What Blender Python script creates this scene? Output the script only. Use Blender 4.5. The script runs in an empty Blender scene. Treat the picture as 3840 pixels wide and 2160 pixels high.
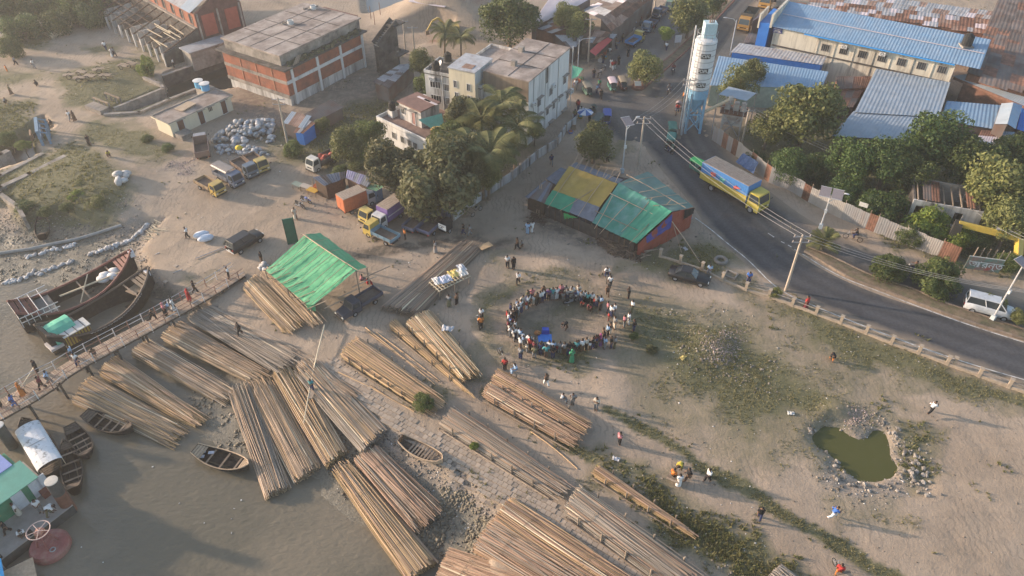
import bpy,bmesh,math,random
import numpy as np
from mathutils import Vector,Matrix
random.seed(7);NR=np.random.default_rng(7)
R=math.radians
scene=bpy.context.scene
COL=scene.collection
# ---------------------------------------------------------------- camera
FPX,PITCH,CH=2800.0,R(40.5),53.0
cam_d=bpy.data.cameras.new('camera');cam=bpy.data.objects.new('camera',cam_d);COL.objects.link(cam)
cam.location=(0,0,CH);cam.rotation_euler=(math.pi/2-PITCH,0,0)
cam_d.sensor_width=36.0;cam_d.lens=36.0*FPX/3840.0;cam_d.clip_end=6000
scene.camera=cam
# ---------------------------------------------------------------- sky, sun, exposure
SUN_EL,SUN_AZ=R(13.5),R(164)
W=bpy.data.worlds.new('World');scene.world=W;W.use_nodes=True
wn=W.node_tree.nodes;wl=W.node_tree.links
sky=wn.new('ShaderNodeTexSky');sky.sky_type='NISHITA';sky.sun_disc=False
sky.sun_elevation=SUN_EL;sky.sun_rotation=math.atan2(math.cos(SUN_AZ),math.sin(SUN_AZ))
sky.air_density=1.0;sky.dust_density=1.6;sky.ozone_density=1.0
wl.new(sky.outputs[0],wn['Background'].inputs[0]);wn['Background'].inputs[1].default_value=0.15
sd=bpy.data.lights.new('sun','SUN');so=bpy.data.objects.new('sun',sd);COL.objects.link(so)
sd.energy=3.7;sd.angle=R(1.6);sd.color=(1.0,0.79,0.62)
sdir=Vector((math.cos(SUN_EL)*math.cos(SUN_AZ),math.cos(SUN_EL)*math.sin(SUN_AZ),math.sin(SUN_EL)))
so.rotation_euler=sdir.to_track_quat('Z','Y').to_euler();so.location=sdir*300
vs=scene.view_settings;vs.view_transform='Standard';vs.look='None';vs.exposure=1.2;vs.gamma=1.0
HAZE_D=0.00046
scene.cycles.use_denoising=True
scene.cycles.max_bounces=4;scene.cycles.diffuse_bounces=2;scene.cycles.glossy_bounces=2
scene.cycles.transparent_max_bounces=6;scene.cycles.volume_bounces=1;scene.cycles.transmission_bounces=2
# ---------------------------------------------------------------- photo pixel -> place
def q(c,x,y):  # a coordinate read in one of 16 enlarged crops -> photo pixel
 c-=1;return((c%4)*960+x*.372671,(c//4)*540+y*.372671)
def o(x,y):return(x*1.490683,y*1.490683)  # overview coordinate -> photo pixel
def ray(p):
 u=(p[0]-1920)/FPX;v=-(p[1]-1080)/FPX
 return Vector((u,math.cos(PITCH)+v*math.sin(PITCH),-math.sin(PITCH)+v*math.cos(PITCH)))
def P(p,z=0.0):
 d=ray(p);t=(z-CH)/d.z;return Vector((d.x*t,d.y*t,z))
def proj(v):
 y=v[1];z=v[2]-CH;fw=y*math.cos(PITCH)-z*math.sin(PITCH);up=y*math.sin(PITCH)+z*math.cos(PITCH)
 return(1920+FPX*v[0]/fw,1080-FPX*up/fw)
def hgt(b,t,zb=0.0):  # height of an upright edge seen from base pixel b to top pixel t
 g=P(b,zb);lo,hi=zb,zb+45
 for _ in range(40):
  m=(lo+hi)/2
  if proj((g.x,g.y,m))[1]>t[1]:lo=m
  else:hi=m
 return lo
# ---------------------------------------------------------------- materials
MATS={}
def M(name,col,rough=.85,var=.18,scale=1.5,stain=None,sthr=.55,sscale=.5,bump=0.0,bscale=None,metal=0.,spec=.25,rand=0.,isl=0.,streak=False,world=False,soft=.12):
 if name in MATS:return MATS[name]
 m=bpy.data.materials.new(name);m.use_nodes=True;MATS[name]=m
 n=m.node_tree.nodes;l=m.node_tree.links;b=n['Principled BSDF']
 tc=n.new('ShaderNodeTexCoord');src=tc.outputs['Object']
 if world:src=n.new('ShaderNodeNewGeometry').outputs['Position']
 nz=n.new('ShaderNodeTexNoise');nz.inputs['Scale'].default_value=scale;nz.inputs['Detail'].default_value=6;nz.inputs['Roughness'].default_value=.65
 if streak:
  mp=n.new('ShaderNodeMapping');mp.inputs['Scale'].default_value=(1,1,.12);l.new(src,mp.inputs[0]);l.new(mp.outputs[0],nz.inputs['Vector'])
 else:l.new(src,nz.inputs['Vector'])
 rp=n.new('ShaderNodeMapRange');rp.inputs[1].default_value=.3;rp.inputs[2].default_value=.7;rp.inputs[3].default_value=1-var;rp.inputs[4].default_value=1+var
 l.new(nz.outputs['Fac'],rp.inputs[0])
 c=n.new('ShaderNodeRGB');c.outputs[0].default_value=(*col,1);cur=c.outputs[0]
 mul=rp.outputs[0]
 def mulf(a,bb):
  k=n.new('ShaderNodeMath');k.operation='MULTIPLY';l.new(a,k.inputs[0]);l.new(bb,k.inputs[1]);return k.outputs[0]
 for amt,sock in((rand,'o'),(isl,'i')):
  if amt:
   s=n.new('ShaderNodeObjectInfo').outputs['Random']if sock=='o' else n.new('ShaderNodeNewGeometry').outputs['Random Per Island']
   r2=n.new('ShaderNodeMapRange');r2.inputs[3].default_value=1-amt;r2.inputs[4].default_value=1+amt;l.new(s,r2.inputs[0]);mul=mulf(mul,r2.outputs[0])
 if stain:
  n2=n.new('ShaderNodeTexNoise');n2.inputs['Scale'].default_value=sscale;n2.inputs['Detail'].default_value=8;n2.inputs['Roughness'].default_value=.7
  if streak:l.new(mp.outputs[0],n2.inputs['Vector'])
  else:l.new(src,n2.inputs['Vector'])
  r3=n.new('ShaderNodeMapRange');r3.inputs[1].default_value=sthr-soft;r3.inputs[2].default_value=sthr+soft;l.new(n2.outputs['Fac'],r3.inputs[0])
  mx=n.new('ShaderNodeMix');mx.data_type='RGBA';l.new(r3.outputs[0],mx.inputs[0]);l.new(cur,mx.inputs[6]);mx.inputs[7].default_value=(*stain,1);cur=mx.outputs[2]
 sc=n.new('ShaderNodeVectorMath');sc.operation='SCALE';l.new(cur,sc.inputs[0]);l.new(mul,sc.inputs['Scale'])
 l.new(sc.outputs[0],b.inputs['Base Color'])
 b.inputs['Roughness'].default_value=rough;b.inputs['Metallic'].default_value=metal;b.inputs['Specular IOR Level'].default_value=spec
 if bump:
  bn=n.new('ShaderNodeTexNoise');bn.inputs['Scale'].default_value=bscale or scale*4;bn.inputs['Detail'].default_value=6;l.new(src,bn.inputs['Vector'])
  bp=n.new('ShaderNodeBump');bp.inputs['Strength'].default_value=1;bp.inputs['Distance'].default_value=bump;l.new(bn.outputs['Fac'],bp.inputs['Height']);l.new(bp.outputs[0],b.inputs['Normal'])
 return m
def Mc(col,rough=.75,**k):  # a plain cloth or paint colour, reused by value
 return M('paint_%03d_%03d_%03d_%d'%(*[int(c*999)for c in col],int(rough*100)),col,rough,var=k.pop('var',.12),scale=k.pop('scale',4),**k)
# ---------------------------------------------------------------- mesh helpers
def link(ob,parent=None):
 COL.objects.link(ob)
 if parent is not None:ob.parent=parent
 return ob
def thing(name,label,cat,loc=(0,0,0),rz=0.,group=None):
 ob=bpy.data.objects.new(name,None);ob.empty_display_size=.2;COL.objects.link(ob)
 ob.location=loc;ob.rotation_euler=(0,0,rz);return tag(ob,label,cat,group)
def tag(ob,label,cat,group=None):
 ob['label']=label;ob['category']=cat
 if group:ob['group']=group
 return ob
def kind(ob,k):ob['kind']=k;return ob
def mesh_np(name,v,quads=None,tris=None):
 me=bpy.data.meshes.new(name);v=np.asarray(v,dtype=np.float32).reshape(-1,3)
 idx=[];ls=[];tot=[]
 if quads is not None and len(quads):qd=np.asarray(quads,dtype=np.int32);idx.append(qd.ravel());tot.append(np.full(len(qd),4,np.int32))
 if tris is not None and len(tris):tr=np.asarray(tris,dtype=np.int32);idx.append(tr.ravel());tot.append(np.full(len(tr),3,np.int32))
 idx=np.concatenate(idx);tot=np.concatenate(tot);st=np.concatenate([[0],np.cumsum(tot)[:-1]]).astype(np.int32)
 me.vertices.add(len(v));me.vertices.foreach_set('co',v.ravel())
 me.loops.add(len(idx));me.loops.foreach_set('vertex_index',idx)
 me.polygons.add(len(tot));me.polygons.foreach_set('loop_start',st);me.polygons.foreach_set('loop_total',tot)
 me.update(calc_edges=True);return me
class MB:
 def __init__(s):s.v=[];s.f=[]
 def add(s,vs_,fs):
  k=len(s.v);s.v+=[tuple(a)for a in vs_];s.f+=[tuple(i+k for i in f)for f in fs];return s
 def box(s,c,sz,rz=0.,tap=(1,1)):
  x,y,z=sz[0]/2,sz[1]/2,sz[2]/2;ca,sa=math.cos(rz),math.sin(rz);out=[]
  for dz,tx,ty in((-z,1,1),(z,tap[0],tap[1])):
   for dx,dy in((-x*tx,-y*ty),(x*tx,-y*ty),(x*tx,y*ty),(-x*tx,y*ty)):
    out.append((c[0]+dx*ca-dy*sa,c[1]+dx*sa+dy*ca,c[2]+dz))
  return s.add(out,[(3,2,1,0),(4,5,6,7),(0,1,5,4),(1,2,6,5),(2,3,7,6),(3,0,4,7)])
 def hexa(s,pts):  # eight corners, bottom four then top four
  return s.add(pts,[(3,2,1,0),(4,5,6,7),(0,1,5,4),(1,2,6,5),(2,3,7,6),(3,0,4,7)])
 def beam(s,a,b,w,h=None):
  a=Vector(a);b=Vector(b);h=h or w;d=(b-a).normalized();up=Vector((0,0,1))if abs(d.z)<.95 else Vector((1,0,0))
  x=d.cross(up).normalized()*w/2;y=x.cross(d).normalized()*h/2
  return s.hexa([a-x-y,a+x-y,b+x-y,b-x-y,a-x+y,a+x+y,b+x+y,b-x+y])
 def tube(s,a,b,r0,r1=None,n=6,caps=True):return s.path([a,b],[r0,r0 if r1 is None else r1],n,caps)
 def path(s,pts,r,n=6,caps=True):
  pts=[Vector(p)for p in pts];k=len(s.v);m=len(pts)
  if not isinstance(r,(list,tuple)):r=[r]*m
  for i,p in enumerate(pts):
   d=(pts[min(i+1,m-1)]-pts[max(i-1,0)]).normalized();up=Vector((0,0,1))if abs(d.z)<.9 else Vector((1,0,0))
   x=d.cross(up).normalized();y=x.cross(d).normalized()
   for j in range(n):
    a=2*math.pi*j/n;s.v.append(tuple(p+x*(r[i]*math.cos(a))+y*(r[i]*math.sin(a))))
  for i in range(m-1):
   for j in range(n):
    s.f.append((k+i*n+j,k+i*n+(j+1)%n,k+(i+1)*n+(j+1)%n,k+(i+1)*n+j))
  if caps:s.f.append(tuple(k+j for j in range(n))[::-1]);s.f.append(tuple(k+(m-1)*n+j for j in range(n)))
  return s
 def prism(s,poly,z0,z1):
  n=len(poly);vs_=[(p[0],p[1],z0)for p in poly]+[(p[0],p[1],z1)for p in poly]
  return s.add(vs_,[tuple(range(n))[::-1],tuple(range(n,2*n))]+[(i,(i+1)%n,n+(i+1)%n,n+i)for i in range(n)])
 def slab(s,A,B,C,D,t=.05):  # four upper corners, thickness t downwards along the normal
  A,B,C,D=map(Vector,(A,B,C,D));nn=(B-A).cross(D-A).normalized()
  if nn.z<0:nn=-nn
  return s.hexa([A-nn*t,B-nn*t,C-nn*t,D-nn*t,A,B,C,D])
 def corr(s,A,B,C,D,pitch=.3,amp=.03):  # ribbed sheet, ribs run A->D
  A,B,C,D=map(Vector,(A,B,C,D));nn=(B-A).cross(D-A).normalized()
  if nn.z<0:nn=-nn
  n=max(2,int((B-A).length/pitch*2));k=len(s.v)
  for i in range(n+1):
   t=i/n;off=nn*(amp if i%2 else 0)
   s.v.append(tuple(A.lerp(B,t)+off));s.v.append(tuple(D.lerp(C,t)+off))
  for i in range(n):s.f.append((k+2*i,k+2*i+2,k+2*i+3,k+2*i+1))
  return s
 def lathe(s,prof,n=12,c=(0,0,0)):
  k=len(s.v);m=len(prof)
  for r,z in prof:
   for j in range(n):a=2*math.pi*j/n;s.v.append((c[0]+r*math.cos(a),c[1]+r*math.sin(a),c[2]+z))
  for i in range(m-1):
   for j in range(n):s.f.append((k+i*n+j,k+i*n+(j+1)%n,k+(i+1)*n+(j+1)%n,k+(i+1)*n+j))
  s.f.append(tuple(k+j for j in range(n))[::-1]);s.f.append(tuple(k+(m-1)*n+j for j in range(n)));return s
 def blob(s,c,r,n=7,m=5,jit=.15,rnd=random):
  r=(r,r,r)if not isinstance(r,(tuple,list))else r;k=len(s.v)
  s.v.append((c[0],c[1],c[2]+r[2]))
  for i in range(1,m):
   th=math.pi*i/m
   for j in range(n):
    ph=2*math.pi*(j+.5*(i%2))/n;e=1+rnd.uniform(-jit,jit)
    s.v.append((c[0]+r[0]*e*math.sin(th)*math.cos(ph),c[1]+r[1]*e*math.sin(th)*math.sin(ph),c[2]+r[2]*e*math.cos(th)))
  s.v.append((c[0],c[1],c[2]-r[2]));last=len(s.v)-1
  for j in range(n):s.f.append((k,k+1+j,k+1+(j+1)%n));b0=k+1+(m-2)*n;s.f.append((last,b0+(j+1)%n,b0+j))
  for i in range(m-2):
   for j in range(n):a=k+1+i*n;s.f.append((a+j,a+n+j,a+n+(j+1)%n,a+(j+1)%n))
  return s
 def torus(s,c,Rr,r,n=16,m=6,axis='z',tilt=None):
  k=len(s.v);c=Vector(c)
  for i in range(n):
   a=2*math.pi*i/n
   for j in range(m):
    b=2*math.pi*j/m;x=(Rr+r*math.cos(b))*math.cos(a);y=(Rr+r*math.cos(b))*math.sin(a);z=r*math.sin(b)
    p=Vector((x,y,z))if axis=='z' else(Vector((x,z,y))if axis=='y' else Vector((z,x,y)))
    if tilt is not None:p=tilt@p
    s.v.append(tuple(c+p))
  for i in range(n):
   for j in range(m):s.f.append((k+i*m+j,k+((i+1)%n)*m+j,k+((i+1)%n)*m+(j+1)%m,k+i*m+(j+1)%m))
  return s
 def mesh(s,name,smooth=False):
  me=bpy.data.meshes.new(name);me.from_pydata(s.v,[],s.f);me.validate();me.update()
  if smooth:me.shade_smooth()
  return me
 def build(s,name,mat,parent=None,smooth=False,loc=None,rz=None):
  me=s.mesh(name,smooth);me.materials.append(mat);ob=bpy.data.objects.new(name,me);link(ob,parent)
  if loc is not None:ob.location=loc
  if rz is not None:ob.rotation_euler=(0,0,rz)
  return ob
def inst(name,me,parent=None,loc=(0,0,0),rz=0.,sc=None,mat=None,rot=None):
 ob=bpy.data.objects.new(name,me);link(ob,parent);ob.location=loc;ob.rotation_euler=rot or(0,0,rz)
 if sc is not None:ob.scale=sc if isinstance(sc,(tuple,list))else(sc,)*3
 if mat is not None:
  ob.material_slots[0].link='OBJECT';ob.material_slots[0].material=mat
 return ob
def dup(root,loc=None,rz=None,sc=None,label=None,group=None):
 def rec(a,par):
  b=a.copy();COL.objects.link(b);b.parent=par
  for ch in a.children:rec(ch,b)
  return b
 r=rec(root,root.parent)
 if loc is not None:r.location=loc
 if rz is not None:r.rotation_euler=(0,0,rz)
 if sc is not None:r.scale=(sc,)*3 if not isinstance(sc,(tuple,list))else sc
 if label:r['label']=label
 if group:r['group']=group
 return r
class Fr:  # a rectangular building frame: near corner, u to the right, v to the left-back
 def __init__(s,near,right,left,z,near_base=None):
  a=P(near,z);b=P(right,z);c=P(left,z);s.z=z
  u=(b-a);v=(c-a);ang=math.atan2(u.y,u.x);angv=math.atan2(v.y,v.x)-math.pi/2
  d=(angv-ang+math.pi)%(2*math.pi)-math.pi;wu,wv=u.length,v.length
  s.rz=ang+d*wv/(wu+wv);s.O=Vector((a.x,a.y,0));s.u=Vector((math.cos(s.rz),math.sin(s.rz),0));s.v=Vector((-math.sin(s.rz),math.cos(s.rz),0))
  s.U=u.dot(s.u);s.V=v.dot(s.v)
 def hu(s,p,b=0.):  # where the pixel meets the face b = const (holding u): (a, z)
  d=ray(p);C0=Vector((0,0,CH));O2=s.O+s.v*b;t=(O2-C0).dot(s.v)/d.dot(s.v);w=C0+d*t;return((w-s.O).dot(s.u),w.z)
 def hv(s,p,a=0.):
  d=ray(p);C0=Vector((0,0,CH));O2=s.O+s.u*a;t=(O2-C0).dot(s.u)/d.dot(s.u);w=C0+d*t;return((w-s.O).dot(s.v),w.z)
 def ht(s,p,z):w=P(p,z)-s.O;return(w.dot(s.u),w.dot(s.v))
 def thing(s,name,label,cat,group=None):return thing(name,label,cat,s.O,s.rz,group)
# ================================================================ terrain
WZ=-2.0
def xy(pts,z=0.0,f=o):return[(lambda w:(w.x,w.y))(P(f(*p),z))for p in pts]
def inpoly(X,Y,poly):
 ins=np.zeros(X.shape,bool);n=len(poly)
 for i in range(n):
  x1,y1=poly[i];x2,y2=poly[(i+1)%n]
  if y1==y2:continue
  c=((y1>Y)!=(y2>Y))&(X<(x2-x1)*(Y-y1)/(y2-y1)+x1);ins^=c
 return ins
def pdist(X,Y,pts,closed=False):
 d=np.full(X.shape,1e9);n=len(pts)
 for i in range(n if closed else n-1):
  x1,y1=pts[i];x2,y2=pts[(i+1)%n];dx,dy=x2-x1,y2-y1;L=dx*dx+dy*dy+1e-9
  t=np.clip(((X-x1)*dx+(Y-y1)*dy)/L,0,1);d=np.minimum(d,np.hypot(X-x1-t*dx,Y-y1-t*dy))
 return d
def sstep(a,b,x):t=np.clip((x-a)/(b-a),0,1);return t*t*(3-2*t)
def pm(X,Y,poly,feather=1.0):  # soft polygon mask
 d=pdist(X,Y,poly,True);return np.where(inpoly(X,Y,poly),.5+.5*sstep(0,feather,d),.5-.5*sstep(0,feather,d))
def vnoise(X,Y,s,seed=0):
 r=np.random.default_rng(seed);g=r.random((256,256));x=X/s+100.3;y=Y/s+50.7;i=np.floor(x).astype(int);j=np.floor(y).astype(int);fx=x-i;fy=y-j
 fx=fx*fx*(3-2*fx);fy=fy*fy*(3-2*fy);G0=lambda a,b:g[a%256,b%256]
 return(G0(i,j)*(1-fx)+G0(i+1,j)*fx)*(1-fy)+(G0(i,j+1)*(1-fx)+G0(i+1,j+1)*fx)*fy
def fbm(X,Y,s,seed=0,k=4):return sum(vnoise(X,Y,s/2**i,seed+i)*.5**i for i in range(k))/sum(.5**i for i in range(k))
def Q(c,pts):return[(lambda p:(p[0]/1.490683,p[1]/1.490683))(q(c,*a))for a in pts]  # crop coords -> overview coords
SHORE=xy(Q(9,[(-300,-90),(300,-60),(650,20),(1000,60),(1680,110),(1900,330),(2350,560),(2480,800),(2230,930),(1960,1010),(1900,1200),(2150,1420)])+Q(13,[(1980,40),(2300,190),(2560,330)])+Q(14,[(300,420),(650,480),(640,640),(900,850),(1100,950),(1500,1050),(1900,1240),(1870,1449),(1800,1800)]),WZ)
CREST=xy(Q(5,[(-300,480),(0,560),(230,740),(620,660),(900,740),(1250,780),(1650,740),(1430,1040),(1530,1260),(1640,1390)])+[(480,735),(560,780),(640,850),(740,905),(870,985),(960,1055),(1080,1150),(1160,1205)]+Q(14,[(1900,230),(2120,420),(2300,650),(2480,760),(2400,1000),(2330,1449),(2300,1800)]),-.3)
_far=[(60,-40),(-400,-40),(-400,SHORE[0][1])]
WATER_POLY=SHORE+_far;BANK_POLY=CREST+[(60,-40),(-400,-40),(-400,CREST[0][1])]
CANAL=[xy(Q(5,[(-300,420),(0,290),(270,200),(420,110)])+Q(1,[(330,1440),(560,1290),(430,1180),(280,1280),(60,1440)])+Q(5,[(0,110),(-300,230)]),-.5),
         xy(Q(1,[(1150,1110),(1640,915),(1660,760),(2440,480),(2500,640),(2395,900),(1700,1010),(1500,1090),(1300,1150)]),-.5)]
FARPOND=xy(Q(2,[(1100,-300),(1560,-300),(1530,20),(1330,140),(1130,170),(1110,40)]),-1)
POND=xy(Q(16,[(470,60),(560,-20),(700,-10),(820,60),(920,110),(1020,90),(1080,10),(1150,20),(1195,160),(1180,250),(1265,360),(1220,430),(1100,475),(930,475),(830,410),(720,300),(640,190),(500,130)]),-.45)
PIT=xy(Q(16,[(400,60),(440,-80),(640,-190),(920,-160),(1180,-80),(1330,120),(1500,260),(1680,430),(1640,600),(1500,640),(1300,600),(1000,600),(820,580),(640,400),(610,300),(520,220)]),0)
PITC=xy(Q(2,[(1340,330),(1500,280),(1800,260),(1960,300),(1900,420),(1600,470),(1400,420)]),0)
MOUNDS=[(q(5,850,350),9,1.0),(q(5,1000,560),5,.6),(q(2,1950,130),7,3.6),(q(2,1600,170),7,2.4),(q(2,2200,200),9,3.0),(q(2,1650,390),2.6,2.3),(q(12,700,1290),1.6,.7),(o(1790,870),2.6,.6),
          (q(1,1000,850),7,.5),(q(11,1000,1000),3,.25),(o(1180,660),5,.35),(q(7,500,1180),4,.3),(q(6,1500,1040),4,.25)]
MW=[(P(p),r,h)for p,r,h in MOUNDS]
def height(X,Y):
 z=np.zeros(X.shape)
 for c,r,h in MW:z=z+h*np.exp(-((X-c.x)**2+(Y-c.y)**2)/(r*r)*1.4)
 z=z+(fbm(X,Y,6,3)-.5)*.25+(fbm(X,Y,1.3,9)-.5)*.10
 ds=pdist(X,Y,SHORE);dc=pdist(X,Y,CREST);inW=inpoly(X,Y,WATER_POLY);inB=inpoly(X,Y,BANK_POLY)
 t=dc/(ds+dc+1e-6)
 zb=-.35-(1.65)*np.clip(t,0,1)**.45+(fbm(X,Y,1.6,21)-.5)*.5*np.sin(np.pi*np.clip(t,0,1))
 zw=WZ-.02-.12*np.minimum(ds,8)+(fbm(X,Y,2.5,33)-.5)*.2*np.clip(1-ds/5,0,1)
 z=np.where(inW,zw,np.where(inB,zb,z-.35*np.exp(-dc/2.5)))
 for cp in CANAL:z=np.where(inpoly(X,Y,cp),np.minimum(z,-1.9),z)
 m=pm(X,Y,FARPOND,1.5);z=z*(1-m)+(-1.5)*m
 m=pm(X,Y,PITC,1.2);z=z*(1-m)+(-.3)*m
 m=pm(X,Y,PIT,.5);z=z*(1-m)+(-.24+(fbm(X,Y,.9,5)-.5)*.3)*m
 m=pm(X,Y,POND,.6);z=z*(1-m)+(-1.0)*m
 return z
def h1(x,y):return float(height(np.array([x]),np.array([y]))[0])
def G(p):  # pixel -> point on the ground
 z=0.0
 for _ in range(7):w=P(p,z);z=.5*z+.5*h1(w.x,w.y)
 w.z=h1(w.x,w.y);return w
RX0,RX1,RY0,RY1,RS=-125.0,125.0,14.0,190.0,.42
gx=np.arange(RX0,RX1+RS,RS);gy=np.arange(RY0,RY1+RS,RS);GX,GY=np.meshgrid(gx,gy);GZ=height(GX,GY)
ny,nx=GX.shape
# roads are graded flat first
ROAD_FLAT=xy([(1480,260),(1620,330),(1650,420),(1720,490),(1780,580),(1850,650),(1950,728),(2100,795),(2300,865),(2700,1020),(2700,760),(2400,680),(2200,590),(1990,490),(1860,410),(1730,330),(1790,200),(2000,0),(1800,-60),(1520,140),(1440,220)])
m=pm(GX,GY,ROAD_FLAT,1.0);GZ=GZ*(1-m)+(-.03)*m
def h1(x,y):  # from here on read the finished sheet
 i=min(max(int((x-RX0)/RS),0),nx-2);j=min(max(int((y-RY0)/RS),0),ny-2);fx=min(max((x-RX0)/RS-i,0),1);fy=min(max((y-RY0)/RS-j,0),1)
 return float((GZ[j,i]*(1-fx)+GZ[j,i+1]*fx)*(1-fy)+(GZ[j+1,i]*(1-fx)+GZ[j+1,i+1]*fx)*fy)
ii=(np.arange(ny-1)[:,None]*nx+np.arange(nx-1)[None,:]).ravel()
gme=mesh_np('ground',np.stack([GX,GY,GZ],-1),np.stack([ii,ii+1,ii+nx+1,ii+nx],1))
gme.shade_smooth()
# ---- what grows or lies where (masks with a shape of their own)
WX=GX+(fbm(GX,GY,7,51)-.5)*7+(fbm(GX,GY,1.8,61)-.5)*3;WY=GY+(fbm(GX,GY,7,71)-.5)*7+(fbm(GX,GY,1.8,81)-.5)*3
def paint(items):
 a=np.zeros(GX.shape)
 for pts,st,fe in items:a=np.maximum(a,st*pm(WX,WY,xy(pts),fe*1.6))
 return a
WX2=GX+(fbm(GX,GY,3,91)-.5)*1.6;WY2=GY+(fbm(GX,GY,3,95)-.5)*1.6
def line_mask(pts,w,st):return st*(1-sstep(w*.4,w,pdist(WX2,WY2,xy(pts))))
ds_=pdist(GX,GY,SHORE);inB_=inpoly(GX,GY,BANK_POLY);inW_=inpoly(GX,GY,WATER_POLY);dcr_=pdist(GX,GY,CREST)
grass=paint([([(1590,760),(1700,765),(1850,790),(1990,870),(2080,960),(2150,1040),(2060,1070),(1960,1100),(1850,1130),(1750,1080),(1660,1000),(1600,880)],.85,2.5),
 ([(1850,722),(2000,775),(2150,825),(2400,920),(2700,1025),(2700,1100),(2450,1020),(2250,945),(2100,885),(1950,800)],.95,1.2),
 ([(2020,870),(2200,930),(2250,990),(2130,990),(2050,930)],.7,2),
 ([(1480,1100),(1560,1140),(1700,1230),(1900,1340),(2080,1460),(2060,1500),(1850,1460),(1700,1340),(1560,1220),(1470,1150)],.95,1.0),
 ([(1240,715),(1290,735),(1270,850),(1310,900),(1250,880),(1225,790)],.85,1.0),([(1290,700),(1480,705),(1500,735),(1300,740)],.55,1),
 ([(1330,780),(1430,785),(1445,870),(1350,860)],.6,1.2),([(1430,755),(1530,765),(1510,835),(1430,820)],.6,1.2),([(1360,890),(1450,900),(1500,920),(1440,945),(1370,930)],.85,.8),
 ([(1560,760),(1640,770),(1680,860),(1640,930),(1580,880)],.9,1.5),([(2190,1030),(2330,1090),(2390,1180),(2350,1230),(2300,1140),(2210,1070)],.9,1.0),([(2000,1060),(2060,1050),(2090,1180),(2030,1130)],.6,1.5),([(2140,1240),(2260,1250),(2250,1300),(2150,1290)],.6,1.5),([(1700,970),(1990,960),(2010,1030),(1800,1060)],.8,2),
 ([(0,445),(100,385),(170,350),(260,380),(350,440),(345,520),(290,560),(200,565),(90,560),(0,500)],.82,1.0),([(180,330),(270,290),(390,330),(440,380),(400,410),(300,380)],.85,1.0),([(-60,190),(80,180),(130,200),(60,215),(-60,215)],.8,1.5),
 ([(690,330),(900,255),(1060,250),(1080,360),(850,430),(720,400)],.95,1.5),([(130,195),(330,140),(400,150),(410,225),(460,230),(420,262),(330,285),(230,262),(150,230)],.9,1),([(-100,120),(60,120),(150,80),(260,20),(300,0),(200,-80),(-200,-80)],.95,2),([(340,110),(430,95),(450,130),(370,150)],.8,.8),([(-100,240),(60,250),(110,330),(60,370),(-100,420)],.95,1.2),([(200,290),(400,330),(420,360),(260,330)],.6,1),
 ([(200,115),(290,110),(270,135),(210,150)],.75,.8),
 ([(1560,690),(1640,610),(1740,580),(1900,655),(1910,700),(1790,700),(1740,680),(1620,690)],.8,1.0),
 ([(1480,330),(1570,300),(1560,400),(1500,420)],.6,1),([(1860,330),(2650,330),(2650,730),(2400,660),(2200,575),(2000,480),(1880,410)],.95,1.5),([(860,380),(1250,330),(1330,370),(1250,470),(1130,540),(1000,470),(900,420)],.8,1.2),
 ([(1000,800),(1030,780),(1200,960),(1210,930),(1260,950),(1190,990)],.5,.8),([(1140,930),(1240,880),(1240,950),(1180,980)],.85,.8),([(470,665),(500,680),(490,720),(450,690)],.6,.8),([(1000,985),(1110,1005),(1120,1040),(1040,1030)],.7,.7),([(1215,640),(1270,630),(1270,700),(1230,720)],.5,1)])
for ln,w,st in(([(1525,1030),(1640,1085),(1720,1140),(1790,1190),(1900,1240)],.8,.9),([(1760,1180),(1900,1250),(2050,1330),(2140,1390),(2250,1460)],.9,.95),([(1225,985),(1440,1120),(1500,1150)],.8,.8),([(860,900),(1010,1000),(1040,1020)],.5,.6),([(1430,1300),(1560,1370),(1640,1449)],.4,.5),([(1930,1280),(2000,1310)],.8,.8)):
 grass=np.maximum(grass,line_mask(ln,w,st))
rub=paint([([(1690,800),(1840,790),(1860,870),(1960,910),(1900,980),(1700,930),(1680,860)],.9,1.2),([(550,340),(640,300),(710,330),(700,380),(590,400)],1,1),([(230,520),(340,540),(330,600),(230,590)],.9,.8),([(600,255),(700,270),(720,310),(610,290)],1,.8),([(425,398),(500,400),(500,425),(430,425)],.9,.5),([(990,690),(1100,640),(1150,650),(1020,740)],.35,1.5),([(1400,560),(1500,570),(1620,640),(1560,660),(1420,600)],.5,1),([(1700,590),(1800,600),(1790,660),(1710,650)],.5,1),([(560,50),(420,110),(520,200),(640,140)],.5,1),([(2030,1060),(2160,1020),(2210,1060),(2290,1110),(2350,1200),(2330,1245),(2230,1240),(2130,1225),(2060,1120)],.9,.6),([(1520,1150),(1600,1200),(1700,1280),(1660,1280),(1540,1190)],.6,.6),([(1650,1290),(1790,1449),(1840,1449),(1700,1310)],.5,.6),([(760,560),(760,460),(960,470),(960,500)],.3,1)])
wet=np.where(inB_,sstep(.03,.4,1-ds_/(ds_+dcr_+1e-6)),np.where(inW_,1,0)).clip(0,1)
rub=np.maximum(rub,np.where(inB_,.85*sstep(.0,.5,ds_/(ds_+dcr_+1e-6)),0))
dark=paint([([(1060,625),(1180,592),(1300,592),(1240,625),(1130,622),(1000,645),(900,640)],.8,.8),([(1400,530),(1560,600),(1640,650),(1560,650),(1400,590),(1330,540)],.75,1.0),([(1270,620),(1300,640),(1430,660),(1350,650)],.6,.5),([(600,150),(840,60),(1010,100),(1000,330),(760,360),(600,270)],.45,1.5),([(1480,690),(1500,780),(1440,800),(1420,740)],.25,1),([(1290,750),(1420,735),(1530,760),(1530,800),(1440,870),(1310,860)],.35,1.2),([(1390,80),(1560,120),(1500,180),(1420,160)],.5,1),([(1440,230),(1560,240),(1580,300),(1500,300)],.5,1)])
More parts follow.
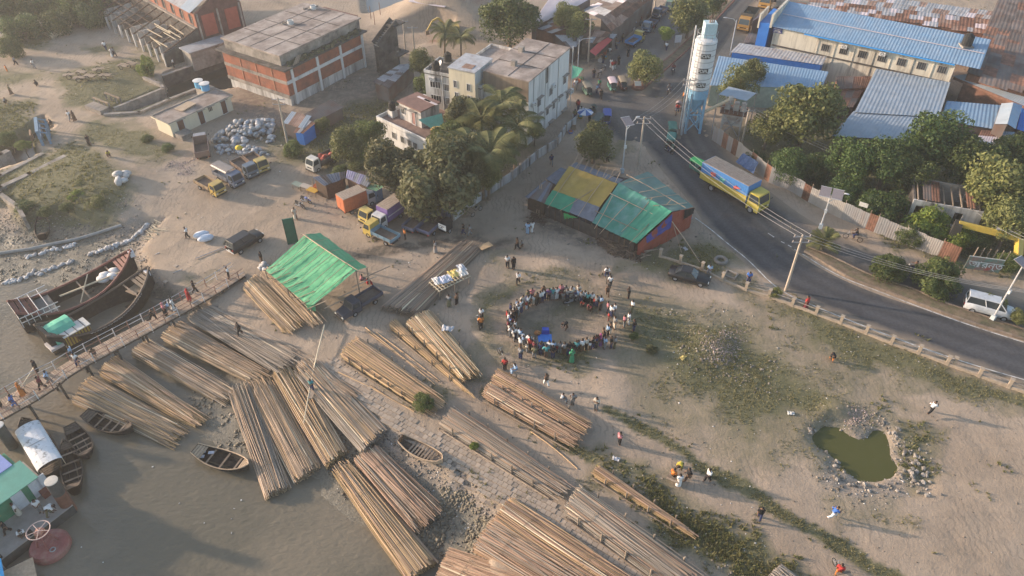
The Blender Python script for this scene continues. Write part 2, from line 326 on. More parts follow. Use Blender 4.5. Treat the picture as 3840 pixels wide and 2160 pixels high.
dark=np.maximum(dark,line_mask([(900,640),(1000,632),(1080,610),(1180,600)],1.1,.85))
red=paint([([(400,70),(470,60),(480,110),(600,180),(660,250),(560,200),(420,110)],.8,1),(Q(2,[(1600,440),(1700,340),(1800,400),(1740,450)]),.8,.5),([(600,240),(740,280),(760,330),(640,300)],.6,1),(Q(2,[(1980,130),(2150,110),(2300,250),(2100,260)]),.8,1)])
pave=paint([([(380,680),(450,640),(560,650),(600,690),(560,760),(440,720)],.6,2),([(740,905),(790,820),(870,900),(960,1000),(1100,1075),(1300,1180),(1430,1290),(1660,1449),(1560,1449),(1290,1255),(1230,1270),(1160,1205),(1060,1130),(860,975)],.7,1)])
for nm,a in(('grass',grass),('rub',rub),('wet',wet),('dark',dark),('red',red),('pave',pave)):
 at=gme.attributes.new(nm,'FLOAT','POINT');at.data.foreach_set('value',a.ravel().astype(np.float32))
def ground_mat():
 m=bpy.data.materials.new('ground_earth');m.use_nodes=True;n=m.node_tree.nodes;l=m.node_tree.links;b=n['Principled BSDF']
 pos=n.new('ShaderNodeNewGeometry').outputs['Position']
 def noise(s,d=8,ro=.62):
  k=n.new('ShaderNodeTexNoise');k.inputs['Scale'].default_value=s;k.inputs['Detail'].default_value=d;k.inputs['Roughness'].default_value=ro;l.new(pos,k.inputs['Vector']);return k.outputs['Fac']
 def rng(x,a,c,lo=0.,hi=1.):
  k=n.new('ShaderNodeMapRange');l.new(x,k.inputs[0]);k.inputs[1].default_value=a;k.inputs[2].default_value=c;k.inputs[3].default_value=lo;k.inputs[4].default_value=hi;return k.outputs[0]
 def mth(op,x,y):
  k=n.new('ShaderNodeMath');k.operation=op
  for i,s in enumerate((x,y)):
   if isinstance(s,(int,float)):k.inputs[i].default_value=s
   else:l.new(s,k.inputs[i])
  return k.outputs[0]
 def mixc(f,a,c):
  k=n.new('ShaderNodeMix');k.data_type='RGBA';l.new(f,k.inputs[0])
  for i,s in((6,a),(7,c)):
   if isinstance(s,tuple):k.inputs[i].default_value=(*s,1)
   else:l.new(s,k.inputs[i])
  return k.outputs[2]
 def attr(a):k=n.new('ShaderNodeAttribute');k.attribute_name=a;return k.outputs['Fac']
 n1,n2,n3,n4=noise(.12),noise(.9),noise(5,6,.7),noise(22,4,.7)
 base=mixc(rng(n1,.35,.65),(.295,.227,.165),(.388,.304,.228))
 base=mixc(rng(n2,.52,.72,0,.55),base,(.22,.18,.14))
 base=mixc(rng(n3,.58,.75,0,.4),base,(.20,.165,.125))
 base=mixc(rng(n4,.62,.72,0,.5),base,(.16,.14,.11))
 wv=n.new('ShaderNodeTexWave');wv.inputs['Scale'].default_value=.55;wv.inputs['Distortion'].default_value=9;wv.inputs['Detail'].default_value=4;wv.inputs['Detail Scale'].default_value=1.3;l.new(pos,wv.inputs['Vector'])
 trk=mth('MULTIPLY',rng(wv.outputs['Fac'],.74,.95),rng(noise(.2,3),.45,.6,0,.5));base=mixc(trk,base,(.19,.155,.12))
 n5=noise(55,3,.75);base=mixc(rng(n5,.6,.74,0,.55),base,(.15,.13,.105));base=mixc(rng(n5,.26,.38,.45,0),base,(.45,.37,.29))
 base=mixc(mth('MULTIPLY',attr('pave'),.6),base,(.33,.265,.20))
 base=mixc(mth('MULTIPLY',attr('red'),rng(n2,.3,.6)),base,(.27,.12,.07))
 # rubble and trampled trash: grey and pale chips
 rubc=mixc(rng(n4,.45,.6),(.15,.125,.10),(.34,.31,.28));rubc=mixc(rng(noise(9,3),.55,.66),rubc,(.42,.36,.32))
 base=mixc(mth('MULTIPLY',attr('rub'),rng(n2,.32,.6)),base,rubc)
 gf=rng(mth('ADD',attr('grass'),mth('ADD',mth('MULTIPLY',n2,.6),mth('MULTIPLY',n3,.35))),.56,1.22,0,.93)
 gc=mixc(rng(n2,.35,.65),(.085,.09,.042),(.135,.128,.065));gc=mixc(rng(n4,.5,.68),gc,(.19,.165,.085))
 base=mixc(gf,base,gc)
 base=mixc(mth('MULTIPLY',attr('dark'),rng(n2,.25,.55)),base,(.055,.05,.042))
 wf=rng(mth('ADD',attr('wet'),mth('MULTIPLY',n2,.5)),.45,1.05)
 base=mixc(wf,base,mixc(rng(n3,.4,.65),(.13,.115,.085),(.21,.185,.14)))
 l.new(base,b.inputs['Base Color'])
 l.new(rng(wf,0,1,.95,.42),b.inputs['Roughness']);b.inputs['Specular IOR Level'].default_value=.25
 bp=n.new('ShaderNodeBump');bp.inputs['Distance'].default_value=.11;bp.inputs['Strength'].default_value=1
 l.new(mth('ADD',mth('ADD',n2,mth('MULTIPLY',n3,.5)),mth('MULTIPLY',n4,.22)),bp.inputs['Height']);l.new(bp.outputs[0],b.inputs['Normal'])
 return m
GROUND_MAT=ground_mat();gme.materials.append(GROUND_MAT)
ground=link(bpy.data.objects.new('ground',gme));kind(ground,'structure');ground['label']='sandy trampled earth with grass, mud bank and rubbish'
fb=MB();
for x0,x1,y0,y1 in((-3000,3000,190,4000),(125,3000,-2000,190)):fb.add([(x0,y0,-.2),(x1,y0,-.2),(x1,y1,-.2),(x0,y1,-.2)],[(0,1,2,3)])
fb.add([(-3000,125,-.2),(-125,125,-.2),(-125,190,-.2),(-3000,190,-.2)],[(0,1,2,3)])
ob=fb.build('far_ground',M('far_earth',(.2,.18,.12),world=True));kind(ob,'structure')
# ---------------------------------------------------------------- water
def water_mat(name,col,rough,ripple,sc=1.6,col2=None):
 m=bpy.data.materials.new(name);m.use_nodes=True;n=m.node_tree.nodes;l=m.node_tree.links;b=n['Principled BSDF']
 pos=n.new('ShaderNodeNewGeometry').outputs['Position']
 mp=n.new('ShaderNodeMapping');mp.inputs['Scale'].default_value=(1,1.7,1);mp.inputs['Rotation'].default_value=(0,0,R(25));l.new(pos,mp.inputs[0])
 k=n.new('ShaderNodeTexNoise');k.inputs['Scale'].default_value=sc;k.inputs['Detail'].default_value=5;l.new(mp.outputs[0],k.inputs['Vector'])
 bp=n.new('ShaderNodeBump');bp.inputs['Distance'].default_value=ripple;l.new(k.outputs['Fac'],bp.inputs['Height']);l.new(bp.outputs[0],b.inputs['Normal'])
 k2=n.new('ShaderNodeTexNoise');k2.inputs['Scale'].default_value=.11;k2.inputs['Detail'].default_value=5;l.new(pos,k2.inputs['Vector'])
 mr=n.new('ShaderNodeMapRange');mr.inputs[1].default_value=.42;mr.inputs[2].default_value=.6;l.new(k2.outputs['Fac'],mr.inputs[0])
 mx=n.new('ShaderNodeMix');mx.data_type='RGBA';l.new(mr.outputs[0],mx.inputs[0]);mx.inputs[6].default_value=(*col,1);mx.inputs[7].default_value=(*(col2 or col),1);l.new(mx.outputs[2],b.inputs['Base Color'])
 b.inputs['Roughness'].default_value=rough;b.inputs['IOR'].default_value=1.33;b.inputs['Specular IOR Level'].default_value=.5;return m
wb=MB();wb.add([(-1500,-1500,WZ),(60,-1500,WZ),(60,124,WZ),(-1500,124,WZ)],[(0,1,2,3)])
ob=wb.build('river',water_mat('river_water',(.13,.115,.083),.11,.07,1.7,(.185,.155,.11)));kind(ob,'structure')
def flat(name,pts,z,mat):
 mb=MB();mb.add([(a,b,z)for a,b in pts],[tuple(range(len(pts)))]);ob=mb.build(name,mat);kind(ob,'structure');return ob
flat('green_pond',xy(Q(16,[(380,120),(480,-120),(900,-190),(1250,-60),(1420,300),(1350,520),(900,560),(640,330)]),-.4),-.42,water_mat('algae_water',(.075,.075,.02),.16,.01,3))
flat('canal_water',CANAL[1],-1.5,water_mat('black_water',(.03,.03,.024),.12,.008,3))
flat('canal_water',CANAL[0],-1.75,water_mat('brown_canal_water',(.11,.085,.06),.2,.01,3))
flat('far_pond',FARPOND,-.75,water_mat('grey_pond',(.12,.12,.115),.15,.01,2))
# ---------------------------------------------------------------- roads
def road_mat(name,col,dusty):
 m=bpy.data.materials.new(name);m.use_nodes=True;n=m.node_tree.nodes;l=m.node_tree.links;b=n['Principled BSDF']
 pos=n.new('ShaderNodeNewGeometry').outputs['Position'];at=n.new('ShaderNodeAttribute');at.attribute_name='edge'
 def noise(s,d=7):
  k=n.new('ShaderNodeTexNoise');k.inputs['Scale'].default_value=s;k.inputs['Detail'].default_value=d;k.inputs['Roughness'].default_value=.65;l.new(pos,k.inputs['Vector']);return k.outputs['Fac']
 a=n.new('ShaderNodeMath');a.operation='MULTIPLY_ADD';l.new(noise(.35),a.inputs[0]);a.inputs[1].default_value=1.1;l.new(at.outputs['Fac'],a.inputs[2])
 r=n.new('ShaderNodeMapRange');l.new(a.outputs[0],r.inputs[0]);r.inputs[1].default_value=.95-dusty;r.inputs[2].default_value=1.75-dusty*.6;r.inputs[4].default_value=.95
 mx=n.new('ShaderNodeMix');mx.data_type='RGBA';l.new(r.outputs[0],mx.inputs[0])
 r2=n.new('ShaderNodeMapRange');l.new(noise(3),r2.inputs[0]);r2.inputs[1].default_value=.3;r2.inputs[2].default_value=.7;r2.inputs[3].default_value=.8;r2.inputs[4].default_value=1.25
 sc=n.new('ShaderNodeVectorMath');sc.operation='SCALE';sc.inputs[0].default_value=col;l.new(r2.outputs[0],sc.inputs['Scale']);
 ax=n.new('ShaderNodeAttribute');ax.attribute_name='across';sn=n.new('ShaderNodeMath');sn.operation='MULTIPLY_ADD';l.new(ax.outputs['Fac'],sn.inputs[0]);sn.inputs[1].default_value=19;l.new(noise(.25,3),sn.inputs[2]);s2=n.new('ShaderNodeMath');s2.operation='SINE';l.new(sn.outputs[0],s2.inputs[0])
 vo=n.new('ShaderNodeTexVoronoi');vo.inputs['Scale'].default_value=.16;l.new(pos,vo.inputs['Vector']);sp=n.new('ShaderNodeSeparateColor');l.new(vo.outputs['Color'],sp.inputs[0])
 k1=n.new('ShaderNodeMath');k1.operation='MULTIPLY_ADD';l.new(s2.outputs[0],k1.inputs[0]);k1.inputs[1].default_value=.13;k1.inputs[2].default_value=.9;k2=n.new('ShaderNodeMath');k2.operation='MULTIPLY_ADD';l.new(sp.outputs[0],k2.inputs[0]);k2.inputs[1].default_value=.28;l.new(k1.outputs[0],k2.inputs[2])
 s3=n.new('ShaderNodeVectorMath');s3.operation='SCALE';l.new(sc.outputs[0],s3.inputs[0]);l.new(k2.outputs[0],s3.inputs['Scale']);l.new(s3.outputs[0],mx.inputs[6]);mx.inputs[7].default_value=(.26,.205,.15,1)
 l.new(mx.outputs[2],b.inputs['Base Color']);b.inputs['Roughness'].default_value=.82;b.inputs['Specular IOR Level'].default_value=.25
 bp=n.new('ShaderNodeBump');bp.inputs['Distance'].default_value=.015;l.new(noise(14,4),bp.inputs['Height']);l.new(bp.outputs[0],b.inputs['Normal']);return m
def resample(pts,n):
 pts=[Vector((p[0],p[1],0))for p in pts];L=[0]
 for a,b in zip(pts,pts[1:]):L.append(L[-1]+(b-a).length)
 out=[]
 for i in range(n):
  t=L[-1]*i/(n-1);j=max(k for k in range(len(L))if L[k]<=t+1e-9);j=min(j,len(pts)-2);out.append(pts[j].lerp(pts[j+1],(t-L[j])/(L[j+1]-L[j]+1e-9)))
 return out
def smooth(pts,k=2):
 for _ in range(k):
  out=[pts[0]]
  for a,b in zip(pts,pts[1:]):out+=[(a[0]*.75+b[0]*.25,a[1]*.75+b[1]*.25),(a[0]*.25+b[0]*.75,a[1]*.25+b[1]*.75)]
  pts=out+[pts[-1]]
 return pts
def ribbon(name,left,right,z,mat,n=60,k=17,el=1.,er=1.,w=.22):
 A=resample(smooth(left),n);B=resample(smooth(right),n);v=[];e=[];ac=[]
 for a,b in zip(A,B):
  for j in range(k):
   t=j/(k-1);p=a.lerp(b,t);v.append((p.x,p.y,z));e.append(max(el*max(0,1-t/w),er*max(0,1-(1-t)/w)));ac.append(t)
 ii=(np.arange(n-1)[:,None]*k+np.arange(k-1)[None,:]).ravel();me=mesh_np(name,v,np.stack([ii,ii+1,ii+k+1,ii+k],1))
 at=me.attributes.new('edge','FLOAT','POINT');at.data.foreach_set('value',np.array(e,np.float32));at=me.attributes.new('across','FLOAT','POINT');at.data.foreach_set('value',np.array(ac,np.float32));me.materials.append(mat);ob=link(bpy.data.objects.new(name,me));kind(ob,'structure');return ob
ASPH=road_mat('asphalt',(.06,.06,.064),.28);ASPH2=road_mat('dusty_asphalt',(.085,.08,.076),.2)
NEAR_E=xy([(1500,300),(1600,345),(1665,430),(1725,495),(1785,580),(1850,645),(1950,722),(2100,790),(2300,862),(2720,1022)])
NEAR_I=xy([(1690,250),(1745,390),(1860,520),(1990,628),(2060,676),(2190,737),(2400,802),(2720,912)])
FAR_I=xy([(1680,270),(1740,395),(1860,525),(1990,632),(2075,655),(2200,706),(2400,776),(2720,885)]);FAR_E=xy([(1740,240),(1850,410),(2000,535),(2120,600),(2240,645),(2420,705),(2720,800)])
ribbon('road',NEAR_E,NEAR_I,.03,ASPH,er=.35);ribbon('road',FAR_I,FAR_E,.018,ASPH2,el=.3,er=1.2,w=.35)
MED2=Q(3,[(1290,890),(1560,640),(1800,420),(2220,0),(2400,-180)])
ribbon('road',xy(Q(3,[(2480,-200),(2240,0),(1840,420),(1600,640),(1330,900),(1200,1100)])),xy(Q(3,[(2700,-220),(2440,0),(2150,430),(1900,800),(1760,1100),(1690,1360)])),.024,ASPH2,er=.9)
ribbon('road',xy(Q(3,[(1750,-160),(1540,20),(1330,220),(1020,480),(740,700),(600,900),(610,1000),(900,1250)])),xy(Q(3,[(2260,-160),(2130,0),(1800,320),(1560,560),(1240,850),(1300,950),(1500,1050),(1650,1300)])),.036,road_mat('market_asphalt',(.115,.105,.096),.25))
ribbon('road',xy(Q(3,[(600,920),(800,1250),(1050,1449)])),xy(Q(3,[(1720,1000),(1690,1200),(1700,1400)])),.042,ASPH2,el=1.2,er=.8)
# painted edge lines
WPAINT=M('road_paint',(.62,.6,.56),.8,var=.3,scale=3,stain=(.2,.17,.14),sthr=.56,sscale=1.2)
def strip(pts,w,z,name='road_marking',mat=WPAINT):
 pts=smooth(pts,2);mb=MB()
 for a,b in zip(pts,pts[1:]):
  d=Vector((b[0]-a[0],b[1]-a[1],0)).normalized();nn=Vector((-d.y,d.x,0))*w/2;mb.add([(a[0]-nn.x,a[1]-nn.y,z),(b[0]-nn.x,b[1]-nn.y,z),(b[0]+nn.x,b[1]+nn.y,z),(a[0]+nn.x,a[1]+nn.y,z)],[(0,1,2,3)])
 return kind(mb.build(name,mat),'structure')
strip(xy(Q(7,[(1840,745),(2000,860),(2200,1030),(2380,1170)])+Q(12,[(100,30),(500,200),(1000,400),(1500,590),(2130,800),(2700,960)])),.13,.05)
strip(xy(Q(8,[(345,1110),(600,1270),(800,1370),(1020,1449)])+Q(12,[(1400,150),(2000,370),(2700,590)])),.13,.05)
for a,b in(((0,900),(60,940)),((130,985),(165,1000)),((200,1020),(235,1040)),((265,1063),(300,1082))):strip(xy(Q(8,[a,b])),.13,.05)
# ================================================================ buildings
CONC=M('dirty_concrete',(.30,.265,.23),var=.3,scale=.8,stain=(.11,.10,.09),sthr=.56,sscale=.35,bump=.02)
CONC_R=M('roof_concrete',(.36,.30,.26),var=.3,scale=.5,stain=(.17,.13,.11),sthr=.54,sscale=.3,bump=.02)
CONC_D=M('black_mould_concrete',(.12,.105,.095),var=.4,scale=.9,stain=(.05,.045,.04),sthr=.5,sscale=.6)
BRICK=M('red_brick',(.30,.105,.062),var=.2,scale=1.2,stain=(.17,.085,.06),sthr=.56,sscale=.5)
WHITEW=M('grimy_whitewash',(.60,.59,.57),var=.12,scale=1.3,stain=(.20,.19,.18),sthr=.63,sscale=.55,streak=True)
WHITEW2=M('mouldy_whitewash',(.55,.53,.50),var=.2,scale=1.2,stain=(.13,.12,.11),sthr=.55,sscale=.8,streak=True)
CREAM=M('cream_plaster',(.62,.55,.41),var=.08,scale=1,stain=(.33,.29,.22),sthr=.68,sscale=.5,streak=True)
CREAM2=M('stained_cream_plaster',(.60,.55,.45),var=.12,scale=1.2,stain=(.16,.13,.11),sthr=.6,sscale=.9,streak=True)
BRWALL=M('brown_stained_wall',(.20,.155,.115),var=.25,scale=1,streak=True)
RUST=M('rust_sheet',(.24,.12,.08),var=.3,scale=1.5,stain=(.14,.075,.05),sthr=.5,sscale=.8,rand=.25)
RUSTL=M('pale_rust_sheet',(.33,.22,.175),var=.25,scale=1.5,stain=(.2,.11,.07),sthr=.52,sscale=.8,rand=.2)
TIN=M('weathered_tin',(.34,.34,.35),.6,var=.2,scale=1.5,stain=(.22,.16,.13),sthr=.62,sscale=.8,metal=.15,rand=.2)
TIND=M('dark_tin',(.15,.13,.12),.7,var=.3,scale=1.2,stain=(.10,.06,.045),sthr=.52,sscale=.6,rand=.25)
TINW=M('pinkish_white_tin',(.56,.49,.50),.6,var=.1,scale=.8,metal=.1,rand=.08)
BLUE=M('blue_sheet',(.19,.305,.43),.5,var=.1,scale=.8,stain=(.25,.33,.42),sthr=.55,sscale=.5,metal=.1)
BLUEG=M('faded_blue_sheet',(.275,.33,.385),.5,var=.14,scale=.7,stain=(.32,.35,.38),sthr=.55,sscale=.4,metal=.15)
BLUES=M('strong_blue_paint',(.03,.16,.50),.5,var=.12,scale=1)
GLASS=M('dark_window',(.03,.035,.04),.15,var=.3,scale=2,spec=.6)
DWOOD=M('dark_wood',(.09,.06,.042),var=.35,scale=4,rand=.25)
WOOD=M('grey_wood',(.27,.21,.155),var=.3,scale=4,rand=.3)
PALEW=M('pale_timber',(.50,.42,.30),var=.2,scale=4,rand=.2)
BRDOOR=M('brown_door',(.10,.045,.035),.6,var=.15)
STEEL=M('grey_steel',(.33,.33,.34),.5,var=.15,metal=.4)
BLACK=M('black_rubber',(.022,.022,.022),.8,var=.2)
GALV=M('galvanised_pole',(.52,.52,.52),.45,var=.12,metal=.2)
def fbox(mb,F,s0,s1,z0,z1,d0,d1,off=0.):  # box on a face; d outward
 if F=='u':return mb.box(((s0+s1)/2,off-(d0+d1)/2,(z0+z1)/2),(s1-s0,abs(d1-d0),z1-z0))
 return mb.box((off-(d0+d1)/2,(s0+s1)/2,(z0+z1)/2),(abs(d1-d0),s1-s0,z1-z0))
def window(par,F,s,z,w,h,off=0.,shade=False,fm=None,pm_=None,name='window',bars=1):
 mb=MB();t=.07
 for a in((s-w/2,s-w/2+t,z-h/2,z+h/2),(s+w/2-t,s+w/2,z-h/2,z+h/2),(s-w/2+t,s+w/2-t,z-h/2,z-h/2+t),(s-w/2+t,s+w/2-t,z+h/2-t,z+h/2)):fbox(mb,F,*a,-.05,.06,off)
 for i in range(bars):
  c=s-w/2+w*(i+1)/(bars+1);fbox(mb,F,c-.02,c+.02,z-h/2+t,z+h/2-t,-.05,.045,off)
 wi=mb.build(name,fm or WHITEW,par)
 fbox(p:=MB(),F,s-w/2+t,s+w/2-t,z-h/2+t,z+h/2-t,-.05,.02,off);p.build('pane' if name=='window' else 'door_leaf',pm_ or GLASS,wi)
 if shade:
  fbox(k:=MB(),F,s-w/2-.2,s+w/2+.2,z+h/2+.12,z+h/2+.2,-.02,.5,off);k.build('sunshade',CONC,wi)
 return wi
def boxp(name,par,a0,a1,b0,b1,z0,z1,mat):
 return MB().box(((a0+a1)/2,(b0+b1)/2,(z0+z1)/2),(a1-a0,b1-b0,z1-z0)).build(name,mat,par)
def parapet(par,a0,a1,b0,b1,z,h,t,mat,name='parapet'):
 mb=MB()
 mb.box(((a0+a1)/2,b0+t/2,z+h/2),(a1-a0,t,h));mb.box(((a0+a1)/2,b1-t/2,z+h/2),(a1-a0,t,h));mb.box((a0+t/2,(b0+b1)/2,z+h/2),(t,b1-b0-2*t,h));mb.box((a1-t/2,(b0+b1)/2,z+h/2),(t,b1-b0-2*t,h))
 return mb.build(name,mat,par)
def water_tank(par,c,r=.55,h=1.2,mat=None,name='water_tank'):
 return MB().lathe([(r,0),(r,h*.25),(r*1.03,h*.27),(r,h*.3),(r,h*.6),(r*1.03,h*.62),(r,h*.65),(r,h*.8),(r*.6,h*.95),(r*.35,h),(r*.33,h*1.05),(.01,h*1.06)],14,c).build(name,mat or BLACK,par,smooth=False)
def acunit(par,F,s,z,off):
 a=fbox(MB(),F,s-.45,s+.45,z-.3,z+.3,.1,.45,off).build('air_conditioner',Mc((.6,.58,.55)),par)
 mb=MB();mb.torus((s,off-.46,z)if F=='u' else(off-.46,s,z),.2,.03,12,5,'y' if F=='u' else 'x');mb.build('fan_grille',BLACK,a);return a
def sheets(par,A,B,C,D,nu,nv,mats,pitch=.28,amp=.03,name='roof_sheet',lift=.02,jit=.06):
 A,B,C,D=map(Vector,(A,B,C,D));nn=(B-A).cross(D-A).normalized();nn=nn if nn.z>=0 else-nn
 pt=lambda s,t:A.lerp(B,s).lerp(D.lerp(C,s),t)
 for i in range(nu):
  for j in range(nv):
   e=nn*(lift*((i+j)%2)+.012*j+random.uniform(0,.01));x=.004;t1=min(1,(j+1)/nv+(.03 if j<nv-1 else random.uniform(-jit,jit)*.5))
   if j==nv-1:t1=1+random.uniform(-jit,jit)
   MB().corr(pt(i/nu-x,j/nv)+e,pt((i+1)/nu+x,j/nv)+e,pt((i+1)/nu+x,t1)+e,pt(i/nu-x,t1)+e,pitch,amp).build(name,random.choice(mats),par)
def shed(name,label,cat,px,zs,roof,wall,nu=0,nv=1,z0=-.3,inset=.25,pitch=.3,amp=.035,group=None,walls=True):
 W4=[P(p,z)for p,z in zip(px,zs)];c=sum(W4,Vector())/4;t=thing(name,label,cat,(c.x,c.y,0),0,group);L=[w-Vector((c.x,c.y,0))for w in W4]
 if nu:sheets(t,*L,nu,nv,roof if isinstance(roof,list)else[roof],pitch,amp)
 else:MB().corr(*L,pitch,amp).build('roof',roof,t)
 if walls:
  cc=sum(L,Vector())/4;I=[w+(Vector((cc.x,cc.y,w.z))-w).normalized()*inset for w in L];base=[Vector((w.x,w.y,z0))for w in I];top=[Vector((w.x,w.y,w.z-.08))for w in I]
  MB().hexa(base+top).build('wall',wall,t)
 return t,L
# ---- red brick warehouse --------------------------------------------------
hc=hgt(q(2,365,1115),q(2,290,740));fr=Fr(q(2,285,725),q(2,1100,310),q(1,2180,490),hc)
t=fr.thing('warehouse','red brick warehouse with white concrete bands and a flat concrete roof','building')
U,V=fr.U,fr.V;ov=.7;z1=1.55
boxp('wall',t,ov,U-ov,ov,V-ov,1.6,hc-.1,BRICK);boxp('plinth',t,ov+.15,U-ov-.15,ov+.15,V-ov-.15,-.3,1.6,WHITEW2)
boxp('canopy',t,0,U,0,V,hc-.1,hc+.12,CONC_D)
for x in(345,598,828,1045):
 s,z=fr.hu(q(2,x+20,760-(x-345)*.5),ov);fbox(MB(),'u',s-.22,s+.22,-.2,hc-.1,0,.14,ov).build('column',WHITEW,t)
s0,zb=fr.hu(q(2,480,760),ov);zb=3.9*hc/6.2
fbox(MB(),'u',ov,U-ov,zb-.25,zb+.25,0,.10,ov).build('band',WHITEW,t);fbox(MB(),'v',ov,V-ov,zb-.3,zb+.2,0,.1,ov).build('band',CONC,t)
fbox(MB(),'v',ov,V-ov,1.2,1.75,0,.12,ov).build('ledge',CONC,t)
for k in(.22,.47,.72):fbox(MB(),'v',ov+k*(V-2*ov)-.1,ov+k*(V-2*ov)+.1,1.75,hc-.1,0,.06,ov).build('rib',M('brick_rib',(.33,.16,.1)),t)
a0,b0=fr.ht(q(2,255,665),hc+.12);hr=hgt(q(2,255,665),q(2,240,560),hc+.12)
a1=fr.ht(q(2,1020,180),hr)[0];b1=fr.ht(q(1,2250,380),hr)[1]
ub=boxp('upper_wall',t,a0,a1,b0,b1,hc+.12,hr-.12,CONC);boxp('roof',t,a0-.25,a1+.25,b0-.25,b1+.3,hr-.12,hr+.1,CONC_R)
for k in range(1,4):
 a=a0+(a1-a0)*k/4;boxp('roof_joint',t,a-.07,a+.07,b0,b1,hr+.1,hr+.14,CONC_D)
 b=b0+(b1-b0)*k/4;boxp('roof_joint',t,a0,a1,b-.05,b+.05,hr+.1,hr+.13,CONC_D)
for px in(q(2,350,245),q(2,580,95)):
 a,b=fr.ht(px,hr);MB().lathe([(.5,0),(.5,.55),(.42,.55),(.42,.1)],14,(a,b,hr+.1)).build('vent_pipe',WHITEW,t)
 for k in range(5):MB().box((a+random.uniform(-1,1.5),b+random.uniform(.2,1.4),hr+.2),(.6,.35,.2),random.random()*3).build('roof_rubble',CONC,t)
bu=MB()
for k in range(140):
 s=random.uniform(a0+.5,a1-1);h_=random.uniform(.1,.35);b=random.uniform(.15,max(.3,b0-.1));bu.blob((s,b,hc+.12+h_*.3),(random.uniform(.15,.4),.2,h_),5,4,.4)
kind(bu.build('roof_weeds',M('dry_weeds',(.10,.095,.05),var=.4,scale=5,isl=.3),t),'stuff')
for k in range(5):MB().beam((a0+1+k*.25,.2,hc+.2),(a0+2.6+k*.2,.9,hc+.9),.09).build('leaning_plank',WOOD,t)
# stair tower at the far end
for(p0,z_0,p1,z_1)in((q(2,1210,480),4.4,q(2,1390,235),hr-.3),(q(2,1250,740),.5,q(2,1430,530),4.2)):
 A=P(p0,z_0)-fr.O;B=P(p1,z_1)-fr.O;A=Vector((A.dot(fr.u),A.dot(fr.v),A.z));B=Vector((B.dot(fr.u),B.dot(fr.v),B.z))
 fl=MB().beam(A,B,1.5,.25).build('stair_flight',CONC_D,t)
 d=(B-A);sd_=Vector((d.y,-d.x,0)).normalized()*.75
 for sg in(1,-1):MB().beam(A+sd_*sg+Vector((0,0,.5)),B+sd_*sg+Vector((0,0,.5)),.12,.9).build('stair_parapet',CONC_D,fl)
 dn_=Vector((0,0,1));lo=lambda p:Vector((p.x,p.y,-.2));MB().hexa([lo(A-sd_*.8),lo(B-sd_*.8),lo(B+sd_*.8),lo(A+sd_*.8),A-sd_*.8-dn_*.1,B-sd_*.8-dn_*.1,B+sd_*.8-dn_*.1,A+sd_*.8-dn_*.1]).build('stair_support',CONC_D,fl)
 for k in range(12):pk=A.lerp(B,(k+.5)/12);MB().box(pk+Vector((0,0,.2)),(.32,1.3,.12),math.atan2(d.y,d.x)).build('step',CONC,fl)
 boxp('landing',t,B.x-1,B.x+1.6,B.y-1,B.y+1,B.z-.2,B.z,CONC_D)
boxp('stair_tower',t,U-.6,U+2.2,V*.25,V*.75,-.3,hr-.6,M('rusty_red_wall',(.20,.10,.075),var=.3,stain=(.1,.08,.07),streak=True))
for px in(q(2,1190,190),q(2,1245,90),q(2,1150,130)):
 w=P(px,hr)-fr.O;MB().tube((w.dot(fr.u),w.dot(fr.v),hr-1),(w.dot(fr.u),w.dot(fr.v),hr+1.1),.05).build('roof_post',RUST,t)
# lean-to at the foot of the brick warehouse
shed('lean_to','low brown lean-to roof at the foot of the white banded brick wall','shed',[q(2,480,1150),q(2,760,1000),q(2,880,1080),q(2,560,1250)],[2.4,2.4,1.9,1.9],TIND,TIND)
shed('hut','hut with patched tin and rust roof by the rubbish sacks','hut',[q(2,360,1120),q(2,560,1170),q(2,480,1290),q(2,270,1240)],[2.3,2.3,2.1,2.1],[TIN,RUSTL,BLUEG],TIND,4,1)
shed('hut','blue walled tin hut below the brick warehouse','hut',[q(2,480,1190),q(2,600,1240),q(2,470,1350),q(2,380,1330)],[2.2,2.2,1.9,1.9],[RUST,TIN],BLUES,3,1)
# ---- cream single-storey building ----------------------------------------
h=hgt(q(1,1735,1405),q(1,1695,1260));fr=Fr(q(1,1695,1258),q(1,2345,965),q(1,1530,1180),h)
t=fr.thing('pump_house','cream single-storey building with brown doors and a flat roof','building');U,V=fr.U,max(fr.V,4.2)
boxp('wall',t,.35,U-.3,.35,V-.3,-.3,h-.12,CREAM);boxp('roof',t,0,U,0,V,h-.12,h+.05,CREAM);boxp('roof_deck',t,.25,U-.25,.25,V-.25,h+.05,h+.09,CONC_R);parapet(t,0,U,0,V,h+.05,.14,.2,CONC)
for x,y,w in((1840,1320,1.15),(2040,1225,1.0),(2265,1120,1.0)):
 s,z=fr.hu(q(1,x,y),.35);window(t,'u',s,1.05,w,2.1,.35,True,WHITEW,BRDOOR,'door',0)
s,z=fr.hu(q(1,2130,1150),.35);window(t,'u',s,1.7,.8,.8,.35,True,CREAM,GLASS,bars=2)
a,b=fr.ht(q(1,1865,1065),h+.4);MB().box((a,b,h+.35),(2.6,1.6,.1),.15).build('roof_hatch',M('tan_board',(.42,.32,.22)),t)
for px,lb in((q(1,2000,850),'blue drum tank with white lid on the annex edge above the canal'),(q(1,2065,880),'blue drum tank with white lid nearer the cream pump house roof')):
 w=P(px,h+.7);tk=thing('blue_water_tank',lb,'tank',(w.x,w.y,h+.31),0,'blue tanks on the annex')
 MB().lathe([(.62,0),(.62,.9),(.5,1)],12).build('drum',Mc((.12,.36,.58)),tk);MB().lathe([(.75,1),(.78,1.08),(.01,1.15)],12).build('lid',Mc((.6,.6,.58)),tk)
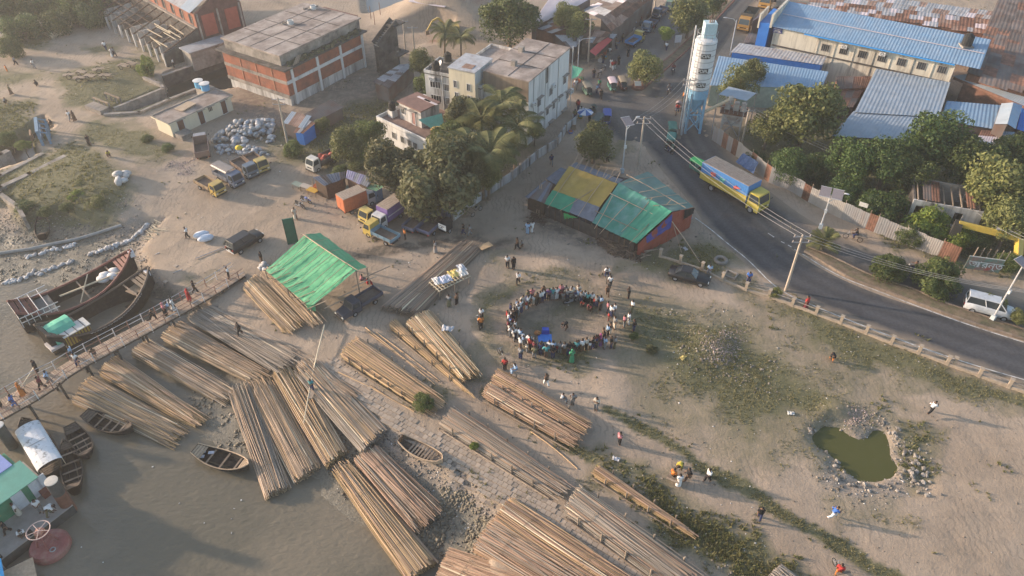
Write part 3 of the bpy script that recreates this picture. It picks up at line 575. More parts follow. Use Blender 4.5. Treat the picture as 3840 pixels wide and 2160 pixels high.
boxp('annex',t,fr.ht(q(1,1950,890),h)[0],fr.ht(q(1,2180,900),h)[0],V,V+2.2,-1,h+.3,CONC)
boxp('side_step',t,.5,2.4,-1.6,.2,-.3,.7,CONC)
# ---- white three-storey block ------------------------------------------
h=hgt(q(3,595,1105),q(3,600,490));fr=Fr(q(3,170,820),q(3,600,485),q(2,2405,750),h)
t=fr.thing('white_building','white stained three-storey block with flat roof beside the market street','building');U=fr.U;V=max(fr.V,7.0);HW=h
boxp('wall',t,0,U,0,V,-.3,h-.1,WHITEW);boxp('roof',t,-.1,U+.1,-.1,V+.1,h-.1,h+.05,CONC_R)
for k in(.33,.66):boxp('roof_joint',t,U*k-.06,U*k+.06,.1,V-.1,h+.05,h+.1,CONC_D)
boxp('roof_joint',t,.1,U-.1,V*.45,V*.45+.1,h+.05,h+.09,CONC_D)
fbox(MB(),'v',.02,V,h-3.0,h-.15,0,.05,0).build('brown_panel',BRWALL,t)
for x,y,w,hh,sh in((270,1030,1.15,1.3,1),(390,920,1.15,1.3,0),(528,805,1.15,1.3,1),(355,1120,.95,1.2,1),(418,1060,.95,1.2,1),(475,1000,.6,.9,1),(555,960,.95,1.2,1),(268,1195,1.1,1.3,1),(383,1265,1.1,1.3,1),(512,1150,1.1,1.3,1)):
 s,z=fr.hu(q(3,x,y));window(t,'u',s,z,w,hh,0,bool(sh),bars=2)
for x in(215,330,455,585):
 s,z=fr.hu(q(3,x,950));fbox(MB(),'u',s-.05,s+.05,0,h-.1,.02,.12).build('drain_pipe',WHITEW2,t)
s,z=fr.hu(q(3,350,760));fbox(MB(),'u',s-.35,s+.35,z-1.1,z+1.3,0,.05).build('soot_streak_panel',CONC_D,t)
s,z=fr.hu(q(3,405,862));acunit(t,'u',s,z,0);s,z=fr.hu(q(3,205,1045));acunit(t,'u',s,z,0);s,z=fr.hu(q(3,580,915));acunit(t,'u',s,z,0)
fbox(MB(),'u',.2,U-.2,h*.33,h*.33+.1,0,.1).build('string_course',WHITEW2,t)
for px in(q(3,95,500),q(3,20,640)):a,b=fr.ht(px,h+.3);MB().box((a,b,h+.4),(.7,.7,.7)).build('roof_block',CONC,t)
# left wing terrace, cream stair tower, wing with air conditioner
wh=h-1.6;f2=Fr(q(2,2200,725),q(2,2370,583),q(2,1937,668),h+.3)
t2=f2.thing('stair_tower','cream stair tower with metal roof between the white wings','building')
boxp('wall',t2,0,f2.U,0,f2.V,-.3,h+.1,CREAM);r=boxp('roof',t2,-.12,f2.U+.12,-.12,f2.V+.12,h+.1,h+.25,TIN);a,b=f2.ht(q(2,2140,665),h+.3);MB().box((a,b,h+.28),(1.3,1.5,.05)).build('roof_patch',RUSTL,r)
fbox(MB(),'u',.02,f2.U-.02,wh,h+.08,0,.04).build('white_side',WHITEW,t2)
for x,y,hh in((2005,845,1.1),(2138,880,1.1),(2018,955,.9),(2145,990,.9)):
 s,z=f2.hv(q(2,x,y));window(t2,'v',s,z,.6,hh,0)
f3=Fr(q(2,2400,1000),q(2,2500,880),q(2,2215,850),wh-1.2);gz=h-2.4
cx=thing('terrace_wing','low mouldy white wing with flat roof terrace behind the cream tower','building',fr.O,fr.rz)
lw=lambda px,z:fr.ht(px,z)
aa,bb=lw(q(2,2215,850),gz);a2,b2=lw(q(2,2180,420),gz)
boxp('wall',cx,-.6,U*.98,V+.02,max(bb,V+6),-.3,gz-.1,WHITEW2);boxp('roof',cx,-.7,U,V+.02,max(bb,V+6)+.1,gz-.1,gz+.06,CONC_R);parapet(cx,-.7,U,V+.02,max(bb,V+6)+.1,gz+.06,.4,.15,WHITEW2)
f4=Fr(q(2,1940,775),q(2,2080,640),q(2,1700,725),h-1.4);t4=f4.thing('office_wing','white wing with black rooftop tanks and a dish aerial','building');hz=h-1.4
boxp('wall',t4,0,f4.U,0,f4.V,-.3,hz-.1,WHITEW2);boxp('roof',t4,-.08,f4.U,-.08,f4.V+.08,hz-.1,hz+.04,CONC_D);parapet(t4,-.08,f4.U,-.08,f4.V+.08,hz+.04,.4,.14,WHITEW2)
for x,y,w in((1805,850,1.7),(1915,880,1.0),(1815,990,1.7),(1930,1015,.8)):
 s,z=f4.hv(q(2,x,y));window(t4,'v',s,z,w,1.1,0,bars=3)
s,z=f4.hv(q(2,1775,785));acunit(t4,'v',s,z,0);s,z=f4.hv(q(2,1880,900));fbox(MB(),'v',s-.06,s+.06,0,hz,.03,.15).build('drain_pipe',WHITEW,t4)
for px,lab in((q(2,1810,690),'black plastic water tank nearest the dish aerial'),(q(2,1930,600),'black plastic water tank further back on the white wing')):
 a,b=f4.ht(px,hz+.5);w=f4.O+f4.u*a+f4.v*b;tk=thing('water_tank',lab,'tank',(w.x,w.y,hz+.04));water_tank(tk,(0,0,.25),.55,1.3,name='drum');MB().box((0,0,.12),(1.3,1.3,.24)).build('stand',CONC,tk)
a,b=f4.ht(q(2,1860,660),hz+.6);w=f4.O+f4.u*a+f4.v*b;ds=thing('dish_aerial','round white dish aerial on the wing roof','aerial',(w.x,w.y,hz+.04));MB().tube((0,0,0),(0,0,.9),.04).build('mast',STEEL,ds);dm=MB().lathe([(.02,0),(.25,.04),(.42,.14)],14).build('dish',Mc((.62,.6,.58)),ds);dm.location=(0,0,.9);dm.rotation_euler=(R(60),0,R(-60))
# ---- small house with brown roof ----------------------------------------
h=5.6;fr=Fr(q(2,1655,1122),q(2,1872,1040),q(2,1400,1030),h);t=fr.thing('house','small mouldy white house with brown roof and green awning','house')
U,V=fr.U,fr.V;lz=3.0
boxp('wall',t,.1,U-.1,.1,V-.1,lz,h-.12,WHITEW2);boxp('roof',t,-.1,U+.1,-.1,V+.1,h-.12,h+.05,M('brown_roof',(.20,.12,.10),var=.2,scale=1))
for px in(q(2,1690,1000),q(2,1755,1030)):a,b=fr.ht(px,h);boxp('roof_light',t,a-.2,a+.2,b-1.3,b+1.2,h+.05,h+.08,TINW)
boxp('lower_wall',t,-2.3,U+3.2,-3.6,V+2.2,-.3,lz-.05,WHITEW);boxp('terrace',t,-2.3,U+3.2,-3.6,V+2.2,lz-.05,lz,M('red_terrace',(.21,.14,.115),var=.25));parapet(t,-2.32,U+3.22,-3.62,V+2.22,lz,.5,.14,WHITEW)
for x,y,k in((1485,1165,0),(1590,1215,1)):
 s,z=fr.hv(q(2,x,y),.1);window(t,'v',s,lz+(1.35 if k==0 else 1.0),.8,1.0 if k==0 else 2.0,.1,True,WHITEW,GLASS if k==0 else M('pink_door',(.3,.17,.15)),'window' if k==0 else 'door',1-k)
for x in(1390,1475,1545,1600):s,z=fr.hv(q(2,x,1360+(x-1390)*.32),-2.3);window(t,'v',s,1.7,.9,1.1,-2.3,bars=2)
A=[fr.O*0+Vector((*fr.ht(p,z),z))for p,z in((q(2,1630,1205),5.0),(q(2,1870,1140),5.0),(q(2,1900,1285),4.1),(q(2,1790,1308),4.1))]
MB().corr(*A,.25,.03).build('green_awning',M('green_tin',(.12,.32,.24),.6,var=.15),t)
for k in(2,3):MB().tube(A[k]*1,Vector((A[k].x,A[k].y,lz)),.05).build('awning_post',STEEL,t)
a,b=fr.ht(q(2,1370,1090),lz+1.2);tk=MB();tk=boxp('tank_stand',t,a-.5,a+.5,b-.5,b+.5,lz,lz+1.0,WHITEW2);water_tank(t,(a,b,lz+1.0),.5,1.25)
w=fr.O+fr.u*fr.ht(q(2,1825,1345),lz+.8)[0]+fr.v*fr.ht(q(2,1825,1345),lz+.8)[1];pt_=thing('patio_table','round red and orange patio table with parasol on the terrace','table',(w.x,w.y,lz));MB().lathe([(.75,.7),(.75,.76)],12).build('tabletop',Mc((.5,.1,.06)),pt_);MB().tube((0,0,0),(0,0,1.7),.04).build('leg',STEEL,pt_);MB().lathe([(.9,1.45),(.05,1.8)],8).build('parasol',Mc((.6,.35,.12)),pt_)
# ---- metal sheds of the yard -------------------------------------------
shed('tin_shed','long grey tin shed under the trees behind the white wing','shed',[q(2,1440,650),q(2,1590,640),q(2,1330,895),q(2,1180,820)],[3.0,2.6,2.4,2.8],[TIN,TIN,TIND],TIND,2,8)
fr=Fr(q(1,1905,530),q(1,2300,395),q(1,1850,480),3.0);t=fr.thing('shed','grey flat-roofed shed beside the canal wall','shed');boxp('wall',t,.1,fr.U,.1,max(fr.V,3),-.3,2.85,CONC);boxp('roof',t,-.2,fr.U+.2,-.2,max(fr.V,3)+.2,2.85,3.0,TIN)
# ---- ruined warehouse without roof sheets -------------------------------
L0=P(q(1,1640,540),2.2);L1=P(q(1,860,40),2.2);hz=6.0;K0=P(q(1,1985,285),4.6);
d=(L1-L0);d.z=0;Ln=d.length*1.25;rz=math.atan2(d.y,d.x)-math.pi/2;t=thing('ruined_warehouse','ruined brick warehouse with bare rafters and arched clerestory windows','building',(L0.x,L0.y,0),rz)
inv=Matrix.Rotation(-rz,3,'Z');loc=lambda w:inv@(Vector(w)-Vector((L0.x,L0.y,0)))
Wd=abs(loc(K0).x);Wd=max(5.0,min(Wd,9));nb=15
for k in range(nb):
 y=Ln*k/(nb-1);MB().beam((0,y,2.2),(Wd,y,4.6),.12,.22).build('rafter',DWOOD,t);MB().box((0,y,.95),(.3,.3,2.5)).build('pier',WHITEW2,t)
 if k%1==0 and k<nb-1:MB().box((Wd*.52,y+.35,.9),(Wd*.8,.22,2.4+.6*random.random())).build('partition',random.choice([CONC,WHITEW2,CONC_D]),t)
for k in range(1,6):MB().beam((Wd*k/6,0,2.25+2.4*k/6),(Wd*k/6,Ln,2.25+2.4*k/6),.07,.07).build('purlin',DWOOD,t)
for k in range(8):x=random.uniform(.5,Wd*.8);y=random.uniform(0,4.5);zz=2.55+2.4*x/Wd;MB().beam((x,y,zz),(x+random.uniform(-.4,.4),y+random.uniform(4,5.5),zz+.15),.12).build('loose_timber',PALEW,t)
boxp('clerestory_wall',t,Wd,Wd+.3,0,Ln,-.3,7.0,BRICK);boxp('ledge',t,Wd-.5,Wd,0,Ln,4.55,4.75,CONC);boxp('aisle_back_wall',t,Wd-.05,Wd-.003,0,Ln,-.3,4.55,CONC_D)
for k in range(12):
 y=Ln*(k+.5)/12;pts=[(y+.5*math.cos(a),6.1+.5*math.sin(a))for a in np.linspace(0,math.pi,7)]+[(y-.5,4.95),(y+.5,4.95)]
 n_=len(pts);mb=MB();mb.add([(Wd-.03,p[0],p[1])for p in pts]+[(Wd+.02,p[0],p[1])for p in pts],[tuple(range(n_))]+[(i,(i+1)%n_,n_+(i+1)%n_,n_+i)for i in range(n_)]);wi=mb.build('arched_window',GLASS,t);MB().box((Wd-.02,y-.62,5.6),(.14,.16,1.6)).build('window_jamb',CONC,wi)
W2=Wd+8.5
for k in range(nb):y=Ln*k/(nb-1);MB().beam((Wd+.1,y,7),((Wd+W2)/2,y,9.2),.12,.2).build('rafter',DWOOD,t);MB().beam((W2,y,7),((Wd+W2)/2,y,9.2),.12,.2).build('rafter',DWOOD,t)
sheets(t,(Wd-.3,Ln,7.0),(Wd-.3,Ln*.02,7.0),((Wd+W2)/2,Ln*.02,9.35),((Wd+W2)/2,Ln,9.35),12,1,[TIN,BLUEG,TIN,TIND]);sheets(t,(W2+.3,Ln,7.0),(W2+.3,0,7.0),((Wd+W2)/2,0,9.35),((Wd+W2)/2,Ln,9.35),12,1,[TIN,TIND])
mb=MB();g=[(Wd,-.3),(W2,-.3),(W2,7),((Wd+W2)/2,9.1),(Wd,7)];n_=5;mb.add([(p[0],-.3,p[1])for p in g]+[(p[0],.0,p[1])for p in g],[tuple(range(n_))[::-1],tuple(range(n_,2*n_))]+[(i,(i+1)%n_,n_+(i+1)%n_,n_+i)for i in range(n_)]);mb.build('gable_wall',M('dark_red_gable',(.12,.06,.05),var=.3),t)
for x in(.12,.62):boxp('red_panel',t,Wd+x*8.5,Wd+x*8.5+2.3,-.36,-.3,3.0,6.5,M('red_panel',(.34,.09,.06),var=.15))
for x in(.04,.47,.95):boxp('column',t,Wd+x*8.5-.15,Wd+x*8.5+.15,-.45,-.3,0,7,CONC)
mb=MB();g=[(0,-.3),(Wd,-.3),(Wd,4.5),(0,2.1)];mb.add([(p[0],-.28,p[1])for p in g]+[(p[0],-.02,p[1])for p in g],[(3,2,1,0),(4,5,6,7)]+[(i,(i+1)%4,4+(i+1)%4,4+i)for i in range(4)]);mb.build('aisle_end_wall',CONC_D,t)
# ---- market sheds along the street --------------------------------------
t,L=shed('market_shed','long market shed with rusty ridge roof along the street','shed',[q(3,1215,-40),q(3,890,190),q(3,1000,318),q(3,1430,-30)],[5.2,5.2,3.4,3.4],[RUST,RUST,RUSTL],TIND,8,2)
E_=[P(p,z)-Vector(t.location)for p,z in((q(3,1215,-40),5.2),(q(3,890,190),5.2),(q(3,720,110),3.6),(q(3,1020,-80),3.6))]
sheets(t,*E_,9,3,[TIN,TIN,TIND,TINW])
shed('market_shed','big pinkish white tin roofed shed behind the market trees','shed',[q(3,380,-20),q(3,800,-20),q(3,500,150),q(3,190,255)],[5.0,5.0,3.6,3.6],[TINW],TIND,5,1)
shed('market_shed','low shed with dark streaked tin roof under the market tree','shed',[q(3,470,170),q(3,600,270),q(3,410,335),q(3,185,280)],[3.4,3.4,2.6,2.6],[TIND,TIN,RUST],RUST,4,2)
shed('shop_row','shop row with mixed rust and grey tin roof above the red awning','shop',[q(3,780,290),q(3,1000,325),q(3,880,430),q(3,740,440)],[3.3,3.3,2.8,2.8],[RUST,TIN,RUSTL],TIND,4,2)
shed('shop_row','dark patched tin shop roof beside the white block','shop',[q(3,430,350),q(3,720,360),q(3,650,470),q(3,590,490)],[3.0,3.0,2.6,2.6],[TIND,TIN],TIND,5,2)
shed('shop_stall','small stall with blue grey tin roof next to the red awning','shop',[q(3,960,335),q(3,1060,345),q(3,1020,390),q(3,945,370)],[2.9,2.9,2.5,2.5],TIN,TIND)
def awning(name,label,px,zs,mat,cat='awning'):
 W4=[P(p,z)for p,z in zip(px,zs)];c=sum(W4,Vector())/4;t=thing(name,label,cat,(c.x,c.y,0));Lc=[w-Vector((c.x,c.y,0))for w in W4];n=10;mb=MB();k=0
 vs_=[]
 for i in range(n+1):
  for j in range(n+1):p=Lc[0].lerp(Lc[1],i/n).lerp(Lc[3].lerp(Lc[2],i/n),j/n);p.z+=-.12*math.sin(math.pi*i/n)*math.sin(math.pi*j/n)+random.uniform(-.02,.02);vs_.append(p)
 mb.add(vs_,[(a*(n+1)+b,(a+1)*(n+1)+b,(a+1)*(n+1)+b+1,a*(n+1)+b+1)for a in range(n)for b in range(n)]);mb.build('canopy',mat,t)
 for w in Lc:MB().tube((w.x,w.y,-.1),w,.04).build('pole',WOOD,t)
 return t
awning('market_awning','red cloth awning over a market stall',[q(3,780,515),q(3,940,362),q(3,1010,400),q(3,840,562)],[2.7,2.9,2.3,2.2],M('red_cloth',(.45,.075,.07),var=.1))
awning('market_awning','green tarpaulin awning at the corner of the white block',[q(3,600,655),q(3,718,690),q(3,660,770),q(3,600,795)],[2.4,2.4,2.2,2.2],M('green_cloth',(.08,.30,.20),var=.1))
# ---- blue and white office building across the pond ----------------------
fr=Fr(q(2,1890,60),q(2,2050,-10),q(2,1520,25),3.6);t=fr.thing('blue_building','low bright blue building with white roof by the far pond','building');boxp('wall',t,.2,fr.U-.2,.2,fr.V-.2,-.5,3.4,BLUES);MB().slab((-.2,-.2,3.5),(fr.U+4,-.2,3.7),(fr.U+4,fr.V+.2,3.7),(-.2,fr.V+.2,3.5),.12).build('roof',TINW,t)
s,z=fr.hv(q(2,1700,75),.2);window(t,'v',s,1.4,1.2,2.1,.2,True,WHITEW,GLASS,'door',0)
# ---- blue-roofed factories on the far side of the road -------------------
h=7.2;fr=Fr(q(4,1895,635),q(4,2010,470),q(4,60,275),h);t=fr.thing('factory','two-storey stained cream factory with long blue ribbed roof','building');V=fr.V;U=7.5
boxp('wall',t,0,U,0,V,-.3,h-.15,CREAM2)
MB().corr((-.5,V+.4,h),(-.5,-3.2,h),(U+.3,-3.2,h+1.5),(U+.3,V+.4,h+1.5),0.45,.035).build('roof',BLUE,t);boxp('roof_rail',t,3.4,3.5,-3,V,h+.86,h+.95,TINW)
MB().slab((-.75,V*.82,h-.1),(-.75,.1,h-.1),(.0,.1,h+.02),(.0,V*.82,h+.02),.05).build('blue_gutter_sheet',M('bright_blue_sheet',(.05,.30,.66),.5),t)
boxp('gable_parapet',t,-.6,U+.4,V+.4,V+.75,h-.2,h+1.9,CREAM2);boxp('gable_parapet',t,-.6,U*.5,V+2.4,V+2.65,h-.6,h+1.6,CREAM2);boxp('blue_bay',t,-.5,U*.9,V+.75,V+2.4,-.3,h+.3,BLUES)
for x,y in((578,480),(762,512),(950,548),(1147,585),(1343,625),(1545,662),(1752,700)):
 s,z=fr.hv(q(4,x,y));window(t,'v',s,z,1.25,1.15,0,bars=3,fm=CONC)
for x,y in((770,462),(1155,535)):s,z=fr.hv(q(4,x,y));acunit(t,'v',s,z,0)
for x in(490,660,850,1050,1220,1440,1640,1840):s,z=fr.hv(q(4,x,480+(x-400)*.2));fbox(MB(),'v',s-.07,s+.07,2.5,h-.4,0,.08).build('pilaster',CREAM2,t)
s,z=fr.hv(q(4,700,590));fbox(MB(),'v',.2,V-.2,z-.1,z+.1,0,.15).build('string_course',CONC_D,t)
s,z=fr.hv(q(4,97,305));sg=fbox(MB(),'v',s-.75,s+.75,z-.4,z+.4,.02,.08).build('name_board',M('navy_board',(.05,.06,.2)),t)
def text(body,size,mat,parent,loc,rot,name='lettering',depth=.01):
 c=bpy.data.curves.new(name,'FONT');c.body=body;c.size=size;c.align_x='CENTER';c.align_y='CENTER';c.extrude=depth;c.resolution_u=2
 ob=bpy.data.objects.new(name,c);COL.objects.link(ob);bpy.context.view_layer.update();me=bpy.data.meshes.new_from_object(ob.evaluated_get(bpy.context.evaluated_depsgraph_get()));bpy.data.objects.remove(ob)
 me.materials.clear();me.materials.append(mat);ob=bpy.data.objects.new(name,me);link(ob,parent);ob.location=loc;ob.rotation_euler=rot;return ob
for k,(dz,sz)in enumerate(((.2,.12),(-.05,.2),(-.24,.12))):
 MB().box((-.095,s,z+dz),(.02,1.2-.3*(k%2),sz*.6)).build('lettering',Mc((.55,.5,.45)),sg)
w=fr.O+fr.u*fr.ht(q(4,2000,440),h+1.3)[0]+fr.v*fr.ht(q(4,2000,440),h+1.3)[1];tk=thing('water_tank','black plastic water tank on the long blue factory roof','tank',(w.x,w.y,h+.9));water_tank(tk,(0,0,.2),.75,1.7,name='drum');MB().box((0,0,.1),(1.6,1.6,.25)).build('stand',CONC,tk)
shed('factory_shed','ribbed pale blue lean-to roof below the cream factory','shed',[q(4,1090,690),q(4,1835,830),q(4,1720,1180),q(4,870,1130)],[4.6,4.6,3.6,3.6],BLUEG,TIND,pitch=.5,amp=.032)
shed('factory_shed','lower dull blue roof with debris by the tree tops','shed',[q(4,860,1120),q(4,1720,1175),q(4,1560,1420),q(4,640,1370)],[3.5,3.5,3.0,3.0],BLUEG,TIND,pitch=.5,amp=.032)
shed('factory_shed','low blue tin roof beside the tall rusty shed','shed',[q(4,1800,1015),q(4,2350,1060),q(4,2330,1310),q(4,1735,1210)],[3.6,3.6,3.2,3.2],BLUE,TIND,pitch=.5)
t,L=shed('roof_monitor','small gabled blue roof standing above the low blue roof','shed',[q(4,2470,1030),q(4,2410,1250),q(4,2280,1250),q(4,2350,1040)],[5.2,5.2,4.4,4.4],BLUEG,TIND,z0=3.0,inset=.1)
E_=[P(p,z)-Vector(t.location)for p,z in((q(4,2470,1030),5.2),(q(4,2410,1250),5.2),(q(4,2490,1300),4.4),(q(4,2560,1060),4.4))];MB().corr(*E_,.4,.03).build('roof',BLUE,t)
shed('factory_shed','blue roofed shed at the corner by the striped skylights','shed',[q(4,2560,1060),q(4,2900,1100),q(4,2800,1400),q(4,2500,1300)],[3.6,3.6,3.2,3.2],BLUES,TIND)
shed('factory_shed','brown shed roof with pale blue skylight sheets by the trees','shed',[q(4,2150,1310),q(4,2480,1330),q(4,2440,1480),q(4,2080,1440)],[3.0,3.0,2.6,2.6],[RUST,BLUEG,TINW],TIND,2,5)
shed('factory_shed','blue ribbed roof of the shed beside the silo','shed',[q(3,2080,562),q(4,610,722),q(4,540,890),q(3,1990,860)],[4.6,4.6,3.4,3.4],BLUE,M('pale_green_wall',(.35,.43,.36),var=.2),pitch=.42,amp=.032)
t,L=shed('factory_shed','small grey roof with blue tin wall below the cream factory','shed',[q(3,2290,432),q(4,592,572),q(4,548,655),q(3,2200,525)],[4.4,4.4,4.0,4.0],TIN,BLUES,pitch=.5)
shed('old_shed','old shed with rust red roof between the blue sheds','shed',[q(4,680,770),q(4,1040,770),q(4,990,890),q(4,700,900)],[3.4,3.4,2.9,2.9],[RUST,RUST,TIND],RUST,4,1)
shed('old_shed','dark ruined shed between the ribbed roofs','shed',[q(4,640,900),q(4,960,900),q(4,860,1080),q(4,620,1060)],[2.6,2.6,2.2,2.2],[TIND,RUST],TIND,4,2)
shed('tin_warehouse','very large dark rusty shed roof at the factory edge','shed',[q(4,2340,-60),q(4,2950,60),q(4,2850,1010),q(4,2000,740)],[9,9,5.5,5.5],[TIND,TIND,TIND,TIND,RUST],RUST,6,16,pitch=.5)
shed('veranda','narrow pale blue roof strip along the rusty shed wall','shed',[q(4,1990,745),q(4,2700,1010),q(4,2640,1090),q(4,1850,765)],[4.8,4.8,4.3,4.3],BLUEG,RUST,z0=3.9)
t,L=shed('workshop_row','workshop row with patchwork of rust and grey roof sheets','shed',[q(4,2230,200),q(4,430,-10),q(4,400,75),q(4,2215,350)],[6.4,6.4,5.6,5.6],[RUST,TIN,RUSTL,TINW,RUST],RUST,26,3,pitch=.5)
shed('workshop_row','second row of patched roofs behind the rust workshop row','shed',[q(4,2300,120),q(4,500,-120),q(4,440,0),q(4,2240,200)],[5.4,5.4,6.2,6.2],[RUSTL,TIN,TINW,RUSTL,TIN],RUST,22,2,pitch=.5)
shed('workshop','brown roofed workshop at the end of the long blue roof','shed',[q(4,390,30),q(4,230,20),q(4,150,110),q(4,370,110)],[6.6,6.6,6.0,6.0],[RUST],RUST,3,1)
shed('roadside_shed','pale tin shed by the lamp post at the top of the road','shed',[q(3,2500,130),q(3,2700,60),q(4,140,50),q(3,2420,210)],[4.2,4.2,3.5,3.5],[TINW,TIN],TIND,4,1)
shed('roadside_shed','rust roofed lean-to beside the blue factory bay','shed',[q(3,2380,330),q(3,2540,350),q(3,2500,440),q(3,2330,430)],[3.0,3.0,2.8,2.8],[RUST,TIND],TIND,3,1)
# ---- cement silo -----------------------------------------------------------
g=G(q(3,1800,1310));HS=hgt(q(3,1800,1310),q(3,2000,385));D=math.hypot(g.x,g.y);r=102*.372671/FPX*math.hypot(D,CH-HS*.6)*.98
t=thing('cement_silo','tall white and pale blue cement silo on braced legs with rust stains','silo',(g.x,g.y,0))
SILO=M('silo_white',(.60,.60,.60),.6,var=.1,scale=1.2,stain=(.38,.2,.09),sthr=.66,sscale=.35,soft=.05);SILOB=M('silo_blue',(.20,.38,.52),.6,var=.12,scale=1)
zc=HS*.42;zt=HS*.22
MB().lathe([(r,zc+1.0),(r,HS-.3),(r*.95,HS-.05),(r*.3,HS+.15),(.01,HS+.2)],28).build('barrel',SILO,t)
MB().lathe([(r*.18,zt),(r*1.003,zc-.3),(r*1.003,zc+1.0)],28).build('cone',SILOB,t)
for k in range(9):z=zc+1.0+(HS-zc-1.4)*k/8;MB().torus((0,0,z),r+.01,.045,28,5).build('ring_seam',M('seam_grey',(.3,.3,.3)),t)
for k in range(4):
 a=math.pi/4+k*math.pi/2;p=Vector((math.cos(a)*r*1.0,math.sin(a)*r*1.0,0));MB().beam(p+Vector((0,0,-.3)),p*.96+Vector((0,0,zc+.4)),.3).build('leg',SILOB,t)
 a2_=a+math.pi/2;p2=Vector((math.cos(a2_)*r,math.sin(a2_)*r,0))
 for z0_,z1_ in((.3,zc*.5),(zc*.5,.3),(zc*.52,zc*.98),(zc*.98,zc*.52)):MB().beam(p+Vector((0,0,z0_)),p2+Vector((0,0,z1_)),.12).build('brace',SILOB,t)
 MB().beam(p+Vector((0,0,zc*.51)),p2+Vector((0,0,zc*.51)),.16).build('brace',SILOB,t)
tb=MB().box((.25,.3,HS+1.1),(1.6,1.5,1.9)).build('dust_filter',Mc((.42,.55,.58)),t);MB().torus((0,0,HS+.9),r*.92,.03,24,4).build('guard_rail',STEEL,t)
for k in range(10):a=k*math.pi/5;MB().tube((r*.92*math.cos(a),r*.92*math.sin(a),HS),(r*.92*math.cos(a),r*.92*math.sin(a),HS+.9),.025).build('rail_post',STEEL,t)
for k in range(3):MB().tube((.1+.25*k,.1,HS+2),(.1+.25*k,.1,HS+2.4),.09).build('filter_pipe',RUSTL,tb)
MB().tube((-r-.15,.3,0),(-r-.15,.3,HS+1.6),.1,n=8).build('filling_pipe',GALV,t)
mb=MB()
for sg_ in(-.2,.2):mb.tube((-r*.8+sg_,-r*.9,.2),(-r*.8+sg_,-r*.9,HS),.03)
for k in range(34):mb.tube((-r*.8-.2,-r*.9,.4+k*HS/35),(-r*.8+.2,-r*.9,.4+k*HS/35),.02)
mb.build('ladder',STEEL,t)
av=math.atan2(-g.y,-g.x)+.20
for y,x in((508,1992),(655,1967),(797,1938)):
 zz=hgt(q(3,1800,1310),q(3,1800+(x-1850)*.1,y+18));n=8;vs_=[];hw=.44
 for i in range(n+1):
  a=av-hw+2*hw*i/n
  for dz in(-.42,.42):vs_.append(((r+.06)*math.cos(a),(r+.06)*math.sin(a),zz+dz*.8))
 pl=MB().add(vs_,[(2*i,2*i+2,2*i+3,2*i+1)for i in range(n)]).build('sign_plate',M('sign_dark',(.07,.06,.055),.5),t)
 for i,ch in enumerate('ROYAL'):
  a=av+hw*.72*(i-2)/2;text(ch,.62,Mc((.62,.6,.56)),pl,((r+.07)*math.cos(a),(r+.07)*math.sin(a),zz),(R(90),0,a+math.pi/2),depth=.012)
# batching plant beside the silo
g2=G(q(3,2190,1330));t=thing('batching_plant','rusty white concrete batching hopper on a steel frame beside the silo','machine',(g2.x,g2.y,0),R(-20))
RW=M('rusty_white_paint',(.50,.47,.43),.6,var=.2,scale=2,stain=(.2,.1,.06),sthr=.58,sscale=1)
for x in(-1.3,1.3):
 for y in(-1.0,1.0):MB().beam((x,y,-.2),(x,y,3.4),.2).build('leg',RW,t)
MB().box((0,0,3.5),(3.6,2.9,.2)).build('deck',RUST,t);MB().box((0,0,1.9),(2.4,1.8,.7),tap=(1.1,1.1)).build('mixer_drum',RW,t)
for x in(-1.0,.2,1.2):MB().box((x,.2,4.1),(.8,1.1,1.1),tap=(.85,.8)).build('weigh_bin',RW,t)
mb=MB()
for x in np.linspace(-1.8,1.8,7):mb.tube((x,-1.45,3.6),(x,-1.45,4.5),.03)
mb.beam((-1.8,-1.45,4.5),(1.8,-1.45,4.5),.05);mb.build('guard_rail',STEEL,t)
for s_ in(-1,1):MB().beam((-1.3*s_,-1.05,0),(1.3*s_,-1.05,3.3),.1).build('brace',STEEL,t)
A=P(q(3,1905,1140),3.0);B=P(q(3,2205,995),6.0);cv=thing('screw_conveyor','pale tube conveyor running from the silo up to the hopper','machine',A);MB().tube((0,0,0),B-A,.22,n=10).build('tube',PALEW,cv);MB().box(B-A,(.6,.6,.7)).build('motor',RW,cv)
awn=[P(p,6.2)for p in(q(3,2080,950),q(3,2180,872),q(3,2462,938),q(3,2360,1015))];c=sum(awn,Vector())/4;t=thing('hopper_roof','flat blue tin roof on posts above the batching hopper','canopy',(c.x,c.y,0));MB().corr(*[w-Vector((c.x,c.y,0))for w in awn],.4,.03).build('roof',BLUEG,t)
for w in awn:MB().tube((w.x-c.x,w.y-c.y,-.2),(w.x-c.x,w.y-c.y,6.2),.07).build('post',STEEL,t)
# ---- roofless grey ruin among the trees -----------------------------------
h=3.4;fr=Fr(q(8,1470,560),q(8,2180,700),q(8,1440,390),h);t=fr.thing('ruin','roofless grey concrete ruin overgrown among the roadside trees','building');U,V=fr.U,4.5
x=0.0;cuts=[(.06,.17),(.27,.40),(.62,.74)]
for a,b in((0,.06),(.17,.27),(.40,.62),(.74,1)):boxp('wall',t,U*a,U*b,0,.22,-.2,h,WHITEW2)
for a,b in cuts:boxp('lintel',t,U*a,U*b,0,.22,h-.7,h,WHITEW2);boxp('sill_wall',t,U*a,U*b,0,.22,-.2,.9,WHITEW2)
boxp('side_wall',t,0,.22,.22,V,-.2,h,CONC_D);boxp('side_wall',t,U-.22,U,.22,V,-.2,h,CONC_D);boxp('back_wall',t,0,U,V,V+.22,-.2,h+.4,CONC)
for k in range(8):a=U*(k+.5)/8;boxp('roof_beam',t,a-.06,a+.06,.1,V,h-.02,h+.1,WOOD)
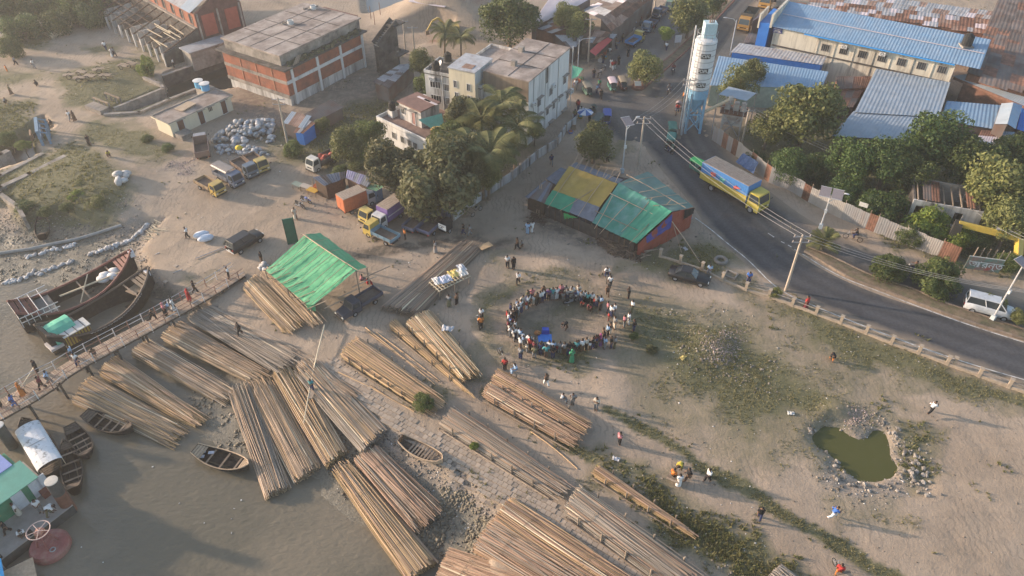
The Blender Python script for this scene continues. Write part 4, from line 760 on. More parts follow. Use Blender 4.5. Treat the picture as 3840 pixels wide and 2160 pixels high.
for k in(1,2,6):sheets(t,(U*k/8,.1,h+.2),(U*(k+1)/8,.1,h+.2),(U*(k+1)/8,V,h+.4),(U*k/8,V,h+.4),1,1,[TIND,RUST])
# ---- corrugated roadside fence --------------------------------------------
FB=[(lambda w:w)(P(p))for p in[o(1790,352),o(1850,392),q(7,2580,380),q(8,30,395),q(8,200,462),q(8,400,580),q(8,600,685),q(8,730,748),q(8,1060,885),q(8,1440,1035),q(8,1880,1205)]]
t=thing('tin_fence','long roadside fence of grey and rusty corrugated sheets','fence',FB[0]);org=FB[0].copy()
FENG=[M('fence_grey',(.27,.265,.26),.65,var=.12,scale=1.2,stain=(.25,.2,.17),sthr=.6,sscale=.8,streak=True),M('fence_pale',(.34,.31,.28),.65,var=.12,streak=True),RUST]
tot=0;k=0
for a,b in zip(FB,FB[1:]):
 n=max(1,round((b-a).length/1.0))
 for i in range(n):
  p=a.lerp(b,i/n)-org;r2_=a.lerp(b,(i+1)/n)-org;hh=2.25+.08*math.sin(k*1.7);up=Vector((0,0,1));k+=1
  ty=2 if k in(3,5,9,12,18,27,35,36,46)else(0 if(k//6)%2==0 else 1)
  mb=MB();nr=8;dn=(b-a).cross(up).normalized();vs_=[]
  for j in range(nr+1):
   w=p.lerp(r2_,j/nr*1.02)+dn*(.03 if j%2 else-.0)
   for zz in(-.1,hh):vs_.append(w+Vector((0,0,zz)))
  mb.add(vs_,[(2*j,2*j+2,2*j+3,2*j+1)for j in range(nr)]);mb.build('fence_sheet',FENG[ty],t)
 MB().beam(a-org+Vector((0,0,1.2))-dn*.06,b-org+Vector((0,0,1.2))-dn*.06,.06).build('rail',WOOD,t)
 for i in range(n//3+1):w=a.lerp(b,i*3/n)-org-dn*.1;MB().tube(w+Vector((0,0,-.2)),w+Vector((0,0,2.6)),.05).build('post',WOOD,t)
for px,lab in((q(8,108,240),'small white notice board on the fence near the rusty sheets'),(q(8,962,612),'white notice board standing above the middle of the tin fence')):
 w=P(px,2.6);nb_=tag(MB().box((0,0,0),(1.0,.06,.55)).build('notice_board',Mc((.6,.57,.52)),loc=w,rz=R(-35)),lab,'sign')
# painted hoarding
A=P(q(8,1965,1255),.3);B=P(q(8,2300,1300),.3);d=B-A;t=thing('hoarding','painted hoarding with large white Bengali lettering on green and red','sign',A,math.atan2(d.y,d.x));Lh=d.length*1.05
bm_=M('hoarding_paint',(.16,.25,.20),var=.3,scale=.8,stain=(.36,.09,.07),sthr=.56,sscale=.7)
MB().box((Lh/2,0,.95),(Lh,.06,1.7)).build('panel',bm_,t);MB().box((Lh/2,0,1.83),(Lh,.07,.08)).build('frame',Mc((.5,.5,.46)),t)
try:text('আরন্ত',1.15,Mc((.62,.62,.6)),t,(Lh*.55,-.04,.85),(R(90),0,0),depth=.02)
except Exception as e:print('text',e)
for x in np.linspace(.1,1,6):MB().tube((Lh*x,.15,-.2),(Lh*x+.2,.3,2.9),.05).build('bamboo_post',WOOD,t)
# ---- roadside fence of concrete posts -------------------------------------
PP=[q(7,1490,1135),q(7,1690,1200),q(7,1910,1270),q(7,2115,1375),q(7,2350,1475),q(12,5,95),q(12,240,180),q(12,478,268),q(12,725,360),q(12,980,460),q(12,1235,565),q(12,1510,660),q(12,1795,770),q(12,2115,890),q(12,2415,1000),q(12,2730,1110)]
W_=[G(p)for p in PP];org=W_[0].copy();org.z=0;t=thing('post_fence','roadside fence of squat concrete posts on a low kerb wall','fence',org);CP=M('post_concrete',(.36,.29,.22),var=.2,scale=3)
pm_=MB().box((0,0,.5),(.3,.3,1.1),tap=(.92,.92)).box((0,0,1.1),(.38,.38,.1)).mesh('post');pm_.materials.append(CP)
for i,w in enumerate(W_):
 dd=W_[min(i+1,len(W_)-1)]-W_[max(i-1,0)];az=math.atan2(dd.y,dd.x);inst('post',pm_,t,w-org,az)
 if i==12:inst('post',pm_,t,w-org+Vector((.55,-.15,0)),az)
 if i:
  a,b=W_[i-1]-org,w-org;a.z=b.z=.12;MB().beam(a,b,.22,.35).build('kerb_wall',CP,t)
  if i>4:a.z=b.z=.8;MB().beam(a,b,.05,.07).build('rail',CONC,t)
# ---- boundary wall of the white building ----------------------------------
BW=[G(p)for p in(q(6,1985,775),q(6,2200,610),q(6,2576,360),q(7,250,150),q(7,450,25),q(3,540,1330),q(3,640,1250))];org=BW[0].copy();org.z=0
t=thing('boundary_wall','dirty white panelled boundary wall beside the tarpaulin shed lane','wall',org);WP=M('wall_panel_paint',(.42,.42,.42),var=.2,stain=(.13,.12,.11),sthr=.55,sscale=.9,streak=True)
for a,b in zip(BW,BW[1:]):
 n=max(1,round((b-a).length/2.2));a=a.copy();b=b.copy();a.z=b.z=0
 for i in range(n):
  p=a.lerp(b,i/n)-org;r_=a.lerp(b,(i+1)/n)-org;MB().beam(p+Vector((0,0,.6)),r_+Vector((0,0,.6)),.16,1.4).build('wall_panel',WP,t);MB().box(p+Vector((0,0,.65)),(.3,.3,1.6),math.atan2(b.y-a.y,b.x-a.x)).build('pier',CONC,t)
# ---- canal walls, sluice gate ----------------------------------------------
def wallrun(name,label,px,z0,z1,w,mat=CONC,cat='wall',cap=True):
 pts=[P(p,z1)for p in px];org=Vector((pts[0].x,pts[0].y,0));t=thing(name,label,cat,org)
 for a,b in zip(pts,pts[1:]):
  a=a-org;b=b-org;m=(z0+z1)/2;a.z=b.z=m;e=(b-a).normalized()*w*.5;MB().beam(a-e,b+e,w,z1-z0).build('wall_run',mat,t)
  if cap:a.z=b.z=z1+.06;MB().beam(a-e,b+e,w+.15,.12).build('coping',CONC,t)
 return t
wallrun('canal_wall','long concrete canal wall running to the river mud',[q(5,-200,520),q(5,0,440),q(5,300,300),q(5,640,130)],-2.2,.35,.6)
wallrun('canal_wall','far bank canal wall beyond the brown channel',[q(5,-200,180),q(5,0,110),q(5,60,80)],-2.2,.3,.8)
wallrun('canal_wall','near edge canal wall beside the weedy mound',[q(5,-150,390),q(5,0,320),q(5,420,105)],-2.2,.2,.5)
wallrun('wing_wall','sunlit concrete wing wall ending at the mud flat',[q(5,-200,390),q(5,0,500),q(5,175,625),q(5,235,735)],-2.0,.6,.35)
wallrun('canal_wall','mossy retaining wall with railing around the grass platform',[q(1,1160,1085),q(1,1640,890),q(1,1620,850),q(1,1450,780)],-2.0,.5,.35)
wallrun('canal_wall','high retaining wall between canal and grey shed',[q(1,1645,760),q(1,2050,620),q(1,2420,500)],-2.0,.5,.4,CONC_D)
wallrun('canal_wall','low canal wall behind the cream pump house',[q(1,1060,1150),q(1,1400,1130),q(1,1700,1000),q(1,1960,900)],-2,.25,.4)
g=G(q(1,430,1400));t=thing('sluice_gate','blue steel sluice gate frame over the canal mouth','gate',(g.x,g.y,-.6),R(-62));t.scale=(.72,)*3
BS=M('sluice_blue',(.15,.235,.32),.6,var=.2,scale=2)
for x in(-3.0,-1,1,3.0):
 MB().box((x,0,1.9),(.28,.5,4.2)).build('upright',BS,t);MB().box((x,1.4,1.6),(.25,.4,3.4)).build('upright',BS,t);MB().beam((x,0,3.9),(x,1.4,3.2),.2).build('strut',BS,t)
for z in(3.95,2.6):MB().box((0,0,z),(6.5,.6,.25)).build('crossbeam',BS,t)
for x in(-2,0,2):MB().box((x,.1,1.0),(1.7,.1,2.2)).build('gate_leaf',M('rust_brown_leaf',(.2,.13,.09),var=.2),t)
MB().box((-2.2,-1.9,.6),(2.6,.3,2.2)).build('side_panel',M('tan_panel',(.33,.22,.14)),t)
A,B=P(q(1,905,1060),.3),P(q(1,1060,1120),.3);t=thing('bridge_abutment','concrete bridge abutment with railings beside the path','bridge',(A.x,A.y,0));Bv=B-A;MB().beam((0,0,.3),(Bv.x,Bv.y,.3),1.6,.7).build('deck',CONC,t)
for k in range(2):
 off=Vector((-Bv.y,Bv.x,0)).normalized()*(.9+2.0*k)
 MB().beam(off+Vector((0,0,1.2)),off+Vector((Bv.x,Bv.y,1.2)),.2,.25).build('railing',WOOD,t)
 for i in range(4):pp=off+Vector((Bv.x,Bv.y,0))*(i/3);MB().box(pp+Vector((0,0,.6)),(.18,.18,1.2)).build('rail_post',CONC,t)
# ---- medians with kerb stones ----------------------------------------------
def median(pts_l,pts_r,label,soil,kerb,name='median'):
 l_=smooth(pts_l,1);r_=smooth(pts_r,1);A=resample(l_,40);B=resample(r_,40);v=[]
 for a,b in zip(A,B):
  for j in range(5):p=a.lerp(b,j/4);v.append((p.x,p.y,.16+.12*math.sin(math.pi*j/4)+random.uniform(-.03,.03)))
 ii=(np.arange(39)[:,None]*5+np.arange(4)[None,:]).ravel();me=mesh_np(name,v,np.stack([ii,ii+1,ii+6,ii+5],1));me.materials.append(soil);ob=link(bpy.data.objects.new(name,me));kind(ob,'structure');ob['label']=label
 for pts in(l_,r_):
  L=sum((Vector(b)-Vector(a)).length for a,b in zip(pts,pts[1:]));n=max(2,int(L/1.1));S=resample(pts,n+1)
  for a,b in zip(S,S[1:]):
   d=(b-a).normalized()*.02;MB().beam(a+d+Vector((0,0,.07)),b-d+Vector((0,0,.07)),.2,.32+random.uniform(-.02,.02)).build('kerb_stone',kerb,ob)
SOIL=M('median_soil',(.17,.125,.085),var=.35,scale=2,stain=(.10,.10,.05),sthr=.55,sscale=1.2,bump=.03,world=True);KRB=M('kerb_brown',(.23,.175,.13),var=.25,rand=.2);KRR=M('kerb_red',(.23,.11,.08),var=.25,rand=.2)
median(xy(Q(8,[(360,1085),(520,1170),(700,1290),(900,1390),(1080,1449)])+Q(12,[(1400,120),(2000,345),(2700,560)])),xy(Q(8,[(400,1050),(640,1140),(900,1270),(1100,1360),(1480,1470)])+Q(12,[(1640,110),(2100,270),(2700,470)])),'weedy brown median strip of the curved road',SOIL,KRB)
median(xy(Q(3,[(1225,860),(1560,600),(1790,390),(2190,-10),(2380,-200)])),xy(Q(3,[(1310,905),(1620,640),(1850,430),(2250,-10),(2450,-200)])),'red kerbed planted median of the market street',SOIL,KRR)
# ================================================================ bamboo
BAM={'gold':M('bamboo_gold',(.44,.295,.165),.6,var=.15,scale=2,rand=.38),'tan':M('bamboo_tan',(.375,.27,.185),.65,var=.15,scale=2,rand=.38),'grey':M('bamboo_grey',(.305,.255,.205),.7,var=.15,scale=2,rand=.36),
       'red':M('bamboo_red',(.385,.25,.17),.65,var=.15,scale=2,rand=.36),'pale':M('bamboo_pale',(.66,.55,.38),.6,var=.12,scale=2,rand=.2),'dark':M('bamboo_dark',(.28,.215,.16),.75,var=.2,scale=2,rand=.3)}
BAMI={k:M('inner_'+k,tuple(c*.8 for c in{'gold':(.44,.31,.16),'tan':(.40,.30,.19),'grey':(.32,.28,.23),'red':(.41,.27,.17),'pale':(.6,.5,.35),'dark':(.27,.21,.155)}[k]),.8,var=.15,isl=.3)for k in BAM}
ROPE=M('rope',(.22,.18,.12),.9)
PM=[]
for v in range(5):
 pts=[(x,.5*(.045*math.sin(math.pi*x)*(v-2)+.004*math.sin(9*x+v)),.25*(.008*math.sin(math.pi*x)*(2-v)))for x in np.linspace(0,1,7)]
 mb=MB();k0=0
 # built with unit length; cross-section scaled on the object
 n=6
 for i,x in enumerate(np.linspace(0,1,7)):
  rr=1-.38*x
  for j in range(n):a=2*math.pi*j/n;mb.v.append((x,rr*math.cos(a)+pts[i][1]*55,rr*math.sin(a)+pts[i][2]*55))
 for i in range(6):
  for j in range(n):mb.f.append((i*n+j,(i+1)*n+j,(i+1)*n+(j+1)%n,i*n+(j+1)%n))
 mb.f.append(tuple(range(n)));mb.f.append(tuple(6*n+j for j in range(n))[::-1]);me=mb.mesh('pole',True);me.materials.append(BAM['tan']);PM.append(me)
def pole(par,a,b,r,mat,name='pole'):
 d=b-a;L=d.length;rot=d.to_track_quat('X','Z').to_euler();return inst(name,random.choice(PM),par,a,sc=(L,r,r),mat=mat,rot=rot)
def bundle(label,c4,za,zb,tint,thick=.8,layers=2,rag=.12,cross=.09,rack=0,mix=None,r=.043,group=None,dens=1.0,name='bamboo_bundle',f=o,dome=.55,zrel=False):
 zz=[]
 for ps,z0 in((c4[:2],za),(c4[2:],zb)):
  z=z0
  for _ in range(4):w=[P(f(*p),z)for p in ps];w.append((w[0]+w[1])/2);z=max([z0]+[h1(k.x,k.y)+thick*.5 for k in w])
  zz.append(z)
 za,zb=zz;a1,a2,b1,b2=[P(f(*p),z)for p,z in zip(c4,(za,za,zb,zb))]
 org=(a1+a2+b1+b2)/4;t=thing(name,label,'bamboo',(org.x,org.y,min(za,zb)-thick),0,group);O3=Vector(t.location)
 wa=(a2-a1).length;n=max(5,int(max(wa,(b2-b1).length*.8)/(2.0*r)*dens));ax=((b1+b2)-(a1+a2)).normalized()
 def pts(tt,lay,jit):
  dz=thick*(dome*math.sqrt(max(0,1-(2*tt-1)**2))-dome*.6)-lay*r*1.7
  te=min(1.1,max(-.1,tt+random.gauss(0,cross*(2.2 if random.random()<.15 else 1))*jit));A=a1.lerp(a2,tt)+Vector((0,0,dz));B=b1.lerp(b2,te)+Vector((0,0,dz*.7+random.uniform(-.04,.06)*jit));d=B-A
  return A-d*random.uniform(-.02,.035),B+d*random.uniform(-rag,rag*.7)
 for lay in range(layers):
  for i in range(n):
   tt=(i+.5*(lay%2)+random.uniform(-.25,.25))/(n-1);tt=min(1,max(0,tt));A,B=pts(tt,lay,1)
   m_=BAM[tint]if not mix or random.random()>.42 else BAM[random.choice(mix+['dark','pale']if random.random()<.3 else mix)]
   pole(t,A-O3,B-O3,r*random.uniform(.55,1.3),m_)
 inner=MB();nl=max(1,int(thick/(r*1.9))-layers+1)
 for lay in range(layers,layers+nl):
  for i in range(n):
   tt=(i+random.random())/n;A,B=pts(tt,lay,.7);inner.tube(A-O3,A.lerp(B,.97)-O3,r,r*.65,5)
 kind(inner.build('inner_poles',BAMI[tint],t),'stuff')
 for k in(.22,.72):
  A=a1.lerp(b1,k)-O3;B=a2.lerp(b2,k)-O3;m=(A+B)/2;up=Vector((0,0,thick*dome*.45+.05));MB().path([A-Vector((0,0,.3)),A.lerp(m,.3)+up*.75,m+up,B.lerp(m,.3)+up*.75,B-Vector((0,0,.3))],.014,4).build('binding_rope',ROPE,t)
 if rack:
  for i in range(rack):
   k=(i+.5)/rack*.92+.02
   for A,B,s in((a2,b2,1),(a1,b1,-1)):
    w=A.lerp(B,k)+((a2-a1).normalized()*.12*s);MB().beam(w-O3-Vector((0,0,thick*1.3)),w-O3+Vector((0,0,.35)),.12).build('rack_post',WOOD,t)
  MB().tube(a2-O3+(a2-a1).normalized()*.3-Vector((0,0,thick*.8)),b2-O3+(b2-b1).normalized()*.3-Vector((0,0,thick*.8)),.07).build('rack_rail',WOOD,t)
 return t
bundle('golden bamboo raft nearest the moored rowing boats, butts under the jetty',[(236,942),(183,1008),(462,1072),(428,1118)],-1.2,-1.7,'gold',.9,mix=['tan','grey'])
bundle('golden bamboo raft next to the raft by the rowing boats',[(300,893),(252,938),(512,1046),(478,1066)],-1.2,-1.6,'gold',.9,mix=['tan','red'])
bundle('greyish bamboo raft with butts below the middle of the jetty',[(380,850),(333,886),(592,980),(556,1010)],-1.1,-1.5,'tan',.85,mix=['grey'])
bundle('bamboo raft with golden tips beside the grey bank poles',[(460,806),(408,846),(672,932),(640,962)],-1.0,-1.4,'tan',.8,mix=['gold','grey'])
bundle('flat spread of grey bamboo drying on the rubble bank',[(535,765),(472,800),(760,888),(690,928)],-.6,-1.0,'grey',.45,cross=.12,rag=.12,mix=['grey','tan'])
bundle('bamboo raft with dark butts pointing into the open river',[(728,1214),(664,1245),(626,965),(580,992)],-1.5,-1.1,'tan',.9,rag=.1,mix=['grey'])
bundle('bamboo raft lying between the open river raft and the golden crossed raft',[(804,1164),(736,1205),(678,948),(628,972)],-1.5,-1.1,'tan',.9,rag=.1,mix=['gold'])
bundle('golden crossed bamboo raft with a man and plank across its top',[(872,1126),(816,1165),(738,918),(688,938)],-1.4,-1.0,'gold',.9,rag=.1,cross=.1,mix=['tan'])
bundle('grey bamboo raft along the rubble bank beside the crossed raft',[(972,1072),(905,1130),(795,905),(748,935)],-1.2,-.8,'grey',.7,rag=.08,mix=['tan','gold'])
bundle('tan bamboo pile on the bank above the grey raft',[(770,900),(745,920),(900,985),(862,1010)],-.6,-.9,'tan',.5,cross=.08)
bundle('fanned bamboo raft with ragged tips beside the beached pale rowing boat',[(957,1121),(892,1156),(1106,1272),(1042,1328)],-1.1,-1.5,'red',.95,rag=.13,mix=['grey','tan'])
bundle('long golden bamboo raft reaching out into the river below the fanned raft',[(1097,1402),(1020,1452),(880,1166),(842,1186)],-1.5,-1.1,'gold',.95,rag=.08,mix=['tan','red'])
bundle('reddish bamboo raft cut by the frame edge beside the mud',[(1138,1375),(1096,1462),(1400,1470),(1300,1545)],-1.1,-1.1,'red',.9,mix=['tan'])
bundle('broad grey brown bamboo stack on the lower paving',[(1250,1300),(1194,1376),(1520,1462),(1440,1520)],-.4,-.4,'red',.9,mix=['grey','tan'])
bundle('orange bamboo stack on top of the broad grey brown stack',[(1296,1250),(1248,1302),(1590,1452),(1520,1480)],-.1,-.1,'red',.9,mix=['gold'])
bundle('large weathered bamboo stack on racks between paving and sand track',[(1465,1220),(1424,1280),(1780,1455),(1690,1470)],.9,.9,'grey',1.0,rack=4,mix=['red','tan'])
bundle('weathered bamboo stack on racks beside the paved slope shrub',[(1150,1022),(1112,1064),(1424,1213),(1388,1238)],.6,.6,'grey',.8,rack=5,mix=['tan','red'])
bundle('upper reddish bamboo stack where men sit beside the crowd',[(1262,926),(1238,958),(1478,1058),(1456,1086)],.9,.9,'red',.9,rack=3,mix=['gold'])
bundle('lower reddish bamboo stack on racks parallel to the sitting men',[(1236,962),(1218,990),(1456,1092),(1438,1116)],.8,.8,'red',.8,rack=4,mix=['tan'])
bundle('golden bamboo stack on racks between the two sand tracks',[(905,846),(860,890),(1112,1000),(1080,1030)],.7,.6,'gold',.8,rack=6,mix=['red','tan'])
bundle('bright golden bamboo stack behind the crowd with a plastic sheet on it',[(1085,778),(1022,812),(1204,930),(1160,948)],.9,.9,'gold',.9,rack=4,mix=['pale','red'])
bundle('narrow golden bamboo stack with one long tip beside the plastic sheet stack',[(1000,804),(982,820),(1192,996),(1168,978)],.5,.4,'gold',.5,rack=4,rag=.05)
bundle('dark reddish bamboo stack beside the market lattice table',[(962,765),(1052,786),(1152,612),(1218,618)],.7,.7,'dark',.7,mix=['red','grey'],cross=.04)
bundle('golden bamboo stack along the outer edge of the green tent',[(648,690),(612,722),(762,806),(722,834)],.6,.5,'gold',.7,mix=['tan'])
bundle('tan bamboo stack running under the green tent roof',[(690,668),(655,690),(812,800),(780,815)],.8,.6,'tan',.6,cross=.1,mix=['gold'])
bundle('thin bamboo stack on low racks in the grass strip',[(1512,1170),(1495,1190),(1742,1336),(1734,1342)],.5,.4,'gold',.5,rack=4,mix=['red'])
bundle('small weathered bamboo stack at the grass end of the track',[(1968,1417),(1935,1447),(2040,1470),(2000,1500)],.5,.5,'grey',.6)
bundle('brown bamboo stack lying beside the purple box truck',[(1060,512),(1028,500),(985,550),(958,538)],.5,.5,'dark',.5)
bundle('pale new bamboo stack with dark butts beside the bushes',Q(1,[(700,200),(720,240),(500,150),(470,200)]),.9,.9,'pale',.9,r=.07)
bundle('larger pale new bamboo stack by the sandy yard',Q(1,[(640,290),(520,350),(420,170),(300,230)]),.9,.9,'pale',.8,r=.07)
def loose(label,a,b,za=None,zb=None,tint='gold',group=None):
 A=G(a)if za is None else P(a,za);B=G(b)if zb is None else P(b,zb)
 if za is None:A.z+=.07
 if zb is None:B.z+=.07
 d=B-A;ob=inst('bamboo_pole',random.choice(PM),None,A,sc=(d.length,.06,.06),mat=BAM[tint],rot=d.to_track_quat('X','Z').to_euler());return tag(ob,label,'bamboo pole',group)
loose('single long bamboo pole lying on the sand track',q(10,1100,400),q(10,1800,975));loose('bamboo pole alongside the single long pole on the track',q(10,1110,435),q(10,1830,945));loose('third slim pole above the two on the track',q(10,1210,450),q(10,1850,940))
loose('bamboo pole on the paving below the golden stack',q(10,830,850),q(10,1590,1250));loose('bamboo pole beside the shrub on the sloping paving',q(10,1150,985),q(10,1600,1240))
loose('bamboo pole lying on dirt above the thin grass stack',q(15,190,0),q(15,655,375));loose('very long pole held by the man on the crossed raft',q(10,690,370),q(10,480,1355),.6,-.3,'pale')
loose('pale pole leaning off the jetty towards the water',q(9,340,800),q(9,60,1165),1.2,.6,'pale')
pk=thing('plank','long grey plank lying across the crossed raft','plank',P(q(10,600,980),.1));A=P(q(10,660,850),.1);B=P(q(10,540,1110),-.1);MB().beam(A-Vector(pk.location),B-Vector(pk.location),.45,.06).build('board',WOOD,pk)
# ================================================================ jetty
CL=[P(q(9,*p),.35)for p in((-200,1330),(250,1085),(560,890),(800,740),(1000,635),(1500,372),(1800,205),(2150,5))]+[P(q(5,2420,1290),.25)]
org=CL[-1].copy();org.z=0;jt=thing('jetty','plank jetty with pipe railings leading from the sand to the river','jetty',org);S=resample([(p.x,p.y)for p in CL],150);JW=1.9
PLK=M('jetty_plank',(.36,.27,.20),var=.2,scale=3,rand=.22);rail_w=M('rail_white',(.55,.52,.5),var=.2);rail_r=M('rail_rust',(.27,.15,.11),var=.25)
L_,R_=[],[]
for i in range(149):
 a,b=S[i]-org,S[i+1]-org;a.z=b.z=.33;d=(b-a).normalized();s=Vector((-d.y,d.x,0));w=JW*(1.35 if i<34 else 1.0)
 MB().hexa([a+d*.015-s*w/2-Vector((0,0,.06)),b-d*.015-s*w/2-Vector((0,0,.06)),b-d*.015+s*w/2-Vector((0,0,.06)),a+d*.015+s*w/2-Vector((0,0,.06)),a+d*.015-s*w/2,b-d*.015-s*w/2,b-d*.015+s*w/2,a+d*.015+s*w/2]).build('plank',PLK,jt)
 if i%8==0 or i==148:L_.append(a+s*w/2);R_.append(a-s*w/2)
 if i%16==4:
  for sg in(-1,1):MB().tube(a+s*sg*w*.38-Vector((0,0,.1)),a+s*sg*w*.5-Vector((0,0,3.4)),.11,n=8).build('pile',M('wet_pile',(.07,.06,.05),var=.3),jt)
  MB().beam(a+s*w*.5-Vector((0,0,.35)),a-s*w*.5-Vector((0,0,.35)),.15).build('cross_beam',DWOOD,jt)
for k,side in enumerate((L_,R_)):
 for i,(a,b)in enumerate(zip(side,side[1:])):
  MB().tube(a+Vector((0,0,1.0)),b+Vector((0,0,1.0)),.035).build('rail',rail_r if k else STEEL,jt);MB().tube(a+Vector((0,0,.5)),b+Vector((0,0,.5)),.03).build('rail',rail_r if i%2 else rail_w,jt)
  MB().tube(a-Vector((0,0,.3)),a+Vector((0,0,1.05)),.05).build('rail_post',rail_w if i%2 else rail_r,jt)
 MB().path([p-Vector((0,0,.15))for p in side],.1,4).build('edge_beam',DWOOD,jt)
# ================================================================ boats
TAR=M('tarred_planks',(.017,.015,.014),.8,var=.35,scale=3,spec=.1,stain=(.035,.03,.026),sthr=.58,sscale=1.5);BWOOD=M('boat_wood',(.095,.072,.055),.75,var=.3,scale=4,rand=.2);THW=M('thwart_wood',(.24,.18,.13),.75,var=.25,rand=.2);BPALE=M('boat_pale_wood',(.38,.28,.19),.7,var=.25,scale=4,rand=.2);RED=M('oxide_red',(.15,.055,.045),.7,var=.25,scale=2)
def boat(name,label,stern,bow,z,beam,depth=.6,sheer=.5,thw=4,hull=TAR,inn=TAR,rail=BWOOD,cat='boat',fine=.55,tr=.55,deck=True,group=None):
 A=P(stern,z);B=P(bow,z);d=B-A;L=d.length;t=thing(name,label,cat,(A.x,A.y,z-depth),math.atan2(d.y,d.x),group);N=14
 hw=lambda x:beam/2*(tr+(1-tr)*math.sin(min(1,x/.45)*math.pi/2))*(1 if x<.5 else max(.03,math.cos((x-.5)/.5*math.pi/2)**fine))
 gz=lambda x:depth+sheer*(abs(x-.42)/.58)**2.2+(.25*sheer*max(0,.25-x)/.25)
 kz=lambda x:.0+sheer*.8*max(0,(x-.72)/.28)**1.6+.12*max(0,(.15-x)/.15)
 out=MB();k=9;prof=[(math.cos(a),math.sin(a))for a in np.linspace(math.pi,2*math.pi,k)]
 def surf(mb,off):
  b0=len(mb.v)
  for i in range(N+1):
   x=i/N;w=max(.02,hw(x)-off);g_=gz(x);kk=kz(x)+off
   for c,s in prof:c2=math.copysign(abs(c)**.7,c);mb.v.append((x*L,c2*w,g_+(g_-kk)*(-abs(s)**.8)))
  for i in range(N):
   for j in range(k-1):mb.f.append((b0+i*k+j,b0+i*k+j+1,b0+(i+1)*k+j+1,b0+(i+1)*k+j))
  mb.f.append(tuple(b0+j for j in range(k)))
 surf(out,0);out.build('hull',hull,t);i_=MB();surf(i_,.07);i_.build('hull_lining',inn,t)
 for sg in(-1,1):MB().path([(i/N*L,sg*hw(i/N),gz(i/N)+.02)for i in range(N+1)],max(.05,beam*.03),5).build('gunwale',rail,t)
 fl=MB();fl.add([(.08*L,-hw(.08)*.55,kz(.08)+.16),(.85*L,-hw(.85)*.45,kz(.85)+.16),(.85*L,hw(.85)*.45,kz(.85)+.16),(.08*L,hw(.08)*.55,kz(.08)+.16)],[(0,1,2,3)]);fl.build('floor_boards',inn,t)
 for i in range(thw):
  x=.28+.5*i/max(1,thw-1);MB().box((x*L,0,gz(x)-.14),(.16,hw(x)*1.9,.05)).build('thwart',THW,t)
 if deck:
  for x0,x1,nn in((0,.16,4),(.84,.97,4)):
   for j in range(nn):
    xa=x0+(x1-x0)*j/nn+.004;xb=x0+(x1-x0)*(j+1)/nn-.004;MB().hexa([(xa*L,-hw(xa)*.93,gz(xa)-.08),(xb*L,-hw(xb)*.93,gz(xb)-.08),(xb*L,hw(xb)*.93,gz(xb)-.08),(xa*L,hw(xa)*.93,gz(xa)-.08),(xa*L,-hw(xa)*.93,gz(xa)-.04),(xb*L,-hw(xb)*.93,gz(xb)-.04),(xb*L,hw(xb)*.93,gz(xb)-.04),(xa*L,hw(xa)*.93,gz(xa)-.04)]).build('deck_board',rail,t)
 return t,L,hw,gz
boat('rowing_boat','dark wooden rowing boat resting in the mud channel',q(5,425,945),q(5,425,745),-1.0,1.7,.6,.7,3)
boat('rowing_boat','black rowing boat with raised stem below the golden raft',q(9,870,1290),q(9,1350,1449),-1.5,1.8,.6,.8,4)
boat('rowing_boat','dark rowing boat with tan stern board beside the white canopy boat',q(13,720,-40),q(13,900,270),-1.5,1.8,.6,.7,4,rail=BWOOD)
boat('rowing_boat','narrow black rowing boat moored by the rusty pile',q(13,760,600),q(13,670,130),-1.5,1.7,.6,.8,4)
t,L,hw,gz=boat('rowing_boat','wooden rowing boat with cushions drifting off the river rafts',q(13,1970,190),q(13,2515,365),-1.5,1.9,.6,.6,3,rail=BPALE)
for x,y in((.1,.2),(.14,-.3),(.24,.35)):MB().box((x*L,y,.52),(.5,.28,.08),.4).build('cushion',Mc((.45,.45,.5)),t)
boat('rowing_boat','pale grey rowing boat beached with open ribs on the muddy slope',q(14,1455,75),q(14,1880,300),max(-1.2,G(q(14,1660,190)).z+.35),1.5,.5,.4,8,hull=BPALE,inn=BWOOD,rail=BPALE,fine=.4,deck=False)
t,L,hw,gz=boat('cargo_boat','large dark wooden cargo boat with railed stern and white sacks at the bow',q(9,185,315),q(5,1380,1230),-.5,4.7,2.2,2.3,3,rail=RED,fine=.7)
boatA=t
for i in range(7):MB().tube((L*(.0+.045*i),-1.9,2.3),(L*(.0+.045*i),-1.9,3.6),.04).build('rail_post',rail_w,t)
for z in(2.9,3.5):MB().tube((0,-1.9,z),(.3*L,-1.9,z),.05).build('rail',rail_w,t);MB().tube((0,1.7,z),(.3*L,1.9,z),.05).build('rail',rail_w,t)
for i in range(4):MB().tube((L*.075*i,-1.9,3.5),(L*.075*i,1.8,3.5),.04).build('rail',rail_w,t)
MB().box((L*.16,0,2.35),(L*.24,3.4,.1)).build('stern_deck',Mc((.12,.12,.115)),t);MB().beam((L*.35,.5,2.4),(L*.85,-.9,3.0),.14).build('spar',PALEW,t);MB().tube((L*.45,-1.6,2.0),(L*.62,1.0,3.2),.07).build('boat_pole',PALEW,t)
for x,y in((.74,.3),(.78,-.5),(.82,.2),(.70,-.1)):
 w=t.matrix_basis@Vector((x*L,y,2.55+1.2*max(0,x-.7)));s=MB().blob((0,0,0),(.75,.5,.4),9,6,.08).build('sack',Mc((.62,.6,.58)),smooth=True,loc=w);tag(s,'bulging white sack in the bow of the railed cargo boat','sack','sacks in the cargo boat bow')
MB().box((L*.995,0,4.1),(.5,.7,.7)).build('stem_head',Mc((.6,.6,.62)),t)
t,L,hw,gz=boat('cargo_boat','black wooden cargo boat with green tarpaulin cabin beside the jetty',q(9,470,550),q(5,1560,1400),-.7,4.6,1.9,2.3,2,rail=BWOOD,fine=.7)
GT=M('boat_green_tarp',(.10,.42,.28),.55,var=.12,scale=2);n=8;vs_=[]
